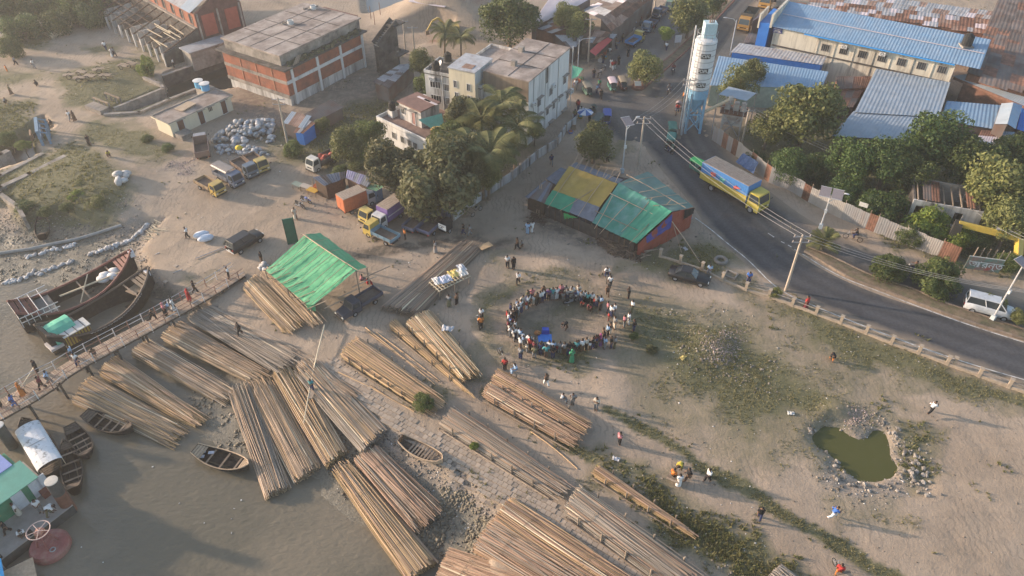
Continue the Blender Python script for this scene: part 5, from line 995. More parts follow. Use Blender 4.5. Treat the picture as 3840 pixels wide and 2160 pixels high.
for i in range(9):
 for j in range(n+1):a=math.pi*j/n;vs_.append((L*(.04+.2*i/8),.2+1.7*math.cos(a),2.0+1.3*math.sin(a)+random.uniform(-.03,.03)))
MB().add(vs_,[(i*(n+1)+j,(i+1)*(n+1)+j,(i+1)*(n+1)+j+1,i*(n+1)+j+1)for i in range(8)for j in range(n)]).build('tarpaulin_cover',GT,t)
cb=MB().box((L*.21,-1.2,2.1),(L*.21,1.3,1.3)).build('cabin',M('yellow_slats',(.40,.28,.05),var=.2),t);MB().box((L*.21,-1.2,2.82),(L*.23,1.6,.1)).build('cabin_roof',Mc((.52,.50,.46)),cb)
for i in range(9):MB().box((L*(.115+.024*i),-1.87,2.1),(.12,.06,1.25)).build('slat',M('brown_slat',(.16,.08,.035)),cb)
for i in range(3):MB().box((L*(.14+.07*i),-1.2,2.89),(.06,1.6,.04)).build('roof_batten',BLACK,cb)
MB().box((L*.03,-.9,1.9),(1.3,1.5,.3)).build('stern_box',Mc((.5,.46,.44)),t);MB().box((L*.97,0,3.6),(.4,.6,.6)).build('stem_head',Mc((.6,.6,.62)),t);MB().box((L*.83,.2,2.3),(1.6,1.4,.08),.2).build('bow_hatch',BPALE,t)
mb=MB()
for i in range(22):x=.3+.024*i;mb.torus((x*L,-hw(x)-.03,gz(x)-.05),.13,.035,8,4,'y' if i%2 else 'z')
kind(mb.build('anchor_chain',Mc((.5,.46,.42)),t),'stuff')
t,L,hw,gz=boat('passenger_boat','rowing boat with long white peeling canopy roof by the pontoon',q(13,560,420),q(13,240,-110),-1.5,2.3,.6,.5,2)
n=8;vs_=[]
for i in range(7):
 for j in range(n+1):a=math.pi*j/n;vs_.append((L*(.06+.72*i/6),1.05*math.cos(a),1.35+.42*math.sin(a)))
WC=M('peeling_white',(.60,.62,.64),.6,var=.1,scale=2,stain=(.28,.29,.29),sthr=.58,sscale=1.6,soft=.04)
MB().add(vs_,[(i*(n+1)+j,(i+1)*(n+1)+j,(i+1)*(n+1)+j+1,i*(n+1)+j+1)for i in range(6)for j in range(n)]).build('canopy',WC,t)
for x in(.08,.3,.55,.76):
 for s in(-1,1):MB().tube((x*L,s*1.02,.4),(x*L,s*1.02,1.38),.03).build('canopy_post',PALEW,t)
MB().box((L*.42,0,1.79),(.06,1.6,.03)).build('roof_seam',STEEL,t)
# small launch at the frame corner
c=P(q(13,60,1449),-1.2);t=thing('launch','small launch with bright blue roof beside the pontoon','boat',(c.x,c.y,-2.0),R(35));MB().box((-1.2,-.5,.4),(5,2.2,.9)).build('hull',BWOOD,t);MB().box((.9,-.6,1.0),(2.2,1.9,.1)).build('fore_deck',BPALE,t);MB().slab((-3,-1.6,1.95),(.2,-1.6,1.95),(.2,.9,1.95),(-3,.9,1.95),.12).build('roof',Mc((.06,.36,.66)),t)
for x in(-2.8,0):
 for y in(-1.5,.8):MB().tube((x,y,.6),(x,y,1.9),.05).build('roof_post',STEEL,t)
# pontoon with cabins
zr=1.4;fr=Fr(q(13,0,715),q(13,402,470),q(13,-345,470),zr);t=fr.thing('pontoon','river pontoon with green and blue roofed cabins and white doors','pontoon');U,V=fr.U,5.0
d0=fr.ht(q(13,520,900),-1.0);d1=fr.ht(q(13,0,1240),-1.0)
x1,y0=max(d0[0],U+.5),min(d0[1],d1[1])
boxp('hull',t,-14,x1,y0,V,-2.6,-1.05,M('pontoon_hull',(.06,.06,.058),.6,var=.3));boxp('deck',t,-14,x1,y0,V,-1.05,-1.0,M('pontoon_deck',(.31,.27,.235),var=.2,scale=1))
boxp('cabin_wall',t,-14,U-.3,.4,V-.3,-1.0,zr-.1,M('pontoon_green',(.04,.20,.11),.6));MB().slab((-14,-.1,zr),(U,-.1,zr),(U,V*.5,zr+.25),(-14,V*.5,zr+.25),.08).build('roof',M('pontoon_roof_green',(.14,.36,.27),.6,var=.12,scale=1),t);MB().slab((-14,V*.5,zr+.3),(U-.6,V*.5,zr+.3),(U-.6,V,zr+.1),(-14,V,zr+.1),.08).build('roof',M('pontoon_roof_blue',(.12,.18,.42),.6,var=.12),t)
for x in(195,370):
 s,z=fr.hu(q(13,x,680 if x<300 else 560),.4);window(t,'u',s,-.0,.9,1.95,.4,False,Mc((.6,.6,.6)),Mc((.58,.6,.62)),'door',0)
s,z=fr.hu(q(13,410,560),.4);window(t,'u',s+.3,0,.8,1.9,.4,False,Mc((.6,.6,.6)),Mc((.58,.6,.62)),'door',0);boxp('red_box',t,s-.3,s+.5,-.3,.35,-1,-.4,Mc((.2,.07,.05)))
for k in range(5):boxp('bollard',t,-10+k*2.5,-9.7+k*2.5,y0+.1,y0+.4,-1,-.6,BLACK)
# mooring piles and buoy
def pile(label,b,tp,r,m1,m2,cap):
 g=P(b,WZ);h=hgt(b,tp,WZ);t=thing('mooring_pile',label,'pile',(g.x,g.y,WZ));H=h-WZ;MB().lathe([(r,-1),(r,H*.62)],16).build('lower_shaft',m1,t);MB().lathe([(r*.995,H*.62),(r*.995,H)],16).build('upper_shaft',m2,t);MB().lathe([(r*1.02,H),(r*1.02,H+.08),(.01,H+.1)],16).build('cap',cap,t)
pile('thick steel mooring pile with rust red lower half and pale cap',q(13,715,790),q(13,550,495),.5,M('pile_rust',(.17,.075,.05),var=.25,scale=2),M('pile_dark',(.08,.075,.07),var=.3),Mc((.5,.46,.4)));pile('dark steel mooring pile with grey cap by the white canopy boat',q(13,130,150),q(9,15,1385),.45,M('pile_dark',(.08,.075,.07)),M('pile_dark',(.08,.075,.07)),Mc((.5,.48,.45)))
g=P(q(13,490,1130),WZ+.6);t=thing('buoy','round red navigation buoy with a pale ring wheel on top','buoy',(g.x,g.y,WZ));RB=M('buoy_red',(.27,.085,.075),.55,var=.2,scale=1.5,stain=(.3,.17,.14),sthr=.58,sscale=1);MB().lathe([(1.35,-.5),(1.5,-.2),(1.5,.45),(1.35,.7),(.2,.78),(.01,.78)],24).build('float',RB,t)
for a in range(4):an=a*math.pi/2+.5;MB().beam((.75*math.cos(an),.75*math.sin(an),.75),(.3*math.cos(an),.3*math.sin(an),2.4),.09).build('tower_leg',RB,t)
for z in(1.2,1.7,2.1):MB().torus((0,0,z),.62-.18*(z-.9),.03,12,4).build('tower_hoop',RB,t)
MB().box((0,0,2.45),(.55,.55,.25)).build('lantern_box',Mc((.5,.25,.18)),t);rg=MB().torus((0,0,2.65),.85,.04,24,5).build('ring_wheel',Mc((.58,.42,.36)),t)
for a in range(5):an=a*2*math.pi/5;MB().tube((0,0,2.6),(.85*math.cos(an),.85*math.sin(an),2.65),.03).build('spoke',Mc((.58,.42,.36)),rg)
MB().torus((.7,-.6,.85),.2,.05,10,5).build('mooring_eye',STEEL,t)
# ================================================================ tarpaulin tents
def cloth(A,B,C,D,n=18,amp=.05,sag=.08,seed=0,ripdir=0,thick=False):
 A,B,C,D=map(Vector,(A,B,C,D));nn=(B-A).cross(D-A).normalized();nn=nn if nn.z>0 else-nn;rg=np.random.default_rng(seed);ph=rg.random(6)*6;vs_=[];m=n
 for i in range(n+1):
  for j in range(m+1):
   s,t=i/n,j/m;p=A.lerp(B,s).lerp(D.lerp(C,s),t);e=amp*(math.sin(s*17+ph[0]+t*2)+.6*math.sin(s*41+ph[1]+t*5)+.5*math.sin(t*9+ph[2]+s*6)+.4*math.sin((s+t)*23+ph[3]))*.5+rg.normal()*amp*.15
   vs_.append(p+nn*(e-sag*math.sin(math.pi*s)*math.sin(math.pi*t)))
 return MB().add(vs_,[(i*(m+1)+j,(i+1)*(m+1)+j,(i+1)*(m+1)+j+1,i*(m+1)+j+1)for i in range(n)for j in range(m)])
TG=M('tent_green',(.075,.33,.155),.5,var=.1,scale=1.2,spec=.4);TTEAL=M('tent_teal',(.04,.20,.145),.5,var=.12,scale=1,stain=(.10,.22,.20),sthr=.55,sscale=.5,spec=.4);TGREY=M('tent_grey_teal',(.105,.185,.165),.6,var=.15,scale=1);TYEL=M('tent_yellow',(.34,.225,.045),.5,var=.15,scale=1.2,spec=.4);TGB=M('tent_greyblue',(.15,.16,.19),.6,var=.2,scale=1.5)
TRED=M('tent_red',(.27,.07,.045),.6,var=.15);TBLU=M('tent_blue',(.06,.07,.28),.6,var=.15)
r0,r1=P(q(6,500,912),4.0),P(q(6,1005,1278),4.0);l0,l1=P(q(6,92,1268),2.0),P(q(10,550,198),2.0);e0,e1=P(q(6,645,893),2.9),P(q(6,1115,1243),2.9)
c=(r0+r1)/2;c.z=0;t=thing('green_tent','open-sided tent with bright green tarpaulin roof over stacked bamboo','tent',c);r0,r1,l0,l1,e0,e1=[p-c for p in(r0,r1,l0,l1,e0,e1)]
cloth(r0,r1,l1,l0,30,.10,.12,1).build('roof_slope',TG,t,True);cloth(r0,r1,e1,e0,22,.07,.1,2).build('roof_slope',TG,t,True)
cloth(l1+Vector((-.6,.2,.25)),l1+Vector((.5,.1,.3)),l1+Vector((.4,.1,-.6)),l1+Vector((-.3,.2,-.5)),8,.05,.05,3).build('roof_flap',TG,t)
pole(t,r0+Vector((-.3,0,.08)),r1+Vector((.2,0,.1)),.06,BAM['tan'],'ridge_pole')
for k in range(8):
 s=.04+.92*k/7;A=r0.lerp(r1,s);B=l0.lerp(l1,s+random.uniform(-.05,.05));pole(t,A+Vector((0,0,.12)),B+Vector((0,0,.14)),.035,BAM['dark'],'tarp_pole')
for k in range(3):s=.2+.3*k;pole(t,r0.lerp(r1,s)+Vector((0,0,.1)),e0.lerp(e1,s)+Vector((0,0,.1)),.03,BAM['dark'],'tarp_pole')
for p in(r0,r1,l0,l1,e0,e1,l0.lerp(l1,.5),e0.lerp(e1,.5)):MB().tube((p.x,p.y,-.3),p-Vector((0,0,.05)),.07).build('corner_post',WOOD,t)
for k in range(9):s=k/8;A=l0.lerp(l1,s);MB().tube(A+Vector((-.4,-.2,-.05)),A+Vector((1.6,.5,.5)),.04).build('eave_pole',BAM['tan'],t)
for k in range(4):A=l1.lerp(e1,.2+.25*k);MB().tube((A.x,A.y,.9+.3*k),(A.x+2.3,A.y+1.3+.4*k,1.3),.05).build('loose_pole',BAM['grey'],t)
# upright green board behind the tent
b=q(6,375,1000);g=P(b);hh=hgt(b,q(6,310,750));t=thing('green_board','tall dark green board standing upright behind the green tent','board',g,R(20));MB().box((0,0,hh/2),(1.25,.12,hh)).build('panel',M('board_green',(.02,.12,.075),.5),t)
for x in(-.58,.58):MB().box((x,0,hh/2),(.1,.18,hh+.06)).build('frame',M('board_green_d',(.015,.08,.05),.5),t)
MB().tube((0,.1,hh*.6),(.3,1.6,0),.05).build('prop',STEEL,t)
# big patchwork shed by the road
Z=lambda p,z:P(q(7,*p),z)
c=Z((1000,700),0);t=thing('tarpaulin_shed','long roadside shed under yellow, green and teal tarpaulins','shed',c);T3=lambda p,z:Z(p,z)-c
R0,R1=T3((1075,388),4.3),T3((1610,682),4.3);N0,N1=T3((805,792),1.9),T3((1250,1005),1.9);F0,F1=T3((1365,275),3.0),T3((1828,630),3.0)
cloth(R0,R0.lerp(R1,.62),N0.lerp(N1,.68),N0,26,.06,.12,5).build('teal_tarpaulin',TTEAL,t,True);cloth(R0.lerp(R1,.60)+Vector((0,0,.05)),R1+Vector((0,0,.05)),N1+Vector((0,0,.05)),N0.lerp(N1,.66)+Vector((0,0,.05)),22,.06,.1,6).build('green_tarpaulin',M('tent_green2',(.045,.23,.145),.5,var=.1,spec=.4),t,True)
cloth(R0,R1,F1,F0,24,.06,.12,7).build('grey_tarpaulin',TGREY,t,True)
Y0,Y1=T3((578,222),3.9),T3((1062,398),3.95);Y2,Y3=T3((882,638),2.75),T3((408,462),2.75);cloth(Y0,Y1,Y2,Y3,26,.07,.1,8).build('yellow_tarpaulin',TYEL,t,True)
E0,E1=T3((318,600),1.9),T3((575,690),1.9);cloth(Y3,Y3.lerp(Y2,.52),E1,E0,16,.05,.08,9).build('green_tarpaulin',M('tent_green3',(.04,.24,.13),.5,var=.15),t,True);cloth(Y3.lerp(Y2,.5)+Vector((0,0,.04)),Y2+Vector((0,0,.04)),N0+Vector((.1,0,.1)),E1+Vector((0,0,.04)),16,.05,.08,10).build('grey_tarpaulin',TGB,t,True)
bk0,bk1=Y0+Vector((1.2,3.6,-1.6)),Y1+Vector((1.2,3.4,-1.6));cloth(Y0,Y1,bk1,bk0,12,.05,.08,11).build('back_tarpaulin',TGB,t)
cloth(R1+Vector((.05,-.05,-.1)),N1+Vector((.2,0,0)),Vector((N1.x+.25,N1.y,0)),Vector((R1.x,R1.y,0)),12,.06,.05,12).build('end_wall',TRED,t);cloth(R1+Vector((.1,-.1,-.2)),R1.lerp(N1,.75)+Vector((.1,-.1,-.1)),R1.lerp(N1,.7)+Vector((.12,-.12,-1.2)),R1+Vector((.12,-.12,-2.1)),10,.05,.05,13).build('blue_end_sheet',TBLU,t)
cloth(F1+Vector((0,0,-.1)),R1+Vector((0,0,-.1)),Vector((R1.x,R1.y,0)),Vector((F1.x,F1.y,0)),12,.06,.05,14).build('end_wall',TRED,t);cloth(F1+Vector((.1,-.1,-.1)),R1.lerp(F1,.55)+Vector((.1,-.1,-.1)),R1.lerp(F1,.55)+Vector((.1,-.1,-1.5)),F1+Vector((.1,-.1,-.9)),8,.05,.05,15).build('black_end_sheet',BLACK,t)
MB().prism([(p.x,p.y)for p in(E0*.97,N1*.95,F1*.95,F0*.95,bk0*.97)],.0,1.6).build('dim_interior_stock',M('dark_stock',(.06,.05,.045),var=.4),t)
for k in range(16):
 A=E0.lerp(N0,k/8)if k<=8 else N0.lerp(N1,(k-8)/8);MB().tube((A.x,A.y,-.2),(A.x,A.y,A.z),.06).build('post',DWOOD,t)
def overpole(a,za,b,zb,r=.05,tint='tan'):pole(t,T3(a,za)+Vector((0,0,.12)),T3(b,zb)+Vector((0,0,.12)),r,BAM[tint],'tarp_pole')
for a,za,b,zb in(((1150,315),4.0,(1745,650),3.7),((985,505),3.7,(1520,768),3.5),((835,680),2.6,(1380,925),2.4),((1410,550),4.3,(1100,890),2.2),((1180,590),4.0,(880,915),1.9),((1600,570),4.1,(1180,1010),2.1),((715,150),4.2,(360,650),2.1),((675,85),4.4,(590,240),4.0),((1080,280),4.0,(480,680),2.2),((965,310),4.0,(660,740),2.1),((1010,530),3.6,(830,860),1.8),((1280,495),4.3,(1580,425),3.6),((1340,560),4.2,(1690,515),3.5),((1420,630),4.3,(1760,600),3.3),((1130,400),4.3,(1450,330),3.3)):overpole(a,za,b,zb)
for k in range(7):A=Y0.lerp(Y1,.15+k*.13);MB().tube(A+Vector((0,-.2,-.2)),A+Vector((.9,1.6,.5)),.04).build('rafter_end',BAM['tan'],t)
for a,b in(((1600,700),(1710,1100)),((1610,780),(1890,1190)),((300,400),(270,720)),((280,400),(240,710))):
 pole(t,T3(a,3.2 if a[0]>1000 else 3.0),G(q(7,*b))-c,.06,BAM['tan'],'prop_pole')
cloth(T3((520,695),1.9),T3((660,740),1.9),T3((640,770),.8),T3((530,760),.8),8,.08,.1,16).build('hanging_green_sheet',M('net_green',(.05,.32,.10),.7),t)
# barrels, firewood and small things by the shed
for px,cl in((q(7,622,815),'dark'),(q(7,655,820),'light')):
 g=G(px);tag(MB().lathe([(.3,0),(.31,.3),(.3,.32),(.31,.6),(.3,.85),(.27,.88),(.01,.88)],12).build('drum',Mc((.06,.09,.22)if cl=='dark' else(.10,.14,.26)),loc=g),'%s blue drum under the tarpaulin shed eave'%cl,'drum')
def sticks(label,poly,n,lmin,lmax,r,mat,zmax,name='firewood_pile',cat='firewood',part='log'):
 W4=[G(p)for p in poly];c=sum(W4,Vector())/4;t=thing(name,label,cat,c);ms=[]
 for v in range(4):
  mb=MB();mb.path([(-.5,0,0),(-.15,.04*(v-1.5),.02),(.2,-.03*(v-1),0),(.5,.02,.03)],[r,r*1.05,r*.9,r*.75],6);me=mb.mesh(part);me.materials.append(mat);ms.append(me)
 for i in range(n):
  s,u=random.random(),random.random();p=W4[0].lerp(W4[1],s).lerp(W4[3].lerp(W4[2],s),u)-c;e=1-max(abs(2*s-1),abs(2*u-1))**2;p.z+=r+zmax*e*random.random();L=random.uniform(lmin,lmax);inst(part,random.choice(ms),t,p,sc=(L,1,1),rot=(0,random.uniform(-.25,.25),random.uniform(0,6.28)if random.random()<.5 else random.uniform(-.9,.2)))
 return t
sticks('big pile of dark firewood logs under the teal tarpaulin eave',[q(7,850,950),q(7,1080,960),q(7,1300,1180),q(7,1000,1110)],260,.7,1.3,.085,M('log_bark',(.12,.085,.06),var=.3,rand=.35),.7)
sticks('heap of thin brown branches at the dark end of the shed',[q(7,190,690),q(7,340,740),q(7,330,810),q(7,170,780)],70,.8,1.6,.03,DWOOD,.4,'branch_heap','branches','branch')
sticks('loose bundle of old planks beside the firewood pile',[q(7,1180,1010),q(7,1260,1050),q(7,1400,1150),q(7,1300,1140)],12,2.2,3.4,.06,WOOD,.3,'plank_heap','planks','plank')
sticks('heap of broken poles and planks on the sand by the mud ramp',[q(5,1560,830),q(5,1680,780),q(5,1600,900),q(5,1480,990)],26,1.2,3.0,.05,PALEW,.3,'plank_heap','planks','plank')
shed('dark_stall','small dark tin stall at the end of the yellow tarpaulin','stall',[q(7,330,365),q(7,412,402),q(7,330,598),q(7,140,525)],[2.9,2.9,2.0,2.0],[TIND,TIND,TGB],DWOOD,5,1)
shed('lean_to','blue grey sheet lean-to behind the yellow tarpaulin','shed',[q(7,490,235),q(7,560,260),q(7,440,410),q(7,340,350)],[2.6,2.6,2.4,2.4],TGB,TIND)
# shacks under the big tree
shed('shack','vine covered shack with sagging dark blue sheet roof','shack',[q(6,570,335),q(6,900,275),q(6,890,350),q(6,690,425)],[2.7,2.7,2.2,2.2],[TGB,TIND,TGB],DWOOD,5,1)
shed('shack','shack roofed with worn violet blue sheets below the small green tree','shack',[q(6,920,260),q(6,1180,340),q(6,1120,440),q(6,900,345)],[2.8,2.8,2.3,2.3],[TGB,M('violet_sheet',(.17,.17,.27),.6,var=.25)],DWOOD,6,1)
shed('shack','little shack with mottled green roof beside the orange box truck','shack',[q(6,1180,385),q(6,1285,430),q(6,1210,475),q(6,1105,445)],[2.4,2.4,2.1,2.1],M('mottled_green',(.14,.26,.16),var=.4,scale=3),Mc((.12,.18,.25)))
g=G(q(6,690,490));t=thing('tea_stall','orange wooden tea stall counter in front of the shacks','stall',g,R(-25));OR=M('stall_orange',(.36,.10,.035),var=.2);MB().box((0,0,.5),(2.6,.9,1.0)).build('counter',OR,t);MB().box((0,.35,1.2),(2.6,.1,.5)).build('back_shelf',OR,t)
for x in(-1.25,1.25):
 for y in(-.4,.4):MB().box((x,y,1.0),(.08,.08,2.0)).build('post',WOOD,t)
for px,col,lab in((q(6,580,510),(.48,.28,.04),'yellow wooden table by the parked motorcycles'),(q(6,510,470),(.38,.33,.28),'pale wooden bench table behind the yellow table'),(q(6,430,450),(.2,.24,.2),'grey green cot beside the tea stall')):
 g=G(px);t=thing('table',lab,'table',g,R(-30));MB().box((0,0,.72),(1.5,.85,.07)).build('tabletop',Mc(col),t)
 for x in(-.65,.65):
  for y in(-.35,.35):MB().box((x,y,.35),(.07,.07,.7)).build('leg',WOOD,t)
# lattice market table with goods
A=P(q(6,1950,1360),1.2);t=thing('lattice_table','pale bamboo lattice stand loaded with folded sheets','stand',(A.x,A.y,0),R(38))
for i in range(11):MB().box((-2+.4*i,0,1.2),(.08,2.0,.06)).build('slat',PALEW,t)
for i in range(5):MB().box((0,-.9+.45*i,1.14),(4.3,.08,.06)).build('slat',PALEW,t)
for x in(-1.9,0,1.9):
 for y in(-.9,.9):MB().box((x,y,.55),(.1,.1,1.2)).build('leg',WOOD,t)
for x,y,cl,sx in((-.6,0,(.45,.47,.55),1.4),(.7,.2,(.55,.42,.14),1.2),(1.5,-.2,(.56,.54,.5),1.0),(1.9,.5,(.5,.5,.52),.8),(-1.5,.3,(.6,.58,.55),.7)):
 w=Vector((A.x,A.y,0))+Matrix.Rotation(R(38),3,'Z')@Vector((x,y,1.24));nm={(.45,.47,.55):'bluish white',(.55,.42,.14):'mustard yellow',(.56,.54,.5):'cream',(.5,.5,.52):'pale grey',(.6,.58,.55):'white'}[cl]
 tag(cloth((-sx/2,-.6,.3),(sx/2,-.6,.25),(sx/2,.6,.3),(-sx/2,.6,.35),8,.1,-.1,int(x*10)+30).build('folded_sheet',Mc(cl),loc=w,rz=R(30)),'%s folded sheet on the lattice stand'%nm,'cloth')
g=G(q(6,2310,1060));tag(MB().box((0,0,.5),(1.5,.9,.08),R(35)).box((.5,.3,.23),(.08,.08,.5)).box((-.5,-.3,.23),(.08,.08,.5)).build('wooden_board',M('plywood',(.45,.31,.18)),loc=g),'plywood board propped at the end of the dark bamboo stack','board')
# ================================================================ vegetation
def leaf_mat(name,c1,c2):
 m=bpy.data.materials.new(name);m.use_nodes=True;n=m.node_tree.nodes;l=m.node_tree.links;b=n['Principled BSDF']
 g=n.new('ShaderNodeNewGeometry');mx=n.new('ShaderNodeMix');mx.data_type='RGBA';l.new(g.outputs['Random Per Island'],mx.inputs[0]);mx.inputs[6].default_value=(*c1,1);mx.inputs[7].default_value=(*c2,1)
 oi=n.new('ShaderNodeObjectInfo');mr=n.new('ShaderNodeMapRange');mr.inputs[3].default_value=.95;mr.inputs[4].default_value=1.45;l.new(oi.outputs['Random'],mr.inputs[0])
 sc=n.new('ShaderNodeVectorMath');sc.operation='SCALE';l.new(mx.outputs[2],sc.inputs[0]);l.new(mr.outputs[0],sc.inputs['Scale']);l.new(sc.outputs[0],b.inputs['Base Color'])
 b.inputs['Roughness'].default_value=.6;b.inputs['Specular IOR Level'].default_value=.3
 tr=n.new('ShaderNodeBsdfTranslucent');l.new(sc.outputs[0],tr.inputs[0]);ms=n.new('ShaderNodeMixShader');ms.inputs[0].default_value=.3;l.new(b.outputs[0],ms.inputs[1]);l.new(tr.outputs[0],ms.inputs[2]);l.new(ms.outputs[0],n['Material Output'].inputs[0]);return m
LEAF={'teak':leaf_mat('leaf_teak',(.06,.07,.03),(.15,.14,.065)),'green':leaf_mat('leaf_green',(.045,.075,.018),(.12,.14,.04)),'bright':leaf_mat('leaf_bright',(.085,.14,.02),(.19,.22,.04)),'olive':leaf_mat('leaf_olive',(.075,.092,.028),(.18,.18,.06)),'deep':leaf_mat('leaf_deep',(.03,.062,.016),(.09,.13,.034))}
BARK=M('bark',(.16,.12,.085),var=.3,scale=5)
def crown_mesh(seed,N=4200,lobes=18,flat=.75,leaf=.075,spread=.72):
 r=np.random.default_rng(seed);C=r.normal(size=(lobes,3));C/=np.linalg.norm(C,axis=1)[:,None];C*=(spread*r.random(lobes)**.4)[:,None];C[:,2]*=flat;Rl=r.uniform(.15,.42,lobes)
 k=r.integers(0,lobes,N);d=r.normal(size=(N,3));d[:,2]+=.35;d/=np.linalg.norm(d,axis=1)[:,None];p=C[k]+d*(Rl[k]*(1-.45*r.random(N)**2))[:,None];p+=r.normal(size=(N,3))*.02
 nn=d+r.normal(size=(N,3))*.55;nn/=np.linalg.norm(nn,axis=1)[:,None];a=np.cross(nn,r.normal(size=(N,3)));a/=np.linalg.norm(a,axis=1)[:,None];b=np.cross(nn,a);s=leaf*r.uniform(.6,1.35,N)[:,None]
 v=np.stack([p-a*s,p-b*s*.5+nn*s*.15,p+a*s,p+b*s*.5+nn*s*.15],1).reshape(-1,3);me=mesh_np('crown',v,np.arange(4*N).reshape(-1,4));return me,C
CR={}
for nm,args in(('teak',dict(N=8500,leaf=.055,lobes=26)),('green',dict(N=9000,leaf=.045,lobes=28)),('bright',dict(N=6500,leaf=.05,lobes=24)),('olive',dict(N=8500,leaf=.048,lobes=26)),('deep',dict(N=9500,leaf=.042,lobes=30,flat=.7))):
 CR[nm]=[]
 for v in range(2):me,C=crown_mesh(100+7*v+len(nm)*13,**args);me.materials.append(LEAF[nm]);CR[nm].append((me,C))
airy,airC=crown_mesh(77,N=2600,leaf=.05,lobes=16,flat=.6,spread=.75);airy.materials.append(LEAF['olive']);CR['airy']=[(airy,airC)]*2
TREES=[]
def tree(label,px,rpx,zc,ty='green',name='tree',cat='tree',sq=1.0,group=None,zb=0.):
 rk=1.05 if px[0]>2700 else(1.15 if cat=='tree' else 1.0)
 c=P(px,zc);r=rk*rpx*1.490683*math.hypot(math.hypot(c.x,c.y),CH-zc)/FPX;zc=max(zc,r*.45)if cat=='tree' else zc;c=P(px,zc);gz_=h1(c.x,c.y);t=thing(name,label,cat,(c.x,c.y,gz_),0,group);me,C=random.choice(CR[ty]);rot=random.uniform(0,6.28)
 cr=inst('crown',me,t,(0,0,zc-gz_),rot,(r,r,r*sq));mb=MB();H=zc-gz_;ca,sa=math.cos(rot),math.sin(rot);r0=max(.05,.055*r)
 mb.path([(0,0,-.3),(random.uniform(-.1,.1),random.uniform(-.1,.1),H*.4),(0,0,H-.2*r*sq)],[r0*1.3,r0,r0*.7],7)
 for i in range(6):q_=C[i];e=Vector(((q_[0]*ca-q_[1]*sa)*r,(q_[0]*sa+q_[1]*ca)*r,H+q_[2]*r*sq));mb.path([(0,0,H*.55),Vector((0,0,H*.7)).lerp(e,.5)+Vector((0,0,.1*r)),e],[r0*.6,r0*.4,r0*.15],5)
 mb.build('trunk' if cat=='tree' else 'stems',BARK,t);return t
T_=tree
T_('broad brownish green tree beside the orange and purple box trucks',o(1110,448),104,5.5,'teak');T_('brown green tree rising above the small shack roofs',o(985,415),72,5,'teak');T_('dense brown tree between the brown roofed house and palms',o(1165,290),55,6,'teak')
T_('low brown green tree over the truck end of the boundary wall',o(1055,500),58,3.5,'teak');T_('brown green tree with crown touching the palms',o(1170,395),64,6,'teak')
T_('yellow green tree beside the red bedded truck',o(880,372),52,3.2,'olive');T_('round leafy green tree by the terrace house',o(932,335),38,3.4,'green');T_('small bright green tree next to the shack roofs',o(912,405),24,2.0,'bright',sq=1.2)
T_('large leafed young tree at the foot of the white block',o(1345,330),24,2.4,'green');T_('round green tree at the street corner behind the yellow tarpaulin',o(1495,362),54,3.0,'olive');T_('big leafy tree behind the white building roof',o(1282,45),72,5.5,'green',sq=.9)
T_('pale feathery tree among the market roofs',o(1452,60),42,4.8,'airy');T_('dusty olive tree beside the pinkish tin roof',o(1425,40),34,5,'olive');T_('roundish tree at the tip of the red kerbed median',o(1622,172),44,2.8,'olive');T_('brown leafed tree further up the red kerbed median',o(1735,40),50,4.0,'olive');T_('thin yellow sapling leaning by the median signboard',o(1676,82),20,2.5,'bright');T_('leafy tree at the far end of the median',o(1800,2),32,3.5,'green')
T_('grey green airy tree beside the cement silo',o(1862,205),58,4.5,'airy');T_('second airy tree behind the silo hopper roof',o(1890,185),38,4.5,'olive')
T_('big olive tree over the tin fence beside the blue shed',o(2032,285),98,5.5,'olive');T_('olive tree beside the batching hopper',o(1935,320),56,3.5,'olive');T_('dark green tree behind the middle of the tin fence',o(2140,400),62,4,'deep');T_('dense green tree in front of the pale blue roof',o(2235,405),72,4.5,'deep');T_('tall dark green tree touching the low blue roof',o(2355,350),88,5.5,'deep');T_('green tree between the dark ones above the ruin',o(2290,430),56,4,'green');T_('broad green tree beside the striped skylight roof',o(2440,400),66,5,'green');T_('large olive green tree overhanging the grey ruin',o(2525,470),85,5,'olive');T_('olive tree above the yellow excavator arm',o(2545,560),60,4,'olive');T_('dark tree at the edge by the skylight roof',o(2565,385),55,5,'green')
T_('slim yellow green sapling beside the tin fence',o(2165,428),24,2.5,'bright',sq=1.3);T_('dark shaded tree behind the rusty fence start',o(1985,420),50,2.5,'deep')
S_=lambda*a,**k:tree(*a,**{**dict(name='shrub',cat='shrub'),**k})
S_('dark shrub behind the fence near the notice board',o(2120,490),52,1.2,'deep');S_('spreading green shrub in front of the grey ruin',o(2215,525),62,1.2,'deep');S_('bright creeper mass below the ruin windows',o(2330,570),58,1.3,'bright');S_('yellow green shrub over the end of the tin fence',o(2405,600),42,1.5,'bright');S_('leafy shrub between fence and creeper',o(2290,590),36,1.0,'green');S_('shrub beside the painted hoarding posts',o(2465,605),26,1.6,'green');S_('leafy shrub at the right end of the hoarding',o(2540,660),28,1.2,'green');S_('shrub in shade near the plant entrance',o(1900,400),26,1.0,'deep');S_('dark shrub under the olive tree by the fence',o(2050,430),46,1.2,'deep')
S_('round shrub on the median near the motorcycle',o(2232,672),46,1.1,'green');S_('largest round shrub on the weedy median',o(2368,706),60,1.3,'green');S_('small shrub on the median in front of the white van',o(2498,765),26,1.0,'olive');S_('small shrub at the far end of the weedy median',o(2568,800),22,1.0,'olive');S_('small shrub by the leaning road pole',o(1952,738),17,.6,'olive')
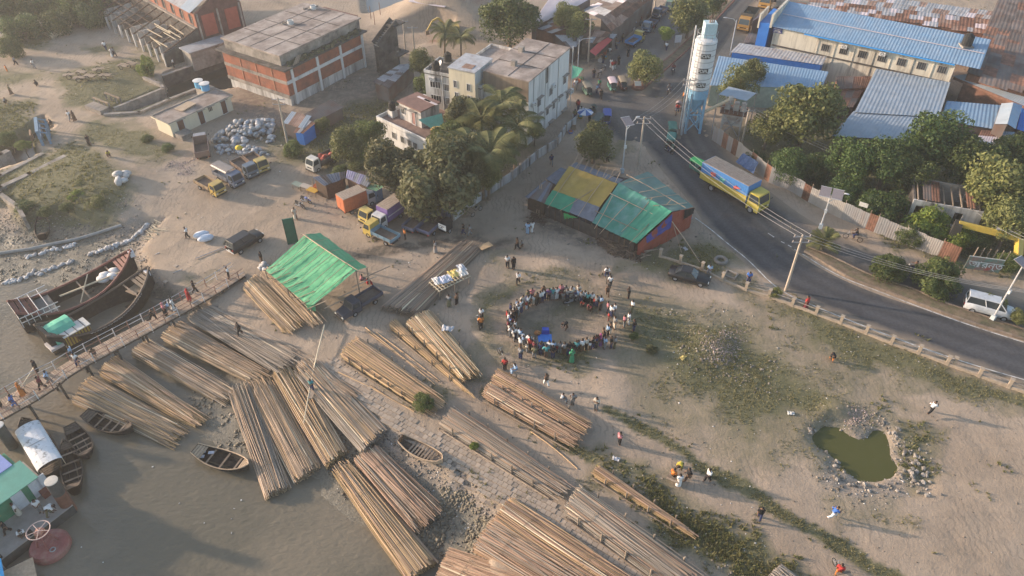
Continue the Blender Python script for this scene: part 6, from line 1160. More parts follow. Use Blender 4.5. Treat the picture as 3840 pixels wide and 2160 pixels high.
S_('small tree-like shrub beside the blue walled hut',o(810,312),24,1.4,'olive');S_('dark shrub at the foot of the yard utility pole',o(735,378),30,.9,'green');S_('yellow green bamboo bush by the canal bridge',o(368,168),24,1.6,'bright',sq=1.4)
for i,(x,y,r)in enumerate(((20,30,62),(105,20,60),(190,22,66),(60,75,48),(140,62,40),(230,45,42),(30,120,30),(270,10,40))):S_(['dense bush thicket at the corner beyond the sandy yard','rounded bush in the thicket next to the pale bamboo','tall bush thicket beside the ruined warehouse','bush in front of the thicket by the sandy yard','low bush between the two pale bamboo stacks','bush hugging the ruined warehouse piers','small bush beside the broken concrete frame','bush at the back of the ruined warehouse'][i],o(x,y),r,1.6,'deep' if i%2 else 'green')
for i,(x,y,r,ty)in enumerate(((195,495,28,'bright'),(240,512,30,'olive'),(212,468,26,'olive'),(262,490,22,'green'),(165,520,18,'green'),(60,520,24,'deep'),(110,535,20,'green'),(20,350,26,'green'),(60,365,20,'bright'),(420,372,18,'deep'),(370,350,16,'green'))):S_('%s weed clump %s'%({'bright':'yellow green','olive':'olive brown','green':'green','deep':'dark'}[ty],['at the steep edge of the weedy mound','above the rubbish strewn shore','on top of the weedy mound','beside the sack heap on the mound','facing the mud channel boat','behind the sunlit wing wall','between wing wall and mud boat','beyond the brown canal','beside the blue sluice gate','next to the pump house step','on the path bank by the pump house'][i]),o(x,y),r,.5,ty,sq=.7)
S_('leafy green shrub growing through the golden bamboo stack tips',o(1066,1012),34,.7,'green',sq=.8);S_('little green plant at the edge of the weathered bamboo stack',o(1192,1122),15,.5,'bright');S_('creeper covering the shack roof edge',o(862,432),30,1.9,'green',sq=.6);S_('creeper spilling over the dark shack roof',o(895,415),34,2.2,'olive',sq=.5);S_('brown dry bush on the grass beside the crowd',o(1640,878),18,.35,'teak',sq=.6);S_('green bush beside the trampled ring path',o(1595,845),16,.4,'green',sq=.6)
T_('dark tree screening the tin shed by the stairs',o(1080,215),40,3.5,'green');T_('tree beside the rooftop tanks of the white wing',o(1062,160),36,4,'olive');T_('small tree behind the black rooftop tank',o(1115,170),30,4.5,'green')
T_('green tree under the palms by the white block',o(1250,365),55,4.5,'green');T_('green tree between the house terrace and the palms',o(1120,352),55,5.5,'green');T_('leafy tree over the boundary wall bend',o(1215,440),48,3.8,'olive')
# palms
def frond_mesh(L=2.6,droop=1.0,nl=22,w=.55):
 mb=MB();P0=[Vector((L*x*(1-.18*droop*x*x),0,.55*L*x-.75*droop*L*x*x))for x in np.linspace(0,1,9)];mb.path(P0,[.035-.003*i for i in range(9)],4)
 for i in range(nl):
  x=.12+.88*i/nl;f_=x*8;j=min(7,int(f_));p=P0[j].lerp(P0[j+1],f_-j);ln=w*(.5+.9*math.sin(math.pi*min(1,x*.9+.1)))
  for s in(-1,1):e=p+Vector((.28*ln,s*ln,-.35*ln*droop-.05));a=Vector((.05,0,0));mb.add([p-a,p+a,e],[(0,1,2)]if s>0 else[(2,1,0)])
 return mb.mesh('frond')
FRM=[frond_mesh(2.7,.9),frond_mesh(2.5,1.25),frond_mesh(2.6,.6)];PALML=leaf_mat('leaf_palm',(.07,.085,.028),(.16,.15,.055))
for me in FRM:me.materials.append(PALML)
def palm(label,px,zc,sc=1.0,n=17,base=None):
 c=P(px,zc);t=thing('palm_tree',label,'palm tree',(c.x,c.y,0));lean=Vector((random.uniform(-.5,.5),random.uniform(-.4,.4),0));MB().path([lean+Vector((0,0,-.2)),lean*.6+Vector((0,0,zc*.35)),lean*.2+Vector((0,0,zc*.7)),(0,0,zc)],[.2,.15,.13,.12],8).build('trunk',BARK,t)
 for i in range(n):inst('frond',FRM[i%3],t,(0,0,zc-.05+.02*(i%4)),sc=sc*random.uniform(.85,1.1),rot=(0,random.uniform(-.55,.35),i*2.4+random.uniform(-.2,.2)))
palm('tall coconut palm in front of the white block brown panel',o(1262,262),8,1.7,24);palm('coconut palm leaning over the terrace house corner',o(1212,300),7,1.55,22);palm('coconut palm nearest the young tree by the white block',o(1300,318),7,1.55,22);palm('coconut palm above the broad brownish tree',o(1185,372),6.8,1.6,22);palm('coconut palm over the boundary wall lane',o(1232,385),6.8,1.7,24)
palm('bushy palm beside the yellow excavator bucket',q(2,1900,330),4,1.3,20);palm('second bushy palm between excavator and white wing',q(2,2060,380),4,1.3,20)
c=P(o(2072,612),.9);t=thing('fan_palm','squat fan palm on the weedy median by the road pole','palm tree',(c.x,c.y,.1));MB().tube((0,0,-.1),(0,0,.8),.16,.12,7).build('trunk',BARK,t)
for i in range(26):inst('frond',FRM[2],t,(0,0,.8),sc=.85,rot=(0,random.uniform(-.9,.5),i*2.4))
# ================================================================ grass, rubble, litter (uncountable)
def scatter(mask,n,seed,jit=.5):
 r=np.random.default_rng(seed);w=np.clip(mask,0,None).ravel();dist=np.hypot(GX,GY).ravel();w=w/(dist**1.2);w/=w.sum();k=r.choice(len(w),n,p=w);x=GX.ravel()[k]+r.uniform(-RS,RS,n)*jit;y=GY.ravel()[k]+r.uniform(-RS,RS,n)*jit
 i=np.clip(((x-RX0)/RS).astype(int),0,nx-2);j=np.clip(((y-RY0)/RS).astype(int),0,ny-2);fx=(x-RX0)/RS-i;fy=(y-RY0)/RS-j
 z=(GZ[j,i]*(1-fx)+GZ[j,i+1]*fx)*(1-fy)+(GZ[j+1,i]*(1-fx)+GZ[j+1,i+1]*fx)*fy;return x,y,z,r
gm=np.clip(grass+(fbm(GX,GY,2.2,13)-.5)*1.3-.42,0,1)*(~inpoly(GX,GY,ROAD_FLAT))*(GZ>-.7)
def blades(name,mask,n,seed,hmin,hmax,w,mat,per=4):
 x,y,z,r=scatter(mask,n,seed);X=np.repeat(x,per)+r.normal(size=n*per)*.07;Y=np.repeat(y,per)+r.normal(size=n*per)*.07;Zz=np.repeat(z,per)-.02;a=r.uniform(0,6.28,n*per);h_=np.repeat(r.uniform(hmin,hmax,n),per)*r.uniform(.6,1.1,n*per);lx=r.normal(size=n*per)*.5*h_;ly=r.normal(size=n*per)*.5*h_;ww=w*r.uniform(.7,1.4,n*per)
 v=np.stack([np.stack([X-np.cos(a)*ww,Y-np.sin(a)*ww,Zz],1),np.stack([X+np.cos(a)*ww,Y+np.sin(a)*ww,Zz],1),np.stack([X+lx,Y+ly,Zz+h_],1)],1).reshape(-1,3)
 me=mesh_np(name,v,tris=np.arange(3*n*per).reshape(-1,3));me.materials.append(mat);ob=link(bpy.data.objects.new(name,me));kind(ob,'stuff');return ob
ob=blades('grass',gm,42000,1,.05,.16,.05,leaf_mat('grass_blade',(.12,.12,.045),(.24,.205,.10)));ob['label']='short patchy grass on the sandy field'
weedm=np.clip(paint([([(0,445),(100,385),(170,350),(260,380),(350,440),(345,520),(290,560),(200,565),(90,560),(0,500)],.45,1),([(1480,1100),(1700,1230),(1900,1340),(2080,1460),(1850,1460),(1560,1220)],.7,1),([(1860,400),(2576,420),(2576,730),(2400,660),(2000,480)],.8,1),([(2190,1030),(2330,1090),(2390,1180),(2300,1140)],.6,1),([(-60,250),(60,250),(110,330),(60,370),(-60,420)],1,1),([(-100,120),(60,120),(260,20),(200,-80),(-200,-80)],1,1),([(1640,610),(1740,590),(1900,655),(1790,690)],.5,1),([(700,330),(900,260),(1050,260),(860,420)],.6,1)])+(fbm(GX,GY,2.5,17)-.5)*1.2-.25,0,1)*(GZ>-.6)
ob=blades('weeds',weedm,14000,2,.12,.36,.06,leaf_mat('weed_leaf',(.095,.11,.032),(.22,.19,.08)),6);ob['label']='tall weeds on the mound and verges'
def rocks(name,mask,n,seed,smin,smax,mat,flat=.6,jit=.5):
 x,y,z,r=scatter(mask,n,seed,jit);s=smin+(smax-smin)*r.random(n)**3;base=np.array([(1,0,0),(0,1,0),(-1,0,0),(0,-1,0),(0,0,1),(0,0,-1)],float);V=base[None]*(1+r.uniform(-.35,.35,(n,6,1)));V=V*np.stack([r.uniform(.7,1.3,n),r.uniform(.7,1.3,n),np.full(n,flat)],1)[:,None,:];a=r.uniform(0,6.28,n);ca,sa=np.cos(a)[:,None],np.sin(a)[:,None];VX=V[...,0]*ca-V[...,1]*sa;VY=V[...,0]*sa+V[...,1]*ca;V=np.stack([VX,VY,V[...,2]],-1)*s[:,None,None]+np.stack([x,y,z+s*.15],1)[:,None,:]
 f=np.array([(0,1,4),(1,2,4),(2,3,4),(3,0,4),(1,0,5),(2,1,5),(3,2,5),(0,3,5)]);T=(f[None]+(np.arange(n)*6)[:,None,None]).reshape(-1,3);me=mesh_np(name,V.reshape(-1,3),tris=T);me.materials.append(mat);ob=link(bpy.data.objects.new(name,me));kind(ob,'stuff');return ob
offroad=(~inpoly(GX,GY,ROAD_FLAT))
noRub=1-.92*paint([([(1085,1140),(1180,1200),(1275,1290),(1220,1460),(1040,1420),(1020,1250),(960,1120)],1,1)])
bankm=noRub*np.where(inB_,np.exp(-((dcr_-1.2)/1.4)**2),0)+noRub*np.where(inB_&(GY>62),.45*sstep(.1,.6,ds_/(ds_+dcr_+1e-6)),0)
ob=rocks('rubble',(rub*.6+bankm*1.4)*offroad*(GZ>-2.1),17000,3,.04,.17,M('rubble_stone',(.19,.165,.135),var=.2,isl=.5,scale=3));ob['label']='broken brick and stone rubble along the bank'
litm=(np.clip(grass-.3,0,1)*.35+rub*.9+.015)*offroad*(GZ>-1.8)
ob=rocks('litter',litm,4200,4,.03,.12,M('litter_pale',(.48,.45,.42),var=.1,isl=.35),.25);ob['label']='pale scraps of plastic and paper litter'
heapm=paint([([(1760,830),(1850,830),(1850,890),(1770,880)],1,1),(Q(12,[(660,1180),(880,1230),(880,1380),(680,1380)]),1,.6),([(425,398),(500,400),(500,425),(430,425)],.9,.5),(Q(5,[(1170,680),(1300,600),(1290,720),(1180,760)]),.7,.6),(Q(16,[(1150,520),(1500,560),(1480,640),(1250,600)]),.7,.5)])
ob=rocks('rubbish_scraps',np.clip(heapm-.35,0,1),3000,5,.03,.10,M('pink_scraps',(.33,.255,.23),var=.2,isl=.4),.4);ob['label']='heaps of pinkish and white rubbish scraps'
ob=rocks('clods',(.05+dark*.2+pave*.1)*offroad*(GZ>-.6),7000,6,.03,.11,M('earth_clod',(.2,.16,.12),var=.2,isl=.4),.5);ob['label']='earth clods and pebbles on the sand'
mudm=(1.4-noRub)*np.where((inB_|inW_)&(GZ>-2.3)&(GZ<-1.0),1.,0)*(fbm(GX,GY,3,44)>.5)
ob=rocks('mud_lumps',mudm,7000,8,.06,.25,M('mud_lump',(.15,.13,.095),.6,var=.2,isl=.25),.4);ob['label']='wet mud lumps at the waterline'
# pond stones: pieces of the ground
stm=[MB().blob((0,0,0),(1,.8,.65),6,5,.25).mesh('stone')for _ in range(4)];STN=M('pond_stone',(.24,.215,.19),var=.25,rand=.35)
for me in stm:me.materials.append(STN)
for i in range(150):
 if i<50:k=random.random();px=q(16,*[(430,0),(560,180),(680,300),(720,440),(840,520),(960,570),(1050,560)][min(6,int(k*7))]);px=(px[0]+random.gauss(0,13),px[1]+random.gauss(0,10))
 else:s=random.random();px=q(16,1180+s*420+random.gauss(0,60),-60+s*600+random.gauss(0,60))
 if i%3==0:px=q(16,random.gauss(1480,110),random.gauss(360,130))
 g=G(px);s=random.choice((.08,.1,.13,.18,.24));inst('stone',random.choice(stm),ground,g+Vector((0,0,s*.3)),sc=s,rot=(random.random(),random.random(),random.random()*6))
# ---- paving blocks on the slope
PV=M('paving_block',(.37,.30,.235),var=.15,scale=3,rand=.16,stain=(.25,.2,.15),sthr=.6,sscale=2);pvm=MB().box((0,0,0),(.43,.43,.12)).mesh('paving_block');pvm.materials.append(PV)
d=P(o(1300,1180))-P(o(1100,1075));pa=math.atan2(d.y,d.x);ca,sa=math.cos(pa),math.sin(pa);c0=P(o(1200,1180))
pav=kind(MB().box((0,0,-.5),(.4,.4,.1)).build('embankment_paving',PV,loc=(c0.x,c0.y,h1(c0.x,c0.y))),'structure');pav['label']='concrete block paving on the sloping river embankment'
polys=[xy([(745,905),(795,825),(875,905),(960,1000),(1095,1090),(1120,1075),(1300,1190),(1430,1300),(1650,1455),(1570,1470),(1295,1255),(1235,1268),(1160,1207),(1060,1130),(960,1050),(860,975)]),xy(Q(5,[(1450,1040),(1700,880),(2000,980),(2260,1150),(2300,1300),(2000,1400),(1640,1380),(1540,1250)]))]
cand=[]
for pl in polys:
 for i in range(-120,121):
  for j in range(-60,110):
   u_,v_=(i+.5*(j%2))*.47,j*.47;x=c0.x+u_*ca-v_*sa;y=c0.y+u_*sa+v_*ca;cand.append((x,y))
cand=np.array(list(dict.fromkeys(cand)));keep=np.zeros(len(cand),bool)
for pl in polys:keep|=inpoly(cand[:,0],cand[:,1],pl)
cand=cand[keep];nz_=fbm(cand[:,0],cand[:,1],4,55);hz_=height(cand[:,0],cand[:,1]);px_=[proj((x,y,0))for x,y in cand]
core=xy([(1060,1100),(1180,1120),(1300,1200),(1430,1310),(1640,1449),(1570,1470),(1295,1255),(1235,1268),(1160,1207)]);isc=inpoly(cand[:,0],cand[:,1],core);keep=isc|(nz_>.5)
cand,hz_,isc=cand[keep],hz_[keep],isc[keep];order=np.argsort(np.where(isc,0,500)+np.hypot(cand[:,0],cand[:,1]));rest=MB();O3=Vector(pav.location);print('pavers',len(order))
for k,i in enumerate(order):
 x,y=cand[i];z=hz_[i]+random.uniform(-.02,.03)-.0
 if k<300:inst('paving_block',pvm,pav,Vector((x,y,z))-O3,rot=(random.gauss(0,.02),random.gauss(0,.02),pa+random.gauss(0,.015)))
 elif k<2600:rest.box(Vector((x,y,z-.02))-O3,(.43,.43,.12),pa+random.gauss(0,.02))
if rest.v:kind(rest.build('paving_blocks',M('paving_block_far',(.36,.29,.225),var=.15,isl=.16),pav),'stuff')
# ================================================================ vehicles
def paint_(c):c=tuple(.82*x+.18*(.45*sum(c)/3+.08)if max(c)>.05 else x for x in c);return M('car_paint_%d_%d_%d'%tuple(int(x*255)for x in c),c,.38,var=.12,scale=2.5,spec=.5,stain=tuple(x*.6+(.05 if max(c)>.08 else .012)for x in c),sthr=.66,sscale=1.5)
WIND=M('windscreen',(.035,.045,.05),.12,var=.2,spec=.8);LAMP=M('headlamp_glass',(.6,.58,.52),.2);TAIL=M('tail_lamp',(.3,.02,.015),.3);CHAS=M('chassis',(.035,.033,.03),.8)
def wheel_meshes(r,w):
 t=MB();k=14
 for i in range(k):
  a=2*math.pi*i/k
  for rr,y in((r*.62,-w/2),(r*.92,-w/2),(r,-w*.3),(r,w*.3),(r*.92,w/2),(r*.62,w/2)):t.v.append((rr*math.cos(a),y,rr*math.sin(a)))
 for i in range(k):
  for j in range(5):t.f.append((i*6+j,i*6+j+1,((i+1)%k)*6+j+1,((i+1)%k)*6+j))
 tm=t.mesh('tyre');tm.materials.append(BLACK)
 rm=MB();
 for s in(-1,1):
  b0=len(rm.v);rm.v+=[(r*.63*math.cos(2*math.pi*i/10),s*w*.36,r*.63*math.sin(2*math.pi*i/10))for i in range(10)];rm.f.append(tuple(range(b0,b0+10))if s>0 else tuple(range(b0,b0+10))[::-1])
 rm_=rm.mesh('rim');rm_.materials.append(STEEL);return tm,rm_
WHL={}
def wheels(par,xs,y,r,w=.2):
 if(r,w)not in WHL:WHL[(r,w)]=wheel_meshes(r,w)
 tm,rm=WHL[(r,w)]
 for x in xs:
  for s in(-1,1):wh_=inst('wheel',tm,par,(x,s*y,r));inst('rim',rm,wh_)
def place(a,b):  # rear and front ground pixels -> centre and heading
 A,B=G(a),G(b);d=B-A;return(A+B)/2,math.atan2(d.y,d.x)
def quadp(par,name,pts,mat,t=.02):return MB().slab(*pts,t).build(name,mat,par)
def truck(label,a,b,cab,bed,ty='open',box=None,L=4.5,Wd=1.7,cabL=1.25,H=1.95,bedh=.42,r=.31,wh=None,cargo=None,name='pickup_truck',group=None,stripe=None,boxH=1.9,slat=True,nose=0.0):
 c,az=place(a,b);t=thing(name,label,'truck',(c.x,c.y,c.z),az,group);f=L/2;cb=paint_(cab);x0=f-cabL-nose;fl=r*2+.12;w=Wd/2
 MB().box((0,0,r+.12),(L*.95,Wd*.55,.22)).build('chassis',CHAS,t)
 xf=f-nose;zt=H
 body=MB().hexa([(x0,-w*.96,r*.9),(xf,-w*.93,r*.9),(xf,w*.93,r*.9),(x0,w*.96,r*.9),(x0,-w*.96,H*.58),(xf,-w*.92,H*.55),(xf,w*.92,H*.55),(x0,w*.96,H*.58)]).hexa([(x0,-w*.96,H*.58),(xf,-w*.92,H*.55),(xf,w*.92,H*.55),(x0,w*.96,H*.58),(x0+.03,-w*.86,zt),(xf-.32,-w*.84,zt-.03),(xf-.32,w*.84,zt-.03),(x0+.03,w*.86,zt)]).build('cab',cb,t)
 ws=lambda s,k,e:Vector((xf-.32*k+e,s*w*(.92-.08*k)*.88,H*.55+(zt-H*.55)*k))
 MB().add([ws(-1,.1,.015),ws(1,.1,.015),ws(1,.86,.015),ws(-1,.86,.015)],[(0,1,2,3)]).build('windscreen',WIND,body)
 for s in(-1,1):
  yy=lambda k:s*(w*(.95-.10*k)+.012)
  MB().add([(x0+.18,yy(.08),H*.6),(xf-.12,yy(.08),H*.6),(xf-.34,yy(.8),zt-.16),(x0+.2,yy(.8),zt-.16)],[(0,1,2,3)]).build('side_window',WIND,body)
  MB().box((xf+.01+nose,s*w*.68,H*.36),(.06,.26,.16)).build('headlight',LAMP,t);MB().tube((xf-.05,s*w*.95,H*.62),(xf+.02,s*(w+.2),H*.66),.02).box((xf+.02,s*(w+.2),H*.66),(.04,.14,.2)).build('mirror',BLACK,body);MB().box((-f-.005,s*w*.8,fl-.12),(.05,.14,.1)).build('tail_light',TAIL,t)
 if nose:MB().hexa([(xf-.02,-w*.86,r),(f,-w*.76,r),(f,w*.76,r),(xf-.02,w*.86,r),(xf-.02,-w*.84,H*.58),(f-.06,-w*.7,H*.5),(f-.06,w*.7,H*.5),(xf-.02,w*.84,H*.58)]).build('bonnet',cb,t)
 MB().box((f+.03,0,r*1.0),(.1,Wd*.95,.18)).build('bumper',CHAS,t);MB().box((f+.012,0,H*.38),(.02,Wd*.5,.16)).build('grille',BLACK,t)
 wheels(t,[-f*.58,f-cabL*.62-nose*.6],w*.86,r,.2 if r<.4 else .3)
 if wh:
  wheels(t,wh,w*.86,r,.3)
 x1=x0-.08;bm=paint_(bed);bl=x1+f
 MB().box((x1-bl/2,0,fl),(bl,Wd,.1)).build('bed_floor',bm if ty!='open' else M('bed_floor_wood',(.15,.11,.085),var=.3),t)
 if ty in('open','covered'):
  for s in(-1,1):
   if slat:
    for k in range(3):MB().box((x1-bl/2,s*(w-.03),fl+.12+bedh*.36*k),(bl,.05,bedh*.26)).build('side_board',bm,t)
    for k in range(4):MB().box((x1-bl*(.04+.305*k),s*(w+.01),fl+bedh*.5),(.07,.05,bedh*1.15)).build('stake',bm,t)
   else:MB().box((x1-bl/2,s*(w-.03),fl+bedh/2),(bl,.06,bedh)).build('side_board',bm,t)
  MB().box((-f+.03,0,fl+bedh/2),(.06,Wd-.1,bedh)).build('tailgate',bm,t);MB().box((x1-.03,0,fl+bedh*.75),(.06,Wd-.1,bedh*1.5)).build('headboard',bm,t)
 if ty=='covered':
  n=8;vs_=[]
  for i in range(6):
   for j in range(n+1):an=math.pi*j/n;vs_.append((x1-bl*i/5,(w-.02)*math.copysign(abs(math.cos(an))**.5,math.cos(an)),fl+bedh+.75+.3*math.sin(an)))
  MB().add(vs_,[(i*(n+1)+j,(i+1)*(n+1)+j,(i+1)*(n+1)+j+1,i*(n+1)+j+1)for i in range(5)for j in range(n)]).build('canvas_cover',paint_(box),t)
  for i in(0,2,4):
   for s in(-1,1):MB().tube((x1-bl*(.03+.235*i),s*(w-.05),fl+bedh),(x1-bl*(.03+.235*i),s*(w-.05),fl+bedh+.8),.03).build('hoop',STEEL,t)
 if ty=='box':
  bx=paint_(box);zb=fl+.06;z2=zb+boxH
  MB().box((x1-bl/2-.02,0,(zb+z2)/2),(bl,Wd*1.06,boxH)).build('cargo_box',bx,t)
  n=int(bl/.28);ribm=M('ribbed_roof',(.33,.27,.22),.6,var=.2,scale=3)
  MB().box((x1-bl/2-.02,0,z2+.015),(bl*.98,Wd*1.04,.03)).build('box_roof',ribm,t)
  for i in range(n):MB().box((x1-bl*(i+.5)/n,0,z2+.05),(.1,Wd*1.0,.05)).build('roof_rib',ribm,t)
  for s in(-1,1):
   for i in range(n):MB().box((x1-bl*(i+.5)/n,s*(Wd*.53+.012),(zb+z2)/2),(.06,.03,boxH*.96)).build('side_rib',bx,t)
   if stripe:MB().box((x1-bl/2-.02,s*(Wd*.53+.02),zb+boxH*stripe[1]),(bl*.995,.03,boxH*stripe[2])).build('side_stripe',paint_(stripe[0]),t)
  for s in(-1,1):MB().box((-f-.03,s*Wd*.25,(zb+z2)/2),(.03,Wd*.47,boxH*.92)).build('rear_door',bx,t)
 if cargo:
  for k in range(cargo[1]):MB().blob((x1-bl*random.uniform(.15,.85),random.uniform(-.5,.5)*Wd,fl+.2+random.random()*.35),(.4,.35,.25),7,5,.2).build('load_sack',Mc(cargo[0]),t)
 return t
truck('yellow cab pickup truck with tan wooden bed on the open sand',q(5,2060,430),q(5,2200,505),(.50,.33,.05),(.36,.24,.12),H=1.8)
truck('covered passenger pickup with tan canvas top and striped sides',q(5,2240,340),q(5,2390,420),(.10,.13,.2),(.16,.17,.2),'covered',(.23,.185,.155))
truck('blue grey pickup truck with brown bed by the sack heap',q(5,2410,240),q(5,2540,330),(.10,.14,.19),(.22,.14,.09));truck('yellow fronted pickup truck beside the blue grey one',q(5,2540,190),q(6,70,275),(.46,.33,.07),(.25,.16,.1))
truck('brown high sided tipper seen from behind near the pump house',q(5,2055,150),q(5,2040,20),(.2,.2,.22),(.20,.12,.09),L=5.2,Wd=1.9,bedh=.8,slat=False,H=1.9)
truck('white cab truck with dark bed holding red goods',q(6,760,170),q(6,590,265),(.56,.54,.48),(.10,.085,.085),cargo=((.4,.1,.07),6),slat=False,bedh=.6)
truck('small truck with orange box body and white cab',q(6,940,680),q(6,1120,600),(.56,.56,.55),(.5,.13,.04),'box',(.52,.14,.04),L=4.6,Wd=1.75,boxH=1.75)
truck('yellow cab truck with dark bed and a spare tyre on the cab roof',q(6,1280,690),q(6,1150,775),(.55,.40,.07),(.08,.08,.1))
truck('white cab truck with purple ribbed box body',q(6,1420,720),q(6,1255,835),(.58,.57,.56),(.15,.09,.28),'box',(.16,.09,.30),stripe=((.5,.48,.55),.42,.08),L=4.6,boxH=1.7)
truck('yellow cab pickup truck with pale blue slatted bed by the wet ditch',q(6,1350,985),q(6,1190,920),(.54,.38,.05),(.15,.27,.36))
truck('dark blue truck bed parked under the broad tree',q(6,1580,870),q(6,1690,770),(.12,.14,.2),(.07,.09,.16));truck('larger dark blue slatted truck beside the white advertising board',q(6,1730,900),q(6,1880,770),(.10,.11,.16),(.055,.075,.16),L=5.2,Wd=1.9)
truck('dark navy bonneted pickup parked by the green tent',q(10,1160,130),q(10,930,270),(.035,.042,.065),(.05,.055,.09),L=5.2,nose=1.1,H=1.7,slat=False,bedh=.38)
g=G(q(6,1910,880));t=thing('advert_cart','black hooded cart with white advertising board and ladder','cart',g,R(55));MB().box((0,0,.8),(1.3,1.1,.9)).build('body',BLACK,t)
n=8;MB().add([(x,.6*math.cos(math.pi*j/n),1.25+.5*math.sin(math.pi*j/n))for x in(-.7,.7)for j in range(n+1)],[(j,j+1,n+2+j,n+1+j)for j in range(n)]).build('hood',BLACK,t);bd=MB().box((-.72,-.1,1.1),(.05,1.15,.75)).build('board',Mc((.6,.62,.62)),t)
MB().path([(-.755,.25,1.2),(-.755,.05,1.3),(-.755,-.1,1.1),(-.755,.1,.95),(-.755,-.25,1.25),(-.755,-.4,1.15)],.04,4).build('painted_swirl',BLACK,bd);wheels(t,[0],.62,.33,.1)
BT=truck('long truck with yellow cab and blue and yellow ribbed container body',q(7,2040,440),q(7,2400,640),(.55,.43,.03),(.48,.36,.03),'box',(.04,.22,.55),L=9.2,Wd=2.35,cabL=1.75,H=2.75,r=.5,boxH=2.3,stripe=((.5,.38,.03),.2,.42),name='cargo_truck')
for x,cl,s_ in((-2.6,(.55,.12,.09),.75),(-1.1,(.12,.42,.36),.7),(1.2,(.55,.10,.08),.9)):
 mb=MB();
 for k in range(9):mb.tube((x+random.uniform(-.6,.6)*s_,-1.30,2.55+random.uniform(-.3,.3)),(x+random.uniform(-.6,.6)*s_,-1.30,2.55+random.uniform(-.3,.3)),.07,n=4)
 kind(mb.build('painted_lettering',Mc(cl),BT),'stuff')
truck('blue bed yellow cab pickup at the market stalls',q(3,1180,480),q(3,1285,410),(.52,.38,.06),(.06,.24,.55));truck('dark blue flatbed pickup with tall tailgate in the market street',q(3,1420,260),q(3,1345,330),(.13,.2,.3),(.05,.08,.17));truck('navy pickup further along the market shed',q(3,1520,130),q(3,1450,190),(.05,.07,.15),(.05,.07,.14));truck('small green and white van by the street poles',q(3,1600,70),q(3,1570,115),(.16,.27,.2),(.2,.25,.22),'covered',(.45,.45,.42),L=3.2,Wd=1.4);truck('dark blue pickup at the far end of the market street',q(3,1700,10),q(3,1630,55),(.06,.09,.19),(.06,.09,.17))
truck('orange fronted lorry with netted load parked by the lamp post',q(3,2420,180),q(3,2300,350),(.50,.25,.03),(.10,.09,.07),L=7.5,Wd=2.3,cabL=1.6,H=2.6,r=.48,bedh=1.3,cargo=((.13,.125,.09),16),name='cargo_truck',slat=False);truck('orange lorry behind the netted one at the road top',q(3,2620,-20),q(3,2520,115),(.52,.27,.03),(.10,.09,.09),L=7.5,Wd=2.3,cabL=1.6,H=2.6,r=.48,bedh=1.2,name='cargo_truck',slat=False)
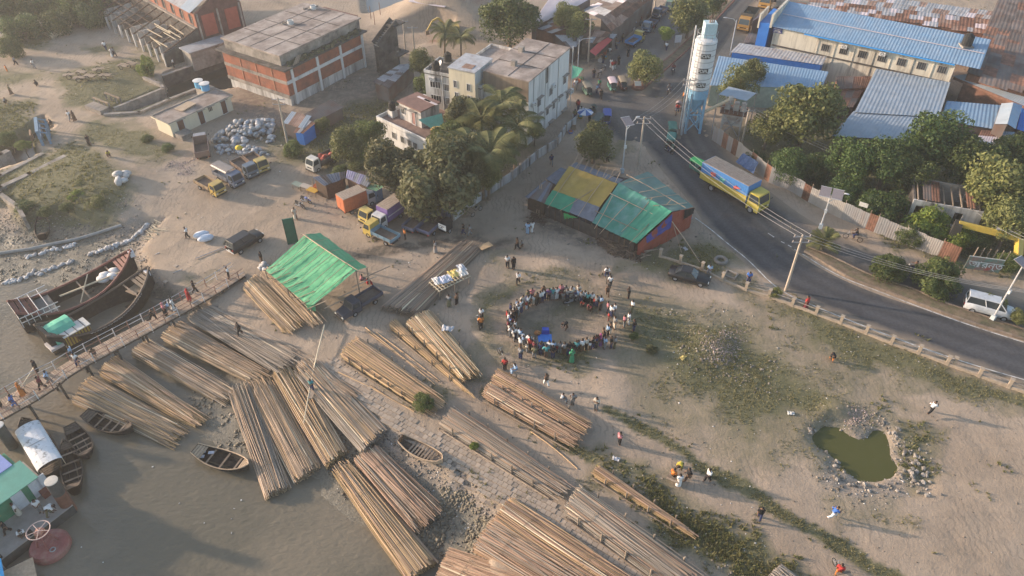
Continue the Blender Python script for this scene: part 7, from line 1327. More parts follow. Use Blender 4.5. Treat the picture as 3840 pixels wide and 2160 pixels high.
def car(label,a,b,col,L=4.5,Wd=1.75,H=1.42,ty='sedan',name='car'):
 c,az=place(a,b);t=thing(name,label,'car' if ty!='van' else 'van',(c.x,c.y,c.z),az);f=L/2;w=Wd/2;p_=paint_(col)
 S={'sedan':[(-1,.55,.82,.84),(-.96,.34,.88,.93),(-.6,.28,.92,1),(0,.26,.90,1),(.45,.28,.88,.99),(.85,.3,.76,.92),(1,.42,.62,.78)],'suv':[(-1,.55,1.0,.86),(-.97,.36,1.06,.95),(-.5,.3,1.08,1),(0,.28,1.06,1),(.4,.3,1.04,.99),(.88,.34,.94,.92),(1,.48,.74,.8)],'van':[(-1,.5,1.15,.92),(-.98,.34,1.2,.97),(-.5,.28,1.2,1),(0,.28,1.18,1),(.5,.28,1.12,.99),(.9,.32,.98,.93),(1,.46,.76,.8)]}[ty]
 mb=MB();k=8
 for x,z0,z1,ww in S:
  for y,z in((-w*ww*.85,z0),(-w*ww,z0+.15),(-w*ww,z1-.15),(-w*ww*.9,z1),(w*ww*.9,z1),(w*ww,z1-.15),(w*ww,z0+.15),(w*ww*.85,z0)):mb.v.append((x*f,y,z))
 for i in range(len(S)-1):
  for j in range(k):mb.f.append((i*k+j,i*k+(j+1)%k,(i+1)*k+(j+1)%k,(i+1)*k+j))
 mb.f.append(tuple(range(k)));mb.f.append(tuple((len(S)-1)*k+j for j in range(k))[::-1]);bo=mb.build('body',p_,t,True)
 g0,g1,r0_,r1_,zb={'sedan':(-.72,.38,-.42,.08,.88),'suv':(-.96,.5,-.88,.22,1.04),'van':(-.97,.62,-.93,.28,1.16)}[ty]
 gl=MB().hexa([(g0*f,-w*.9,zb),(g1*f,-w*.88,zb),(g1*f,w*.88,zb),(g0*f,w*.9,zb),(r0_*f,-w*.72,H-.04),(r1_*f,-w*.7,H-.04),(r1_*f,w*.7,H-.04),(r0_*f,w*.72,H-.04)]).build('windows',WIND,t)
 MB().hexa([(r0_*f-.05,-w*.74,H-.05),(r1_*f+.05,-w*.72,H-.05),(r1_*f+.05,w*.72,H-.05),(r0_*f-.05,w*.74,H-.05),(r0_*f,-w*.66,H+.02),(r1_*f,-w*.64,H+.02),(r1_*f,w*.64,H+.02),(r0_*f,w*.66,H+.02)]).build('roof',p_,t)
 for s in(-1,1):
  for xa,xb in((g0,r0_),(g1,r1_),((g0+g1)/2,(r0_+r1_)/2)):MB().beam((xa*f,s*w*.905,zb),(xb*f,s*w*.725,H-.03),.07).build('pillar',p_,t)
  MB().box((f*.97,s*w*.62,.62 if ty=='sedan' else .75),(.1,.32,.14)).build('headlight',LAMP,t);MB().box((-f*.985,s*w*.68,.72 if ty=='sedan' else .85),(.08,.26,.16)).build('tail_light',TAIL,t);MB().box((g1*f-.1,s*(w+.08),zb+.03),(.1,.18,.12)).build('mirror',p_,t)
 MB().box((f*.985,0,.42),(.12,Wd*.7,.14)).build('bumper',CHAS,t);MB().box((-f*.985,0,.44),(.1,Wd*.75,.14)).build('bumper',CHAS if ty!='suv' else Mc((.5,.5,.5)),t);MB().box((-f*1.005,0,.68),(.02,.45,.12)).build('number_plate',Mc((.55,.55,.5)),t)
 wheels(t,[-f*.62,f*.62],w*.9,.33,.2);return t
car('black saloon car parked on the grass edge by the post fence',q(7,1640,1330),q(7,1920,1400),(.018,.017,.018));car('black sport utility car parked on the sand by the jetty',q(5,2370,1085),q(6,10,960),(.016,.017,.018),4.4,1.85,1.72,'suv');car('white minibus on the far carriageway behind the median shrub',q(12,2030,200),q(12,2370,290),(.52,.54,.56),4.8,1.75,1.95,'van','minibus')
# two and three wheelers
def thin_wheel(par,x,y,r,w=.035,name='wheel'):
 o_=MB().torus((x,y,r),r-w,w,16,5,'y').build(name,BLACK,par);mb=MB()
 for k in range(6):a=k*math.pi/6;mb.tube((x-math.cos(a)*(r-w),y,r-math.sin(a)*(r-w)),(x+math.cos(a)*(r-w),y,r+math.sin(a)*(r-w)),.008,n=3)
 mb.build('spokes',STEEL,o_);return o_
def motorbike(label,px,deg,col,name='motorcycle',cat='motorcycle'):
 g=G(px);t=thing(name,label,cat,g,R(deg));thin_wheel(t,-.62,0,.3,.06);thin_wheel(t,.66,0,.3,.05)
 MB().path([(-.62,0,.3),(-.1,0,.45),(.25,0,.72),(.5,0,.85)],.05,6).path([(.66,0,.3),(.48,0,.95)],.035,6).build('frame',CHAS,t);MB().blob((.18,0,.78),(.3,.15,.14),9,6,.03).build('fuel_tank',paint_(col),t,True);MB().hexa([(-.65,-.12,.7),(0,-.13,.7),(0,.13,.7),(-.65,.12,.7),(-.7,-.1,.82),(-.02,-.12,.78),(-.02,.12,.78),(-.7,.1,.82)]).build('seat',BLACK,t)
 MB().box((.05,0,.42),(.4,.26,.3)).build('engine',STEEL,t);MB().tube((.42,-.36,1.02),(.42,.36,1.02),.02).build('handlebar',STEEL,t);MB().blob((.58,0,.88),.1,8,6,0).build('headlight',LAMP,t);MB().tube((-.1,-.14,.3),(-.7,-.16,.36),.045).build('exhaust',STEEL,t);MB().box((.66,0,.64),(.5,.12,.03)).build('mudguard',paint_(col),t);return t
motorbike('black motorcycle parked near the yellow table',q(6,445,640),-35,(.02,.02,.022));motorbike('blue motorcycle parked beside the black one',q(6,505,590),-30,(.04,.1,.42));motorbike('dark motorcycle ridden down the road by the silo',q(3,1618,735),-105,(.05,.02,.02));motorbike('black motorcycle coming down the road below the median tip',q(3,1575,935),-110,(.02,.02,.02));motorbike('motorcycle leaving the junction by the lamp posts',q(7,1575,85),-60,(.03,.03,.03));motorbike('dark motorcycle on the far carriageway between median shrubs',q(8,1455,1290),150,(.03,.03,.05));motorbike('motorcycle standing by the market parking row',q(3,880,770),60,(.1,.1,.12));motorbike('second motorcycle in the market parking row',q(3,915,720),55,(.05,.05,.06));motorbike('motorcycle standing behind the crowd ring',q(11,590,150),20,(.03,.03,.03));motorbike('motorcycle with seated boy beside the crowd',q(10,2240,380),100,(.04,.035,.03))
def rickshaw(label,px,deg,col,hood=True,flat=False,name='rickshaw',cat='rickshaw'):
 g=G(px);t=thing(name,label,cat,g,R(deg));thin_wheel(t,.95,0,.34);thin_wheel(t,-.6,.45,.34);thin_wheel(t,-.6,-.45,.34);MB().path([(.95,0,.34),(.75,0,.95),(.2,0,.55),(-.6,0,.45)],.03,5).tube((.72,-.3,1.0),(.72,.3,1.0),.018).build('frame',STEEL,t);MB().box((.25,0,.88),(.3,.2,.08)).build('saddle',BLACK,t)
 if flat:
  for k in range(6):MB().box((-1.25+.22*k,0,.74),(.19,1.1,.05)).build('bed_plank',WOOD,t)
 else:
  MB().box((-.55,0,.75),(.55,.95,.3)).build('seat',Mc(col),t);MB().box((-.85,0,1.05),(.1,.95,.5)).build('backrest',Mc(col),t);MB().box((-.1,0,.5),(.45,.85,.05)).build('footboard',WOOD,t)
 if hood:
  n=8;vs_=[(-.85+.75*i/4+(.0),.5*math.cos(math.pi*j/n),1.25+.55*math.sin(math.pi*j/n)*(1-.08*abs(i-2)))for i in range(5)for j in range(n+1)];MB().add(vs_,[(i*(n+1)+j,i*(n+1)+j+1,(i+1)*(n+1)+j+1,(i+1)*(n+1)+j)for i in range(4)for j in range(n)]).build('hood',Mc(tuple(min(1,c*1.1)for c in col)),t)
 return t
rickshaw('cycle rickshaw with dark hood near the utility umbrella',q(3,820,1145),70,(.06,.08,.07));rickshaw('cycle rickshaw with pale hood at the road edge by the silo',q(3,1660,1140),-110,(.25,.2,.2));rickshaw('flat cycle cart loaded and ridden along the tin fence',q(8,860,960),165,(.2,.15,.1),False,True,'cycle_cart','cart');rickshaw('black cycle cart with goods coming past the firewood',q(7,950,1350),-95,(.05,.05,.05),False,True,'cycle_cart','cart');rickshaw('flat cycle cart standing by the boundary wall',q(6,2200,700),40,(.2,.16,.12),False,True,'cycle_cart','cart');rickshaw('flat cycle cart beside the red shirted man',q(10,2490,720),120,(.2,.2,.2),False,True,'cycle_cart','cart');rickshaw('vendor cycle cart with red and green goods at the track end',q(16,720,1449),100,(.3,.06,.05),False,True,'cycle_cart','cart');rickshaw('hand cart among the group on the sand track',q(15,1660,430),60,(.35,.06,.05),False,True,'cycle_cart','cart')
def auto(label,px,deg,col,top,name='auto_rickshaw',L=2.5):
 g=G(px);t=thing(name,label,'auto rickshaw',g,R(deg));p_=paint_(col);f=L/2;MB().hexa([(-f,-.6,.3),(f*.75,-.5,.3),(f*.75,.5,.3),(-f,.6,.3),(-f,-.62,.85),(f*.95,-.35,.8),(f*.95,.35,.8),(-f,.62,.85)]).build('body',p_,t);n=8;vs_=[(-f*1.02+f*1.85*i/5,.64*math.copysign(abs(math.cos(math.pi*j/n))**.6,math.cos(math.pi*j/n)),1.5+.22*math.sin(math.pi*j/n))for i in range(6)for j in range(n+1)]
 MB().add(vs_,[(i*(n+1)+j,i*(n+1)+j+1,(i+1)*(n+1)+j+1,(i+1)*(n+1)+j)for i in range(5)for j in range(n)]).build('canopy',Mc(top),t);MB().add([(f*.9,-.4,.82),(f*.9,.4,.82),(f*.78,.42,1.5),(f*.78,-.42,1.5)],[(0,1,2,3)]).build('windscreen',WIND,t)
 for x in(-f*.97,0,f*.78):
  for s in(-1,1):MB().tube((x,s*.58 if x<.5 else s*.42,.8),(x,s*.6 if x<.5 else s*.44,1.52),.025).build('canopy_post',STEEL,t)
 MB().box((-f*.5,0,.75),(.5,1.1,.35)).build('seat',BLACK,t);MB().blob((f*.97,0,.65),.09,7,5,0).build('headlight',LAMP,t);thin_wheel(t,f*.78,0,.24,.06);thin_wheel(t,-f*.6,.5,.24,.06);thin_wheel(t,-f*.6,-.5,.24,.06);return t
auto('green auto rickshaw with bright green canopy ahead of the long truck',q(7,1860,275),130,(.03,.16,.12),(.07,.50,.14));auto('dark green auto rickshaw with grey canopy at the white block corner',q(3,760,950),-80,(.03,.10,.07),(.16,.15,.12));auto('auto rickshaw with pinkish white canopy in the street',q(3,1008,905),-85,(.05,.2,.15),(.5,.4,.42));auto('auto rickshaw with brown cloth canopy beside the median tip',q(3,1112,895),-85,(.2,.07,.05),(.22,.18,.13));auto('blue auto rickshaw below the junction',q(3,950,1235),-95,(.05,.09,.3),(.07,.11,.33));auto('green auto rickshaw climbing past the silo',q(3,1605,1360),85,(.03,.16,.13),(.06,.17,.14));auto('green auto rickshaw following close behind another',q(3,1590,1470),75,(.03,.17,.14),(.07,.2,.17));auto('auto rickshaw with dark hood at the stall umbrella',q(3,860,1270),60,(.05,.09,.07),(.08,.1,.09))
# excavators
def excavator(label,px,deg,reach,sc=1.0,boomz=3.2):
 g=G(px);t=thing('excavator',label,'excavator',g,R(deg));t.scale=(sc,)*3;Y=paint_((.55,.36,.03))
 for s in(-1,1):MB().hexa([(-1.5,s*1.1-.3,.1),(1.5,s*1.1-.3,.1),(1.5,s*1.1+.3,.1),(-1.5,s*1.1+.3,.1),(-1.8,s*1.1-.3,.75),(1.8,s*1.1-.3,.75),(1.8,s*1.1+.3,.75),(-1.8,s*1.1+.3,.75)]).build('track',CHAS,t)
 MB().box((-.5,0,1.3),(3.0,2.3,.9)).build('engine_deck',Y,t);cb=MB().box((.5,.65,2.0),(1.3,1.0,1.6)).build('cab',Y,t);MB().box((.52,.65,2.2),(1.32,1.02,.8)).build('cab_window',WIND,cb)
 a,b,c,d=Vector((.9,-.2,1.6)),Vector((2.8,-.2,boomz+1)),Vector((reach*.75,-.2,boomz+.4)),Vector((reach,-.2,1.0));MB().beam(a,b,.35,.45).beam(b,c,.32,.42).build('boom',Y,t);MB().beam(c,d,.28,.36).build('stick',Y,t);MB().tube(a+Vector((.6,0,-.2)),b-Vector((.2,0,.4)),.08).build('ram',STEEL,t)
 MB().hexa([d+Vector((-.5,-.5,-.8)),d+Vector((.4,-.5,-.9)),d+Vector((.4,.5,-.9)),d+Vector((-.5,.5,-.8)),d+Vector((-.3,-.5,.1)),d+Vector((.5,-.5,.1)),d+Vector((.5,.5,.1)),d+Vector((-.3,.5,.1))]).build('bucket',M('bucket_steel',(.2,.15,.1)),t);return t
excavator('yellow excavator digging at the sand pit',q(2,1960,330),195,5.6,.75,2.8);t=excavator('yellow excavator whose long arm reaches over the creepers',q(8,2690,1100),150,5.0,.9,2.0)
for nm_ in('boom','stick','bucket','ram'):
 for ch_ in[c_ for c_ in t.children if c_.name.startswith(nm_)]:bpy.data.objects.remove(ch_)
t.scale=(1,1,1);bpy.context.view_layer.update();mi=t.matrix_basis.inverted();YL=paint_((.55,.38,.03));b0,b1_,b2_=[mi@P(q(8,*p),z)for p,z in(((2520,1120),1.8),((2530,950),3.4),((1920,800),3.6))]
MB().beam(b0,b1_,.6,.7).build('boom',YL,t);MB().beam(b1_,b2_,.42,.6).build('stick',YL,t);MB().tube(b1_.lerp(b2_,.05)+Vector((0,0,.6)),b1_.lerp(b2_,.4)+Vector((0,0,.5)),.12,n=8).build('ram',STEEL,t);MB().hexa([b2_+Vector(v)for v in((-.6,-.6,-1.6),(.5,-.6,-1.6),(.5,.6,-1.6),(-.6,.6,-1.6),(-.4,-.6,.1),(.4,-.6,.1),(.4,.6,.1),(-.4,.6,.1))]).build('bucket',CHAS,t)
# ================================================================ people
SKIN=M('skin_brown',(.17,.095,.06),.6,var=.1,rand=.25);HAIR=M('hair_black',(.012,.01,.009),.6,var=.2)
def skin_mesh(name,V,E,RD,root,sub=1):
 me=bpy.data.meshes.new('tmp');me.from_pydata([tuple(v)for v in V],E,[]);ob=bpy.data.objects.new('tmp',me);COL.objects.link(ob);md=ob.modifiers.new('skin','SKIN')
 for i,sv in enumerate(me.skin_vertices[0].data):sv.radius=(RD[i],RD[i]);sv.use_root=(i==root)
 md.use_smooth_shade=True
 if sub:s=ob.modifiers.new('sub','SUBSURF');s.levels=s.render_levels=sub
 bpy.context.view_layer.update();out=bpy.data.meshes.new_from_object(ob.evaluated_get(bpy.context.evaluated_depsgraph_get()));out.name=name;bpy.data.objects.remove(ob);bpy.data.meshes.remove(me);out.materials.clear();return out
def figure(J,female=False):
 # J: joints pelvis, chest, neck, head, and per side shoulder elbow wrist hip knee ankle
 Vv=lambda k:Vector(J[k]);up=(Vv('head')-Vv('neck')).normalized();fw=Vector(J.get('face',(1,0,0)))
 V,E,RD=[],[],[]
 def add(p,r,par=None):
  V.append(Vector(p));RD.append(r);i=len(V)-1
  if par is not None:E.append((par,i))
  return i
 pe=add(Vv('pelvis'),.125);ab=add(Vv('pelvis').lerp(Vv('chest'),.5),.115,pe);ch=add(Vv('chest'),.135,ab);ne=add(Vv('neck'),.055,ch);hl=add(Vv('neck').lerp(Vv('head'),.55)+fw*.01,.075,ne);hc_=add(Vv('head'),.098,hl);ht_=add(Vv('head')+up*.08,.075,hc_)
 for s in 'lr':
  sh=add(Vv('sh'+s),.062,ch);el=add(Vv('el'+s),.043,sh);wr=add(Vv('wr'+s),.03,el);d=(Vv('wr'+s)-Vv('el'+s)).normalized();sd_=d.cross(Vector((.3,.9,.2))).normalized();pa=add(Vv('wr'+s)+d*.075,.034,wr)
  for k,(w_,ln)in enumerate(((-.03,.055),(-.01,.07),(.01,.065),(.03,.05))):f1=add(Vv('wr'+s)+d*(.085+ln*.5)+sd_*w_,.0095,pa);add(Vv('wr'+s)+d*(.08+ln)+sd_*w_+d.cross(sd_)*.02,.008,f1)
  th_=add(Vv('wr'+s)+d*.05+sd_*-.055,.011,wr);add(Vv('wr'+s)+d*.09+sd_*-.065,.009,th_)
  hi=add(Vv('hi'+s),.088,pe);kn=add(Vv('kn'+s),.06,hi);an=add(Vv('an'+s),.042,kn);fd=Vector(J.get('foot'+s,(1,0,0)));add(Vv('an'+s)+fd*.07+Vector((0,0,-.045)),.042,an);add(Vv('an'+s)+fd*.16+Vector((0,0,-.055)),.032,len(V)-1)
 body=skin_mesh('body',V,E,RD,0,0);body.materials.append(SKIN)
 V,E,RD=[],[],[];pe=add(Vv('pelvis')-up*.02,.145);ab=add(Vv('pelvis').lerp(Vv('chest'),.5),.137,pe);ch=add(Vv('chest'),.155,ab);add(Vv('chest').lerp(Vv('neck'),.75),.075,ch)
 for s in 'lr':sh=add(Vv('sh'+s),.08,ch);add(Vv('sh'+s).lerp(Vv('el'+s),.85),.066,sh)
 shirt=skin_mesh('shirt',V,E,RD,0,0);shirt.materials.append(MATS['skin_brown'])
 V,E,RD=[],[],[];pe=add(Vv('pelvis')+up*.06,.138)
 for s in 'lr':hi=add(Vv('hi'+s),.105,pe);kn=add(Vv('kn'+s),.078,hi);add(Vv('kn'+s).lerp(Vv('an'+s),.9),.064,kn)
 trou=skin_mesh('trousers',V,E,RD,0,0);trou.materials.append(MATS['skin_brown'])
 hair=MB().blob(Vv('head')+up*.045-fw*.02,(.112,.108,.1),9,6,.04).mesh('hair',True);hair.materials.append(HAIR)
 a,b=Vv('pelvis')+Vector((0,0,.08)),(Vv('anl')+Vv('anr'))/2;b.z=max(.12,b.z-.0)
 mb=MB();n=10
 for i,(t_,w_)in enumerate(((0,.15),(.3,.19),(.65,.21),(1,.235))):
  p=a.lerp(b,t_)
  for j in range(n):an_=2*math.pi*j/n;e=1+.06*math.sin(3*an_+i);mb.v.append((p.x+w_*e*math.cos(an_),p.y+w_*1.1*e*math.sin(an_),p.z))
 for i in range(3):
  for j in range(n):mb.f.append((i*n+j,i*n+(j+1)%n,(i+1)*n+(j+1)%n,(i+1)*n+j))
 skirt=mb.mesh('lungi',True);skirt.materials.append(MATS['skin_brown'])
 scarf=MB().blob(Vv('head')+up*.0-fw*.025,(.135,.13,.165),9,6,.05).mesh('headscarf',True);scarf.materials.append(MATS['skin_brown'])
 return dict(body=body,shirt=shirt,trousers=trou,hair=hair,lungi=skirt,scarf=scarf)
def st(**k):
 J=dict(pelvis=(0,0,.93),chest=(.02,0,1.28),neck=(.02,0,1.43),head=(.045,0,1.56),shl=(.0,.19,1.36),shr=(.0,-.19,1.36),ell=(-.02,.25,1.1),elr=(-.02,-.25,1.1),wrl=(.06,.24,.87),wrr=(.06,-.24,.87),hil=(0,.09,.88),hir=(0,-.09,.88),knl=(.02,.1,.48),knr=(.02,-.1,.48),anl=(-.01,.1,.085),anr=(-.01,-.1,.085));J.update(k);return J
POSE={k:figure(v)for k,v in dict(
 stand=st(),stand2=st(anl=(.06,.15,.085),knl=(.06,.14,.48),wrl=(.22,.12,1.05),wrr=(.2,-.12,1.0)),cross=st(ell=(.1,.24,1.12),elr=(.1,-.24,1.12),wrl=(.2,-.06,1.18),wrr=(.2,.06,1.16)),back=st(ell=(-.1,.25,1.1),elr=(-.1,-.25,1.1),wrl=(-.16,.04,.95),wrr=(-.16,-.04,.93)),hip=st(ell=(-.05,.36,1.13),wrl=(.02,.2,.98),elr=(-.05,-.36,1.13),wrr=(.02,-.2,.98)),
 walk=st(knl=(.2,.09,.5),anl=(.26,.09,.1),knr=(-.04,-.09,.48),anr=(-.3,-.09,.16),ell=(-.14,.24,1.12),wrl=(-.12,.25,.88),elr=(.1,-.24,1.12),wrr=(.26,-.22,.94)),walk2=st(knr=(.18,-.09,.5),anr=(.22,-.09,.1),knl=(-.04,.09,.48),anl=(-.26,.09,.14),elr=(-.14,-.24,1.12),wrr=(-.1,-.25,.9),ell=(.12,.24,1.1),wrl=(.28,.2,1.05)),
 run=st(pelvis=(0,0,.9),chest=(.14,0,1.23),neck=(.18,0,1.38),head=(.23,0,1.5),shl=(.12,.19,1.31),shr=(.12,-.19,1.31),knl=(.34,.09,.6),anl=(.38,.09,.16),knr=(-.12,-.09,.46),anr=(-.52,-.09,.38),ell=(-.1,.26,1.1),wrl=(.06,.25,.95),elr=(.3,-.25,1.08),wrr=(.46,-.16,1.22)),
 squat=st(pelvis=(-.08,0,.32),chest=(.06,0,.64),neck=(.1,0,.78),head=(.15,0,.9),shl=(.06,.19,.71),shr=(.06,-.19,.71),hil=(-.06,.1,.3),hir=(-.06,-.1,.3),knl=(.28,.16,.46),knr=(.28,-.16,.46),anl=(.05,.13,.085),anr=(.05,-.13,.085),ell=(.24,.2,.55),wrl=(.42,.08,.5),elr=(.24,-.2,.55),wrr=(.42,-.08,.5)),
 sit=st(pelvis=(0,0,.5),chest=(.06,0,.84),neck=(.08,0,.98),head=(.12,0,1.1),shl=(.04,.19,.91),shr=(.04,-.19,.91),hil=(.03,.1,.47),hir=(.03,-.1,.47),knl=(.42,.12,.52),knr=(.42,-.12,.52),anl=(.45,.12,.1),anr=(.45,-.12,.1),ell=(.1,.25,.68),wrl=(.34,.14,.62),elr=(.1,-.25,.68),wrr=(.34,-.14,.62)),
 bend=st(pelvis=(-.08,0,.88),chest=(.28,0,1.0),neck=(.42,0,.98),head=(.52,0,.93),face=(.6,0,-.8),shl=(.3,.19,.99),shr=(.3,-.19,.99),ell=(.38,.22,.74),elr=(.38,-.22,.74),wrl=(.48,.14,.52),wrr=(.48,-.14,.5),anl=(.12,.16,.085),anr=(-.25,-.14,.1),knl=(.06,.14,.48),knr=(-.1,-.12,.48)),
 ride=st(pelvis=(-.2,0,.86),chest=(-.08,0,1.2),neck=(-.06,0,1.34),head=(-.03,0,1.46),shl=(-.08,.19,1.27),shr=(-.08,-.19,1.27),ell=(.12,.27,1.06),wrl=(.36,.28,1.04),elr=(.12,-.27,1.06),wrr=(.36,-.28,1.04),hil=(-.17,.1,.83),hir=(-.17,-.1,.83),knl=(.2,.18,.72),knr=(.2,-.18,.72),anl=(.05,.2,.34),anr=(.05,-.2,.34))).items()}
CN={'white':(.68,.67,.65),'cream':(.5,.45,.37),'grey':(.22,.22,.22),'black':(.018,.018,.02),'navy':(.03,.04,.1),'blue':(.05,.14,.42),'lightblue':(.28,.4,.55),'red':(.4,.04,.035),'maroon':(.15,.03,.04),'pink':(.5,.2,.22),'orange':(.5,.17,.04),'yellow':(.5,.4,.06),'green':(.05,.24,.12),'brown':(.14,.085,.055),'teal':(.07,.26,.27),'olive':(.15,.14,.08),'purple':(.17,.08,.2),'magenta':(.4,.07,.2)}
NICE={'lightblue':'light blue'}
def cl(c):return Mc(CN[c],.85)
def person(label,px,pose='stand',deg=0,top='white',leg='black',wear='trousers',z=None,sc=None,group=None,scarf=None,at=None):
 w=at or(G(px)if z is None else P(px,z));F=POSE[pose];t=thing('person',label,'person',w,R(deg),group);s=sc or random.uniform(.95,1.06);t.scale=(s,s,s);inst('body',F['body'],t);inst('shirt',F['shirt'],t,mat=cl(top))
 if wear=='trousers':inst('trousers',F['trousers'],t,mat=cl(leg))
 else:inst('robe' if wear=='robe' else 'lungi',F['lungi'],t,mat=cl(leg))
 if scarf:inst('headscarf',F['scarf'],t,mat=cl(scarf))
 else:inst('hair',F['hair'],t)
 return t
# ---- the ring of onlookers
cx,cy=1413,823;tops=['white']*13+['cream']*3+['grey']*3+['black']*4+['navy']*3+['lightblue']*3+['red']*2+['maroon']*2+['pink','orange','brown','brown','olive','purple','blue','teal'];legs=['black']*7+['navy']*5+['grey']*4+['brown']*3+['cream','white']
ring=[]
def arc(a0,a1,n,k=1.0,jr=.05):
 for i in range(n):a=R(a0+(a1-a0)*(i+.5)/n+random.uniform(-1,1));r_=k+random.uniform(-jr,jr);ring.append((cx+124*r_*math.cos(a),cy+69*r_*math.sin(a)))
arc(-132,-35,23);arc(-130,-70,10,1.12);arc(-175,-132,10);arc(-180,-135,7,1.09);arc(148,182,10);arc(150,180,6,1.08);arc(58,148,20);arc(95,140,6,1.12);arc(35,58,6,1.05)
C0=G(o(cx,cy));seen={}
for i,p in enumerate(ring):
 w=G(o(*p));d=C0-w;tp,lg=random.choice(tops),random.choice(legs);wr=random.random();scf=None
 if wr<.12:wear='lungi'
 else:wear='trousers'
 pose=random.choice(['stand','stand2','cross','back','hip','stand'])
 an_=math.degrees(math.atan2(p[1]-cy,(p[0]-cx)*.56));sd_='tarpaulin shed' if-140<an_<-40 else('rubbish patch' if abs(an_)<=40 else('reddish bamboo' if 40<an_<140 else 'lattice stand'))
 lab='person in %s top and %s %s at the %s side of the ring'%(NICE.get(tp,tp),lg,wear,sd_)
 person(lab,None,pose,math.degrees(math.atan2(d.y,d.x))+random.uniform(-25,25),tp,lg,wear,at=w,sc=random.choice((.72,.85,.95,1,1,1.03,1.06)),group='crowd ring, %s side: %s top, %s %s'%(sd_,tp,lg,wear))
X=person
for x,y,tp,lg,pose,lab in((960,250,'pink','navy','stand','in pink shirt at the open side of the ring'),(995,290,'white','navy','hip','in white shirt and navy trousers at the open side'),(1030,275,'white','grey','stand','in white shirt and grey trousers at the open side'),(1030,410,'grey','cream','stand','in grey top and cream trousers facing the ring'),(985,460,'brown','cream','back','in brown top watching from the open side'),(960,488,'lightblue','black','stand','in light blue shirt and black trousers by the ring'),(915,515,'brown','brown','stand','in all brown clothes behind the woman in pink'),(930,610,'lightblue','grey','back','in light blue shirt and grey trousers outside the ring'),(995,605,'black','navy','stand','in black top beside a smaller companion'),(1030,605,'grey','olive','stand','small companion in grey beside the one in black'),(820,600,'white','cream','stand','in cream trousers next to the woman in pink'),(845,600,'navy','black','cross','in navy top left of the woman in pink')):X('person '+lab,q(11,x,y),pose,190+random.uniform(-20,20),tp,lg)
X('woman in magenta headscarf and purple robe at the ring edge',q(11,885,580),'stand',180,'magenta','purple','robe',scarf='magenta');X('woman in bright green headscarf and robe at the front of the ring',q(11,600,745),'stand',100,'green','green','robe',scarf='green');X('child in red top at the open side of the ring',q(11,970,330),'stand',180,'red','maroon',sc=.72)
X('performer bending forward alone inside the ring',q(11,545,415),'bend',200,'black','brown');X('person in maroon squatting inside the ring',q(11,785,225),'squat',230,'maroon','brown');X('child in red squatting inside the ring',q(11,710,182),'squat',240,'red','black',sc=.8)
for x,y,tp,lg,pose,dg,lab in((960,85,'brown','brown','walk',90,'in brown walking away above the ring'),(1170,105,'black','black','cross',180,'in all black standing alone on the sand'),(1205,245,'white','olive','stand2',190,'in white top at the rubbish edge'),(1125,395,'pink','grey','stand',180,'in pale pink top beside a man in white'),(1170,370,'white','white','stand',180,'in all white clothes by the grass edge'),(1222,435,'black','navy','back',190,'boy in black at the grass edge'),(85,715,'grey','navy','stand',60,'in grey shirt standing outside the ring corner'),(225,710,'olive','grey','stand2',90,'in olive top just outside the ring')):X('person '+lab,q(11,x,y),pose,dg,tp,lg)
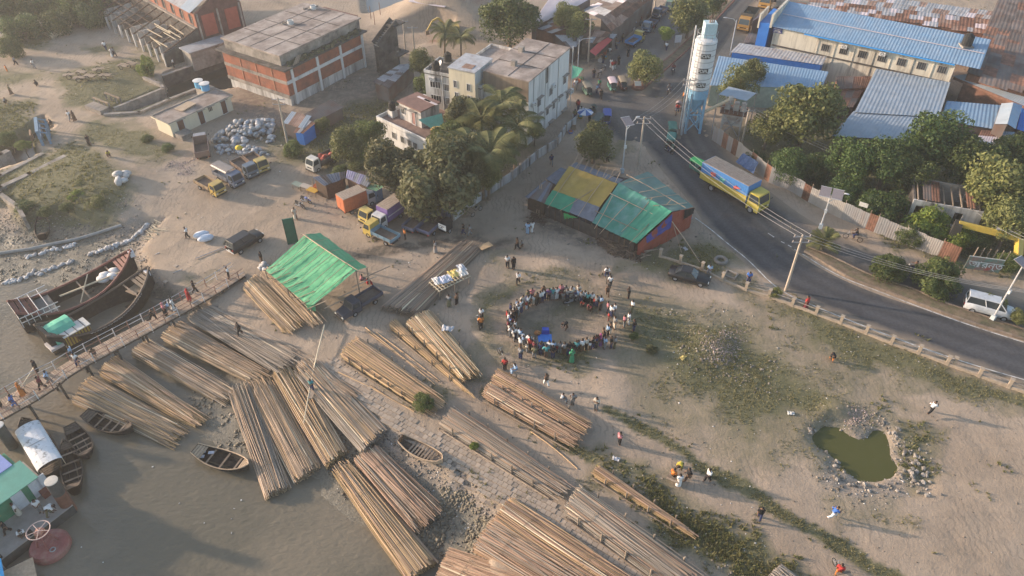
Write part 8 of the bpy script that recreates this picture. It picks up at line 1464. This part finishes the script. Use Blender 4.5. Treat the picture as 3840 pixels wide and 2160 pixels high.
# ---- people elsewhere
for args in(('man in light blue sitting at the end of the reddish stack',q(11,40,850),'sit',200,'lightblue','lightblue','trousers',1.0),('man walking along the top of the reddish stack',q(11,345,985),'walk',120,'brown','white','trousers',1.1),('man in white shirt sitting on the edge of the reddish stack',q(11,500,1140),'sit',-20,'white','grey','trousers',.8)):X(*args)
for args in(('boy with hands on hips beside the sitting man',q(11,610,1172),'hip',250,'grey','grey'),('man in pale top with phone near the reddish stack',q(11,845,1225),'cross',240,'cream','grey'),('person in red shirt standing at the stack corner',q(10,2505,825),'stand',90,'red','black'),('man in white top beside the motorcycle near the crowd',q(10,2270,320),'stand2',250,'white','black'),('boy in orange by the motorcycle near the crowd',q(10,2265,410),'stand',100,'orange','black'),('man in grey top by the lattice stand',q(10,1945,185),'stand',80,'grey','olive','lungi'),('man in dark clothes by the lattice stand',q(10,2025,165),'stand2',160,'brown','black'),
 ('person in pink shirt walking on the bare sand',q(15,1075,125),'stand2',20,'pink','black'),('person in yellow top behind the hand cart',q(15,1690,375),'bend',230,'yellow','olive'),('person in orange top beside the hand cart',q(15,1610,492),'stand',40,'orange','black'),('man in long white clothes with orange cap by the hand cart',q(15,1675,542),'stand2',100,'white','white','robe'),('boy in black stepping away from the hand cart',q(15,1765,485),'walk',190,'black','brown'),('man in white shirt walking towards the hand cart group',q(15,1965,495),'walk2',200,'white','black'),('boy in black walking on the grass line',q(15,2480,878),'walk',250,'black','navy'),('boy in blue shirt and white trousers running on the sand',q(16,635,868),'run',10,'blue','white'),('boy in white shirt running across the open ground',q(12,1618,1265),'run',30,'white','black'),('person in orange bending over the sand',q(12,635,728),'bend',250,'black','orange'),('person in red walking along the road edge',q(12,372,207),'walk',120,'red','maroon','robe'),('vendor in red beside the goods cart',q(16,690,1449),'stand',60,'red','orange'),
 ('man in light blue shirt by the firewood end of the shed',q(7,155,908),'stand',60,'lightblue','lightblue'),('man in white by the firewood end of the shed',q(7,205,888),'walk',290,'white','white','lungi'),('person in brown walking with a child',q(7,55,1062),'walk2',200,'brown','black'),('child beside the person in brown',q(7,100,1050),'walk',200,'grey','brown','trousers',None,.7),('person walking in the shaded lane by the wall',q(7,395,218),'walk',280,'navy','grey'),('boy in black beside the sand bank',q(7,15,1258),'stand',300,'black','black'),('person in white shirt and dark trousers above the ring',q(7,62,1405),'walk2',250,'white','black'),('man in white shirt walking below the cycle cart',q(7,985,1442),'walk',60,'white','black'),('person in blue sitting by the black saloon',q(7,1985,1295),'sit',240,'lightblue','grey'),('person in bright blue sitting at a fence post',q(7,2380,1370),'sit',250,'blue','navy'),('person in trousers standing behind the yellow tarpaulin',q(7,960,180),'stand',260,'grey','black'),
 ('man in pale clothes walking near the parked motorcycles',q(6,402,755),'walk',300,'cream','cream','lungi'),('man in orange and black beside the pale blue truck',q(6,1505,962),'hip',200,'orange','black'),('person in grey robe standing by the dark bamboo stack',q(6,1808,1095),'stand',180,'grey','grey','robe'),('man in dark clothes near the advertising cart',q(6,2090,912),'walk2',190,'black','navy'),('man in grey near the advertising cart',q(6,2155,922),'walk',200,'grey','grey'),('boy in white carrying a bag by the small pole heap',q(6,2530,1242),'stand2',260,'white','black'),('man in dark clothes behind the green tent sacks',q(6,62,1195),'stand',0,'black','brown'),('man in pink sitting beside the navy pickup',q(6,1065,1400),'sit',20,'pink','grey'),('man in red sitting on the poles by the navy pickup',q(6,1130,1435),'sit',40,'red','red'),
 ('man in white top and dark trousers by the white bales',q(5,1895,948),'walk2',200,'white','black'),('person in yellow squatting on the weedy mound',q(5,1100,128),'squat',300,'yellow','brown'),
 ('man in grey walking across the sandy yard',q(1,165,660),'walk',10,'grey','black'),('man in white walking across the sandy yard',q(1,350,690),'walk2',10,'white','grey'),('child in orange in the sandy yard',q(1,75,722),'stand',60,'orange','orange','trousers',None,.7),('man in white shirt by the grass tongue of the yard',q(1,1072,512),'walk',100,'white','navy'),('man in long white clothes on the yard path',q(1,1135,572),'walk2',0,'white','white','lungi'),('man in grey beside the one in long white clothes',q(1,1158,572),'walk',0,'grey','black'),('dark clad person squatting on the path',q(1,378,862),'squat',200,'black','black'),('woman in dark robe carrying a load on the path',q(1,118,952),'walk',40,'olive','brown','robe'),('man squatting beside the path edge',q(1,55,1040),'squat',0,'grey','black'),('man in white walking in a pair on the bridge path',q(1,715,1215),'walk',250,'white','grey'),('woman in brown robe walking in a pair on the bridge path',q(1,758,1215),'walk2',250,'brown','brown','robe'),('person in black sitting by the blue sluice gate',q(1,532,1275),'sit',200,'black','black'),('woman in black robe walking below the path bend',q(5,905,15),'walk',320,'black','black','robe'),('man in white standing at the canal wall',q(1,1762,705),'stand',200,'white','black'),
 ('woman in black robe alone in the market street',q(3,1165,572),'walk',250,'black','black','robe'),('woman in white robe in the market street',q(3,995,682),'walk',250,'white','white','robe'),('woman in black robe beside the red dressed girls',q(3,1070,655),'walk2',250,'black','black','robe'),('girl in red with white trousers in the market street',q(3,1010,708),'walk',250,'red','white'),('second girl in red walking with the women',q(3,1032,702),'walk2',250,'maroon','white'),('man in black walking out of the market street',q(3,893,1000),'walk',270,'black','black'),('man in pale shirt beside the dark green auto rickshaw',q(3,850,945),'stand',200,'lightblue','navy'),('man in green top behind the pale shirted man',q(3,876,895),'stand',230,'green','navy'),('man in white shirt by the median signboard',q(3,1550,512),'walk',60,'white','navy'),('woman in orange scarf and black robe by the silo pipe',q(3,1722,1020),'stand',200,'orange','black','robe'),('person in black at the umbrella stall',q(3,780,1228),'stand',120,'black','black'),('man in red at the stall by the wall corner',q(3,665,1110),'stand',300,'red','navy'),('man in white at the stall by the wall corner',q(3,700,1130),'squat',250,'white','grey'),('person in grey walking at the red awning',q(3,1050,500),'stand',230,'grey','navy')):X(*args)
for args in(('man in light blue shirt leaning on the jetty rail',q(9,742,700),'stand',200,'lightblue','navy'),('man in white shirt walking with a hand raised on the jetty',q(9,790,772),'walk',250,'white','navy'),('man squatting with a load on the jetty edge',q(9,942,682),'squat',330,'brown','grey'),('dark clad man by the pale pole on the jetty',q(9,388,850),'stand',200,'black','black'),('man in blue shirt reaching out on the jetty',q(9,510,962),'walk2',30,'lightblue','grey'),('person in maroon walking on the jetty',q(9,440,1018),'walk',200,'maroon','black'),('woman in orange robe on the jetty',q(9,238,1085),'walk',40,'orange','orange','robe'),('person in blue and red near the jetty end',q(9,160,1195),'walk2',30,'blue','blue'),('person in black at the jetty end rail',q(9,20,1195),'stand',200,'black','black'),('boy in black running along the jetty',q(9,1540,338),'run',20,'black','black'),('woman in pink headscarf on the jetty',q(9,1672,272),'stand',220,'pink','black','robe'),('child holding hands on the jetty',q(9,1712,255),'walk',200,'lightblue','grey'),('man in long white clothes on the jetty',q(9,1757,225),'walk2',30,'white','white','lungi'),('woman in red dress on the jetty',q(9,1912,132),'walk',40,'red','red','robe'),('person in black near the shore end of the jetty',q(9,1968,50),'walk2',40,'black','black'),('man in white shirt at the shore end of the jetty',q(5,2310,1350),'stand2',200,'white','black')):
 X(*args,**({}if len(args)>6 else{'wear':'trousers'}),z=.34,**({'scarf':args[4]}if 'woman' in args[0]else{}))
X('man in black standing on the grey bank bamboo',q(9,2420,468),'walk',220,'black','black',z=-.2);X('man in teal shirt handling the long pole on the raft',q(10,570,1030),'stand2',250,'teal','navy',z=-.25)
for args in(('man in pale robe on the pontoon',q(13,200,832),'stand',220,'white','cream','lungi'),('man in white shirt at the pontoon doors',q(13,420,805),'stand2',290,'white','grey'),('man in white bending at the pontoon edge',q(13,510,838),'bend',30,'white','olive'),('person in black walking on the pontoon',q(13,90,1015),'walk',220,'black','black'),('man in white squatting by the buoy',q(13,238,1045),'squat',300,'white','black')):X(*args,z=-1.0)
for px,dg,tp,lab in((q(3,1618,735),-105,'maroon','rider in maroon on the motorcycle near the silo'),(q(3,1575,935),-110,'grey','rider in grey on the motorcycle below the median tip'),(q(7,1575,85),-60,'black','rider in black leaving the junction'),(q(8,1455,1290),150,'brown','rider in brown on the far carriageway motorcycle'),(q(8,860,960),165,'black','rider pedalling the flat cycle cart along the fence'),(q(7,950,1350),-95,'white','rider of the black cycle cart by the firewood'),(q(3,1660,1140),-110,'red','driver of the pale hooded cycle rickshaw'),(q(3,820,1145),70,'black','driver of the dark hooded cycle rickshaw')):X(lab,px,'ride',dg,tp,'navy')
# performer's cloth and bags
g=G(q(11,330,500));tag(cloth((-.7,-.6,.03),(.7,-.6,.03),(.7,.5,.03),(-.7,.5,.03),8,.03,0,5).build('ground_sheet',Mc((.04,.2,.6)),loc=g),'bright blue ground sheet spread inside the ring','sheet');tag(MB().hexa([(-.4,-.3,0),(.4,-.3,0),(.4,.3,0),(-.4,.3,0),(-.3,-.2,.5),(.35,-.25,.55),(.3,.25,.5),(-.35,.2,.6)]).build('bag',Mc((.04,.08,.4)),loc=g+Vector((.1,.75,0))),'dark blue bag behind the ground sheet','bag');tag(MB().blob((0,0,.2),(.35,.3,.25),8,6,.15).build('bundle',Mc((.4,.17,.06)),loc=g+Vector((-.75,.5,0))),'orange cloth bundle beside the ground sheet','bundle')
# ================================================================ poles, lamps, wires
WIRE=M('wire_grey',(.30,.29,.28),.5)
def utility_pole(label,b,tp,arms=2,mat=None,n3=3):
 g=G(b);h=hgt(b,tp,g.z);t=thing('utility_pole',label,'utility pole',g);MB().tube((0,0,-.3),(0,0,h-g.z),.17,.11,10).build('pole',mat or M('pole_concrete',(.42,.35,.28),var=.15,scale=3),t);H=h-g.z;tops_=[]
 for k in range(arms):
  z=H-.25-.7*k;MB().beam((-.9,0,z),(.9,0,z),.09).build('crossarm',STEEL,t)
  for x in(-.8,0,.8):
   MB().lathe([(.05,0),(.07,.08),(.05,.14),(.07,.2),(.02,.26)],7,(x,0,z+.04)).build('insulator',Mc((.35,.3,.27)),t)
   if k==0:tops_.append(Vector((g.x+x,g.y,g.z+z+.3)))
 return t,tops_
t1,w1=utility_pole('tall utility pole with insulators beside the solar lamp at the junction',q(7,1270,215),q(3,1335,1175));t2,w2=utility_pole('leaning roadside utility pole in front of the fan palm',q(12,175,30),q(8,385,915));t3,w3=utility_pole('grey utility pole close to the silo ladder',q(3,1700,1360),q(3,1770,790),2,GALV);utility_pole('pale utility pole standing in the yard by the huts',q(2,320,1449),q(2,190,985));utility_pole('tall pole beside the sand pit',q(2,1510,550),q(2,1488,200),1);utility_pole('second pole near the sand pit',q(2,1600,575),q(2,1575,265),1);t5,w5=utility_pole('utility pole among the trees at the grey ruin',q(8,1890,720),q(8,1985,510));t6,w6=utility_pole('utility pole behind the tin fence near the hopper',q(3,2310,1449),q(3,2390,1100),1)
for i,(b,tp)in enumerate(((q(3,1285,230),q(3,1300,-40)),(q(3,1310,215),q(3,1318,-60)),(q(3,1390,140),q(3,1395,-80)),(q(3,1430,120),q(3,1432,-90)),(q(3,765,620),q(3,757,180)))):utility_pole(['pole at the end of the rusty market shed','twin pole next to the market shed pole','market street pole before the navy pickup','market street pole nearest the navy pickup','pole standing behind the red awning'][i],b,tp,1)
wires_n=[0]
def wire(a,b,sag=.8,r=.018,label='overhead wires between the road poles'):
 pts=[]
 for i in range(13):s=i/12;p=Vector(a).lerp(Vector(b),s);p.z-=sag*4*s*(1-s);pts.append(p)
 o_=Vector(pts[6]);return tag(MB().path([p-o_ for p in pts],r,4).build('overhead_wire',WIRE,loc=o_),label,'wire',label)
for a,b in zip(w1,w2):wire(a,b,1.0,label='overhead wire between the junction pole and the leaning road pole')
far1=[w+Vector((-6,26,2))for w in w1]
for a,b in zip(w1,w3):wire(a,b,.6,label='overhead wire from the junction pole to the silo pole')
wE=[P(q(12,2800,60),7.5)+Vector((x,0,0))for x in(-.8,0,.8)]
for a,b in zip(w2,wE):wire(a,b,1.0,label='overhead wire running on along the median')
for a,b in zip(w6,w5):wire(a,b,1.2,label='overhead wire through the trees behind the tin fence')
for a,b in zip(w5,[P(q(8,2750,1000),6)+Vector((x,0,0))for x in(-.8,0,.8)]):wire(a,b,.8,label='overhead wire leaving the ruin pole')
for a,b in zip(w3,w6):wire(a,b,.8,label='overhead wire from the silo pole over the hopper')
def solar_lamp(label,b,tp,panels=1,rz=0,arm=1.4):
 g=G(b);H=hgt(b,tp,g.z)-g.z;t=thing('solar_street_lamp',label,'street lamp',g,R(rz));MB().tube((0,0,-.3),(0,0,H),.1,.07,10).build('pole',GALV,t);SP=M('solar_cells',(.22,.19,.19),.25,var=.1,scale=6,spec=.5)
 for k in range(panels):
  x=(k-(panels-1)/2)*1.35;p=MB().slab((x-.6,-.75,H+.02),(x+.6,-.75,H+.02),(x+.6,.75,H+.45),(x-.6,.75,H+.45),.05).build('solar_panel',SP,t);MB().beam((x-.62,-.76,H-.0),(x+.62,-.76,H),.05).beam((x-.62,.76,H+.44),(x+.62,.76,H+.44),.05).build('panel_frame',GALV,p)
 MB().path([(0,0,H-1.0),(arm*.6,.2,H-.2),(arm,.3,H+.3)],.04,6).build('lamp_arm',GALV,t);MB().blob((arm+.2,.35,H+.35),(.32,.14,.08),9,5,0).build('lamp_head',GALV,t);MB().box((0,-.14,H*.55),(.3,.2,.42)).build('battery_box',Mc((.55,.55,.53)),t);MB().box((0,0,.5),(.42,.42,.6)).build('base_cabinet',Mc((.4,.45,.47)),t)
solar_lamp('solar street lamp at the junction behind the tarpaulin shed',q(7,1105,300),q(3,1140,1235),1,20);solar_lamp('twin panel solar street lamp beside the fan palm',q(8,520,860),q(8,640,510),2,-25);solar_lamp('solar street lamp on the median beside the white minibus',q(12,2250,330),q(8,2510,1220),1,30)
def lamp_post(label,b,tp,rz):
 g=G(b);H=hgt(b,tp,g.z)-g.z;t=thing('street_lamp',label,'street lamp',g,R(rz));MB().tube((0,0,-.2),(0,0,H),.09,.06,8).build('pole',GALV,t);MB().path([(0,0,H-.4),(.5,0,H+.1),(1.7,0,H+.2)],.04,6).build('lamp_arm',GALV,t);MB().blob((1.9,0,H+.2),(.35,.12,.07),9,5,0).build('lamp_head',GALV,t)
lamp_post('single arm street lamp beside the white block',q(3,662,670),q(3,668,400),5);lamp_post('street lamp arching over the lorry at the road top',q(3,2190,560),q(3,2250,200),165)
# ================================================================ heaps, carts, odds and ends
SKM=[MB().blob((0,0,0),(1,.75,.6),8,6,.14).mesh('sack',True)for _ in range(4)];SKW=M('sack_white',(.40,.39,.38),.8,var=.2,scale=3,rand=.35)
for me in SKM:me.materials.append(SKW)
def sackheap(label,poly,n,s0,s1,zmax,name='sack_heap',mats=None,part='sack'):
 W4=[G(p)for p in poly];c=sum(W4,Vector())/4;t=thing(name,label,'sacks',c)
 for i in range(n):
  a,b=random.random(),random.random();p=W4[0].lerp(W4[1],a).lerp(W4[3].lerp(W4[2],a),b);p.z=h1(p.x,p.y);e=1-max(abs(2*a-1),abs(2*b-1))**2;s=random.uniform(s0,s1);p.z+=s*.4+zmax*e*random.random();inst(part,random.choice(SKM),t,p-c,sc=s,rot=(random.uniform(-.4,.4),random.uniform(-.4,.4),random.random()*6),mat=random.choice(mats)if mats else None)
 return t
sackheap('great heap of white and grey rubbish sacks below the brick warehouse',[q(1,2330,1260),q(2,170,1210),q(2,180,1440),q(1,2100,1449)],190,.25,.6,1.3,mats=[SKW,SKW,SKW,Mc((.30,.33,.38)),Mc((.22,.2,.18))]);sackheap('lower spill of rubbish sacks behind the parked trucks',[q(5,2140,20),q(5,2560,30),q(6,150,120),q(5,2200,110)],90,.2,.45,.5,mats=[SKW,SKW,Mc((.3,.31,.33))]);sackheap('five bulging grey white sacks on the weedy mound',[q(5,1130,330),q(5,1260,290),q(5,1370,380),q(5,1210,410)],8,.5,.75,.3);sackheap('pale sacks stacked at the end of the green tent',[q(6,70,1210),q(6,130,1180),q(6,110,1300),q(6,40,1290)],9,.35,.5,.6);sackheap('sacks and crates piled behind the orange box truck',[q(6,900,460),q(6,1020,440),q(6,1040,500),q(6,880,510)],14,.3,.55,.6,mats=[SKW,Mc((.3,.22,.17)),Mc((.1,.16,.17))])
g=G(q(5,2430,140));sk=tag(inst('sack',SKM[0],None,g+Vector((0,0,1.6)),sc=.55,mat=Mc((.55,.42,.04))),'bright yellow sack on top of the parked truck','sack')
for k,(x,y)in enumerate(((2035,920),(2080,955))):g=G(q(5,x,y+20));b_=MB().blob((0,0,.42),(.95,.5,.42),12,8,.04).build('wrapped_bale',Mc((.56,.6,.66)),smooth=True,loc=g,rz=R(25));tag(b_,['white wrapped bale lying closest to the man in white top','white wrapped bale lying closest to the black car'][k],'bale')
def sandbags(label,px,n,s):
 W_=[G(p)for p in px];org=W_[0].copy();t=thing('sandbag_row',label,'sandbags',org);S=resample([(p.x,p.y)for p in W_],n)
 for p in S:
  for k in range(1+(random.random()<.35)):x,y=p.x+random.gauss(0,.12),p.y+random.gauss(0,.12)+.25*k;ss=s*random.uniform(.7,1.15);inst('sandbag',random.choice(SKM),t,Vector((x,y,h1(x,y)+ss*.3))-org,sc=ss,rot=(0,random.uniform(-.3,.3),random.random()*6))
sandbags('dense row of white sandbags along the sandy ramp edge',[q(5,890,1120),q(5,1100,1050),q(5,1330,960),q(5,1480,830)],46,.34);sandbags('broken line of pale sandbags across the mud flat',[q(5,360,1320),q(5,560,1240),q(5,730,1190)],20,.3);sandbags('scattered sandbags beside the long pipe',[q(5,260,1150),q(5,480,1080),q(5,740,1020)],22,.28);sandbags('sandbag line at the water side of the mud flat',[q(5,30,1420),q(5,180,1380),q(5,330,1310)],18,.3)
pp=[G(q(5,*p))+Vector((0,0,.2))for p in((-200,1130),(0,1112),(300,1070),(600,1005),(800,965),(1000,905),(1230,830))];tag(MB().path([p-pp[0]for p in pp],.2,10).build('dredge_pipe',M('pipe_grey',(.24,.245,.24),.6,var=.2),loc=pp[0]),'long grey dredging pipe lying across the mud','pipe')
for i,(x,y,r)in enumerate(((705,770,20),(830,740,-20),(810,800,10),(915,780,-15),(1000,715,30),(1070,775,0),(1250,675,-20),(1330,655,-20))):
 g=G(q(1,x,y+15));t=thing('hand_cart','weathered flat wooden hand cart %s'%['at the path end of the cart row','behind the cart with two boards','with two boards in the cart row','in the middle of the cart row','tipped up behind the cart row','at the weedy end of the cart row','standing apart with raised handles','beside the one with raised handles'][i],'cart',g,R(r));
 for k in range(5):MB().box((0,-.42+.21*k,.62),(1.8,.18,.05)).build('bed_plank',WOOD,t)
 for s in(-1,1):MB().beam((-.9,s*.5,.6),(1.7,s*.42,.62),.07).build('shaft',WOOD,t)
 thin_wheel(t,0,.62,.42,.05);thin_wheel(t,0,-.62,.42,.05)
g=G(q(7,2100,1180));tag(MB().torus((0,0,.16),.62,.2,22,8).build('tyre',M('dusty_tyre',(.2,.18,.16),var=.2),loc=g),'large dusty tyre lying on the grass by the road','tyre')
g=G(q(7,2200,1320));tag(MB().box((0,.5,.1),(1.4,.15,.2)).box((0,-.5,.1),(1.4,.15,.2)).box((.62,0,.1),(.15,1.0,.2)).box((-.62,0,.1),(.15,1.0,.2)).build('concrete_frame',CONC,loc=g,rz=R(-35)),'square concrete drain frame on the roadside grass','concrete frame')
g=G(q(1,140,365));tag(MB().box((0,1.5,.4),(3.6,.25,.9)).box((0,-1.5,.4),(3.6,.25,.9)).box((1.7,0,.4),(.25,2.8,.9)).box((-1.7,0,.4),(.25,2.8,.9)).build('concrete_frame',CONC,loc=g,rz=R(-30)),'broken concrete tank walls among the bushes','concrete frame')
for px,cl_,lab in((q(7,1745,1060),(.5,.48,.48),'white plastic sheet caught on the props by the fence posts'),(q(10,1935,500),(.5,.5,.52),'thin white plastic sheet on the golden bamboo stack'),(q(11,1720,705),(.55,.42,.14),'yellow plastic bag on the rubbish ground'),(q(12,230,1265),(.55,.54,.52),'white cloth scrap on the grass by the pond'),(q(15,1045,275),(.55,.54,.56),'white polystyrene tray in the grass strip'),(q(7,1740,815),(.28,.34,.45),'blue white sheet hanging off the shed end')):
 g=G(px);z_=.06 if 'stack' not in lab else 1.25;z_=1.2 if 'hanging' in lab else z_;ps=tag(cloth((-.7,-.45,0),(.7,-.4,.1),(.6,.45,.05),(-.6,.4,.12),8,.12,-.15,len(lab)).build('plastic_sheet',Mc(tuple(c*.85 for c in cl_)),loc=g+Vector((0,0,z_)),rz=random.random()*3),lab,'plastic sheet');ps.scale=(.5,)*3 if z_<.1 else(.9,)*3
for px,col,lab in((q(11,660,1345),(.1,.42,.45),'teal bucket at the reddish stack tips'),(q(15,1180,1250),(.14,.22,.35),'blue bucket beside the weathered stack rack')):
 g=G(px);tag(MB().lathe([(.16,0),(.22,.4),(.2,.4),(.15,.05)],12).build('bucket',Mc(col),loc=g),lab,'bucket')
g=G(q(3,730,1240));t=thing('parasol','blue and white market umbrella by the boundary wall corner','umbrella',g);MB().tube((0,0,0),(0,0,2.2),.03).build('pole',STEEL,t);n=8
for k in range(n):a0,a1=2*math.pi*k/n,2*math.pi*(k+1)/n;MB().add([(0,0,2.25),(1.2*math.cos(a0),1.2*math.sin(a0),1.8),(1.2*math.cos(a1),1.2*math.sin(a1),1.8)],[(0,1,2)]).build('panel',Mc((.52,.54,.58))if k%2 else Mc((.06,.13,.32)),t)
g=G(q(3,1262,890));t=thing('median_sign','sloping white sign box on the rounded tip of the median','sign',g+Vector((0,0,.2)));MB().lathe([(1.0,-.2),(1.0,.25),(.9,.3)],18).build('plinth',KRR,t);MB().slab((-.5,-.45,.5),(.5,-.45,.5),(.5,.45,.85),(-.5,.45,.85),.12).build('sign_face',Mc((.55,.54,.5)),t)
g=G(q(3,1660,480));t=thing('signboard','white signboard on posts along the red kerbed median','sign',g,R(10));MB().box((0,0,1.6),(1.2,.06,1.3)).build('board',Mc((.5,.46,.44)),t);[MB().tube((x,.05,0),(x,.05,2.2),.03).build('post',STEEL,t)for x in(-.5,.5)]
A=P(q(7,2330,90),2.0);B=P(q(7,2480,180),2.0);C_=P(q(7,2430,300),.7);D_=P(q(7,2250,180),1.3);c=(A+B)/2;tag(cloth(A-c,B-c,C_-c,D_-c,14,.1,.15,3).build('blue_sheet',Mc((.10,.15,.26)),loc=c),'crumpled dark blue sheet hung over the tin fence','sheet')
# pipes and steel frame by the jetty head
for a,b,lab in((q(5,1410,1190),q(5,1610,1100),'thin steel pipe rail from the cargo boat bow to the paving'),(q(5,1600,1360),q(5,1840,1270),'steel pipe rail beside the jetty head'),(q(5,1970,1160),q(5,2330,1020),'long steel pipe lying on the sand to the black car')):
 A=G(a)+Vector((0,0,.12));B=G(b)+Vector((0,0,.12));t=tag(MB().tube((0,0,0),B-A,.05).build('steel_pipe',STEEL,loc=A),lab,'pipe')

# ---- market clutter along the shop fronts
def crate(px,lab,col,k):
 g=G(px);t=thing('crate',lab,'crate',g,random.random()*3)
 if k==0:
  for z in(.08,.25,.42):
   for y in(-.3,.3):MB().box((0,y,z),(.8,.04,.12)).build('slat',Mc(col),t)
   for x in(-.4,.4):MB().box((x,0,z),(.04,.6,.12)).build('slat',Mc(col),t)
  MB().box((0,0,.04),(.76,.58,.04)).build('base',Mc(col),t)
 else:MB().lathe([(.28,0),(.42,.35),(.38,.35),(.26,.05)],10).build('basket',Mc(col),t);MB().blob((0,0,.32),(.32,.32,.16),8,5,.1).build('produce',Mc(tuple(c*.7 for c in col[::-1])),t)
CR_=[((.3,.22,.14),'wooden'),((.08,.16,.4),'blue plastic'),((.4,.12,.06),'red plastic'),((.12,.25,.14),'green plastic'),((.45,.43,.4),'white'),((.35,.25,.06),'yellow')]
spots=[(870,590,'under the red awning'),(900,570,'under the red awning'),(930,540,'under the red awning'),(960,500,'under the red awning'),(890,620,'in front of the red awning'),(940,590,'in front of the red awning'),(1020,450,'beside the small grey stall'),(1060,440,'beside the small grey stall'),(1090,400,'beside the small grey stall'),(1170,330,'at the rusty market shed front'),(1210,300,'at the rusty market shed front'),(1250,260,'at the rusty market shed front'),(1190,270,'at the rusty market shed front'),(640,860,'beside the green corner awning'),(660,830,'beside the green corner awning'),(700,800,'beside the green corner awning'),(640,1180,'along the wall by the white block'),(690,1190,'along the wall by the white block'),(620,1300,'along the wall by the white block'),(590,1340,'along the wall by the white block')]
for i,(x,y,w)in enumerate(spots):col,nm=CR_[i%6];crate(q(3,x,y),'%s %s %s'%(nm,'crate' if i%2==0 else 'basket of produce',w),col,i%2)
mk=[('black','navy'),('white','grey'),('brown','black'),('olive','navy'),('lightblue','black'),('maroon','grey'),('grey','brown'),('cream','navy')]
for i,(x,y,w)in enumerate([(915,640,'shopping at the red awning'),(980,560,'standing at the red awning front'),(1045,470,'by the small grey stall'),(1110,430,'behind the blue bed pickup'),(1230,290,'at the rusty market shed'),(1290,250,'near the market shed poles'),(1345,200,'walking past the market shed'),(1480,220,'crossing the market street'),(820,790,'by the market parking row'),(640,900,'at the green corner awning'),(655,1060,'squatting at the wall corner stall'),(630,1210,'along the boundary wall'),(1180,250,'deep in the market shed shade'),(1420,330,'beside the dark blue flatbed')]):X('person in %s top %s'%(NICE.get(mk[i%8][0],mk[i%8][0]),w),q(3,x,y),['stand','walk','stand2','back','squat'][4 if 'squat' in w else i%4],random.uniform(0,360),*mk[i%8])

fl_=MB()
for k in range(11):
 w=P(q(13,random.uniform(700,2500),random.uniform(300,1400)),WZ+.03)
 if inpoly(np.array([w.x]),np.array([w.y]),WATER_POLY)[0]:fl_.box(w,(random.uniform(.06,.2),random.uniform(.05,.14),.05),random.random()*3)
ob=kind(fl_.build('floating_litter',M('floating_scrap',(.45,.43,.4),isl=.4)),'stuff');ob['label']='scraps of litter floating on the river'
# ================================================================ haze (the air of the place)
hz=MB().box((0,1000,27.5),(6400,6400,64.0)).build('haze',M('unused_surface',(1,1,1)));kind(hz,'stuff');hz['label']='thin warm evening haze over the riverside'
hm=bpy.data.materials.new('haze_air');hm.use_nodes=True;n=hm.node_tree.nodes;n.remove(n['Principled BSDF']);pv=n.new('ShaderNodeVolumePrincipled');pv.inputs['Color'].default_value=(.93,.92,.92,1);pv.inputs['Density'].default_value=HAZE_D;pv.inputs['Anisotropy'].default_value=.35;hm.node_tree.links.new(pv.outputs[0],n['Material Output'].inputs['Volume']);hz.data.materials.clear();hz.data.materials.append(hm)
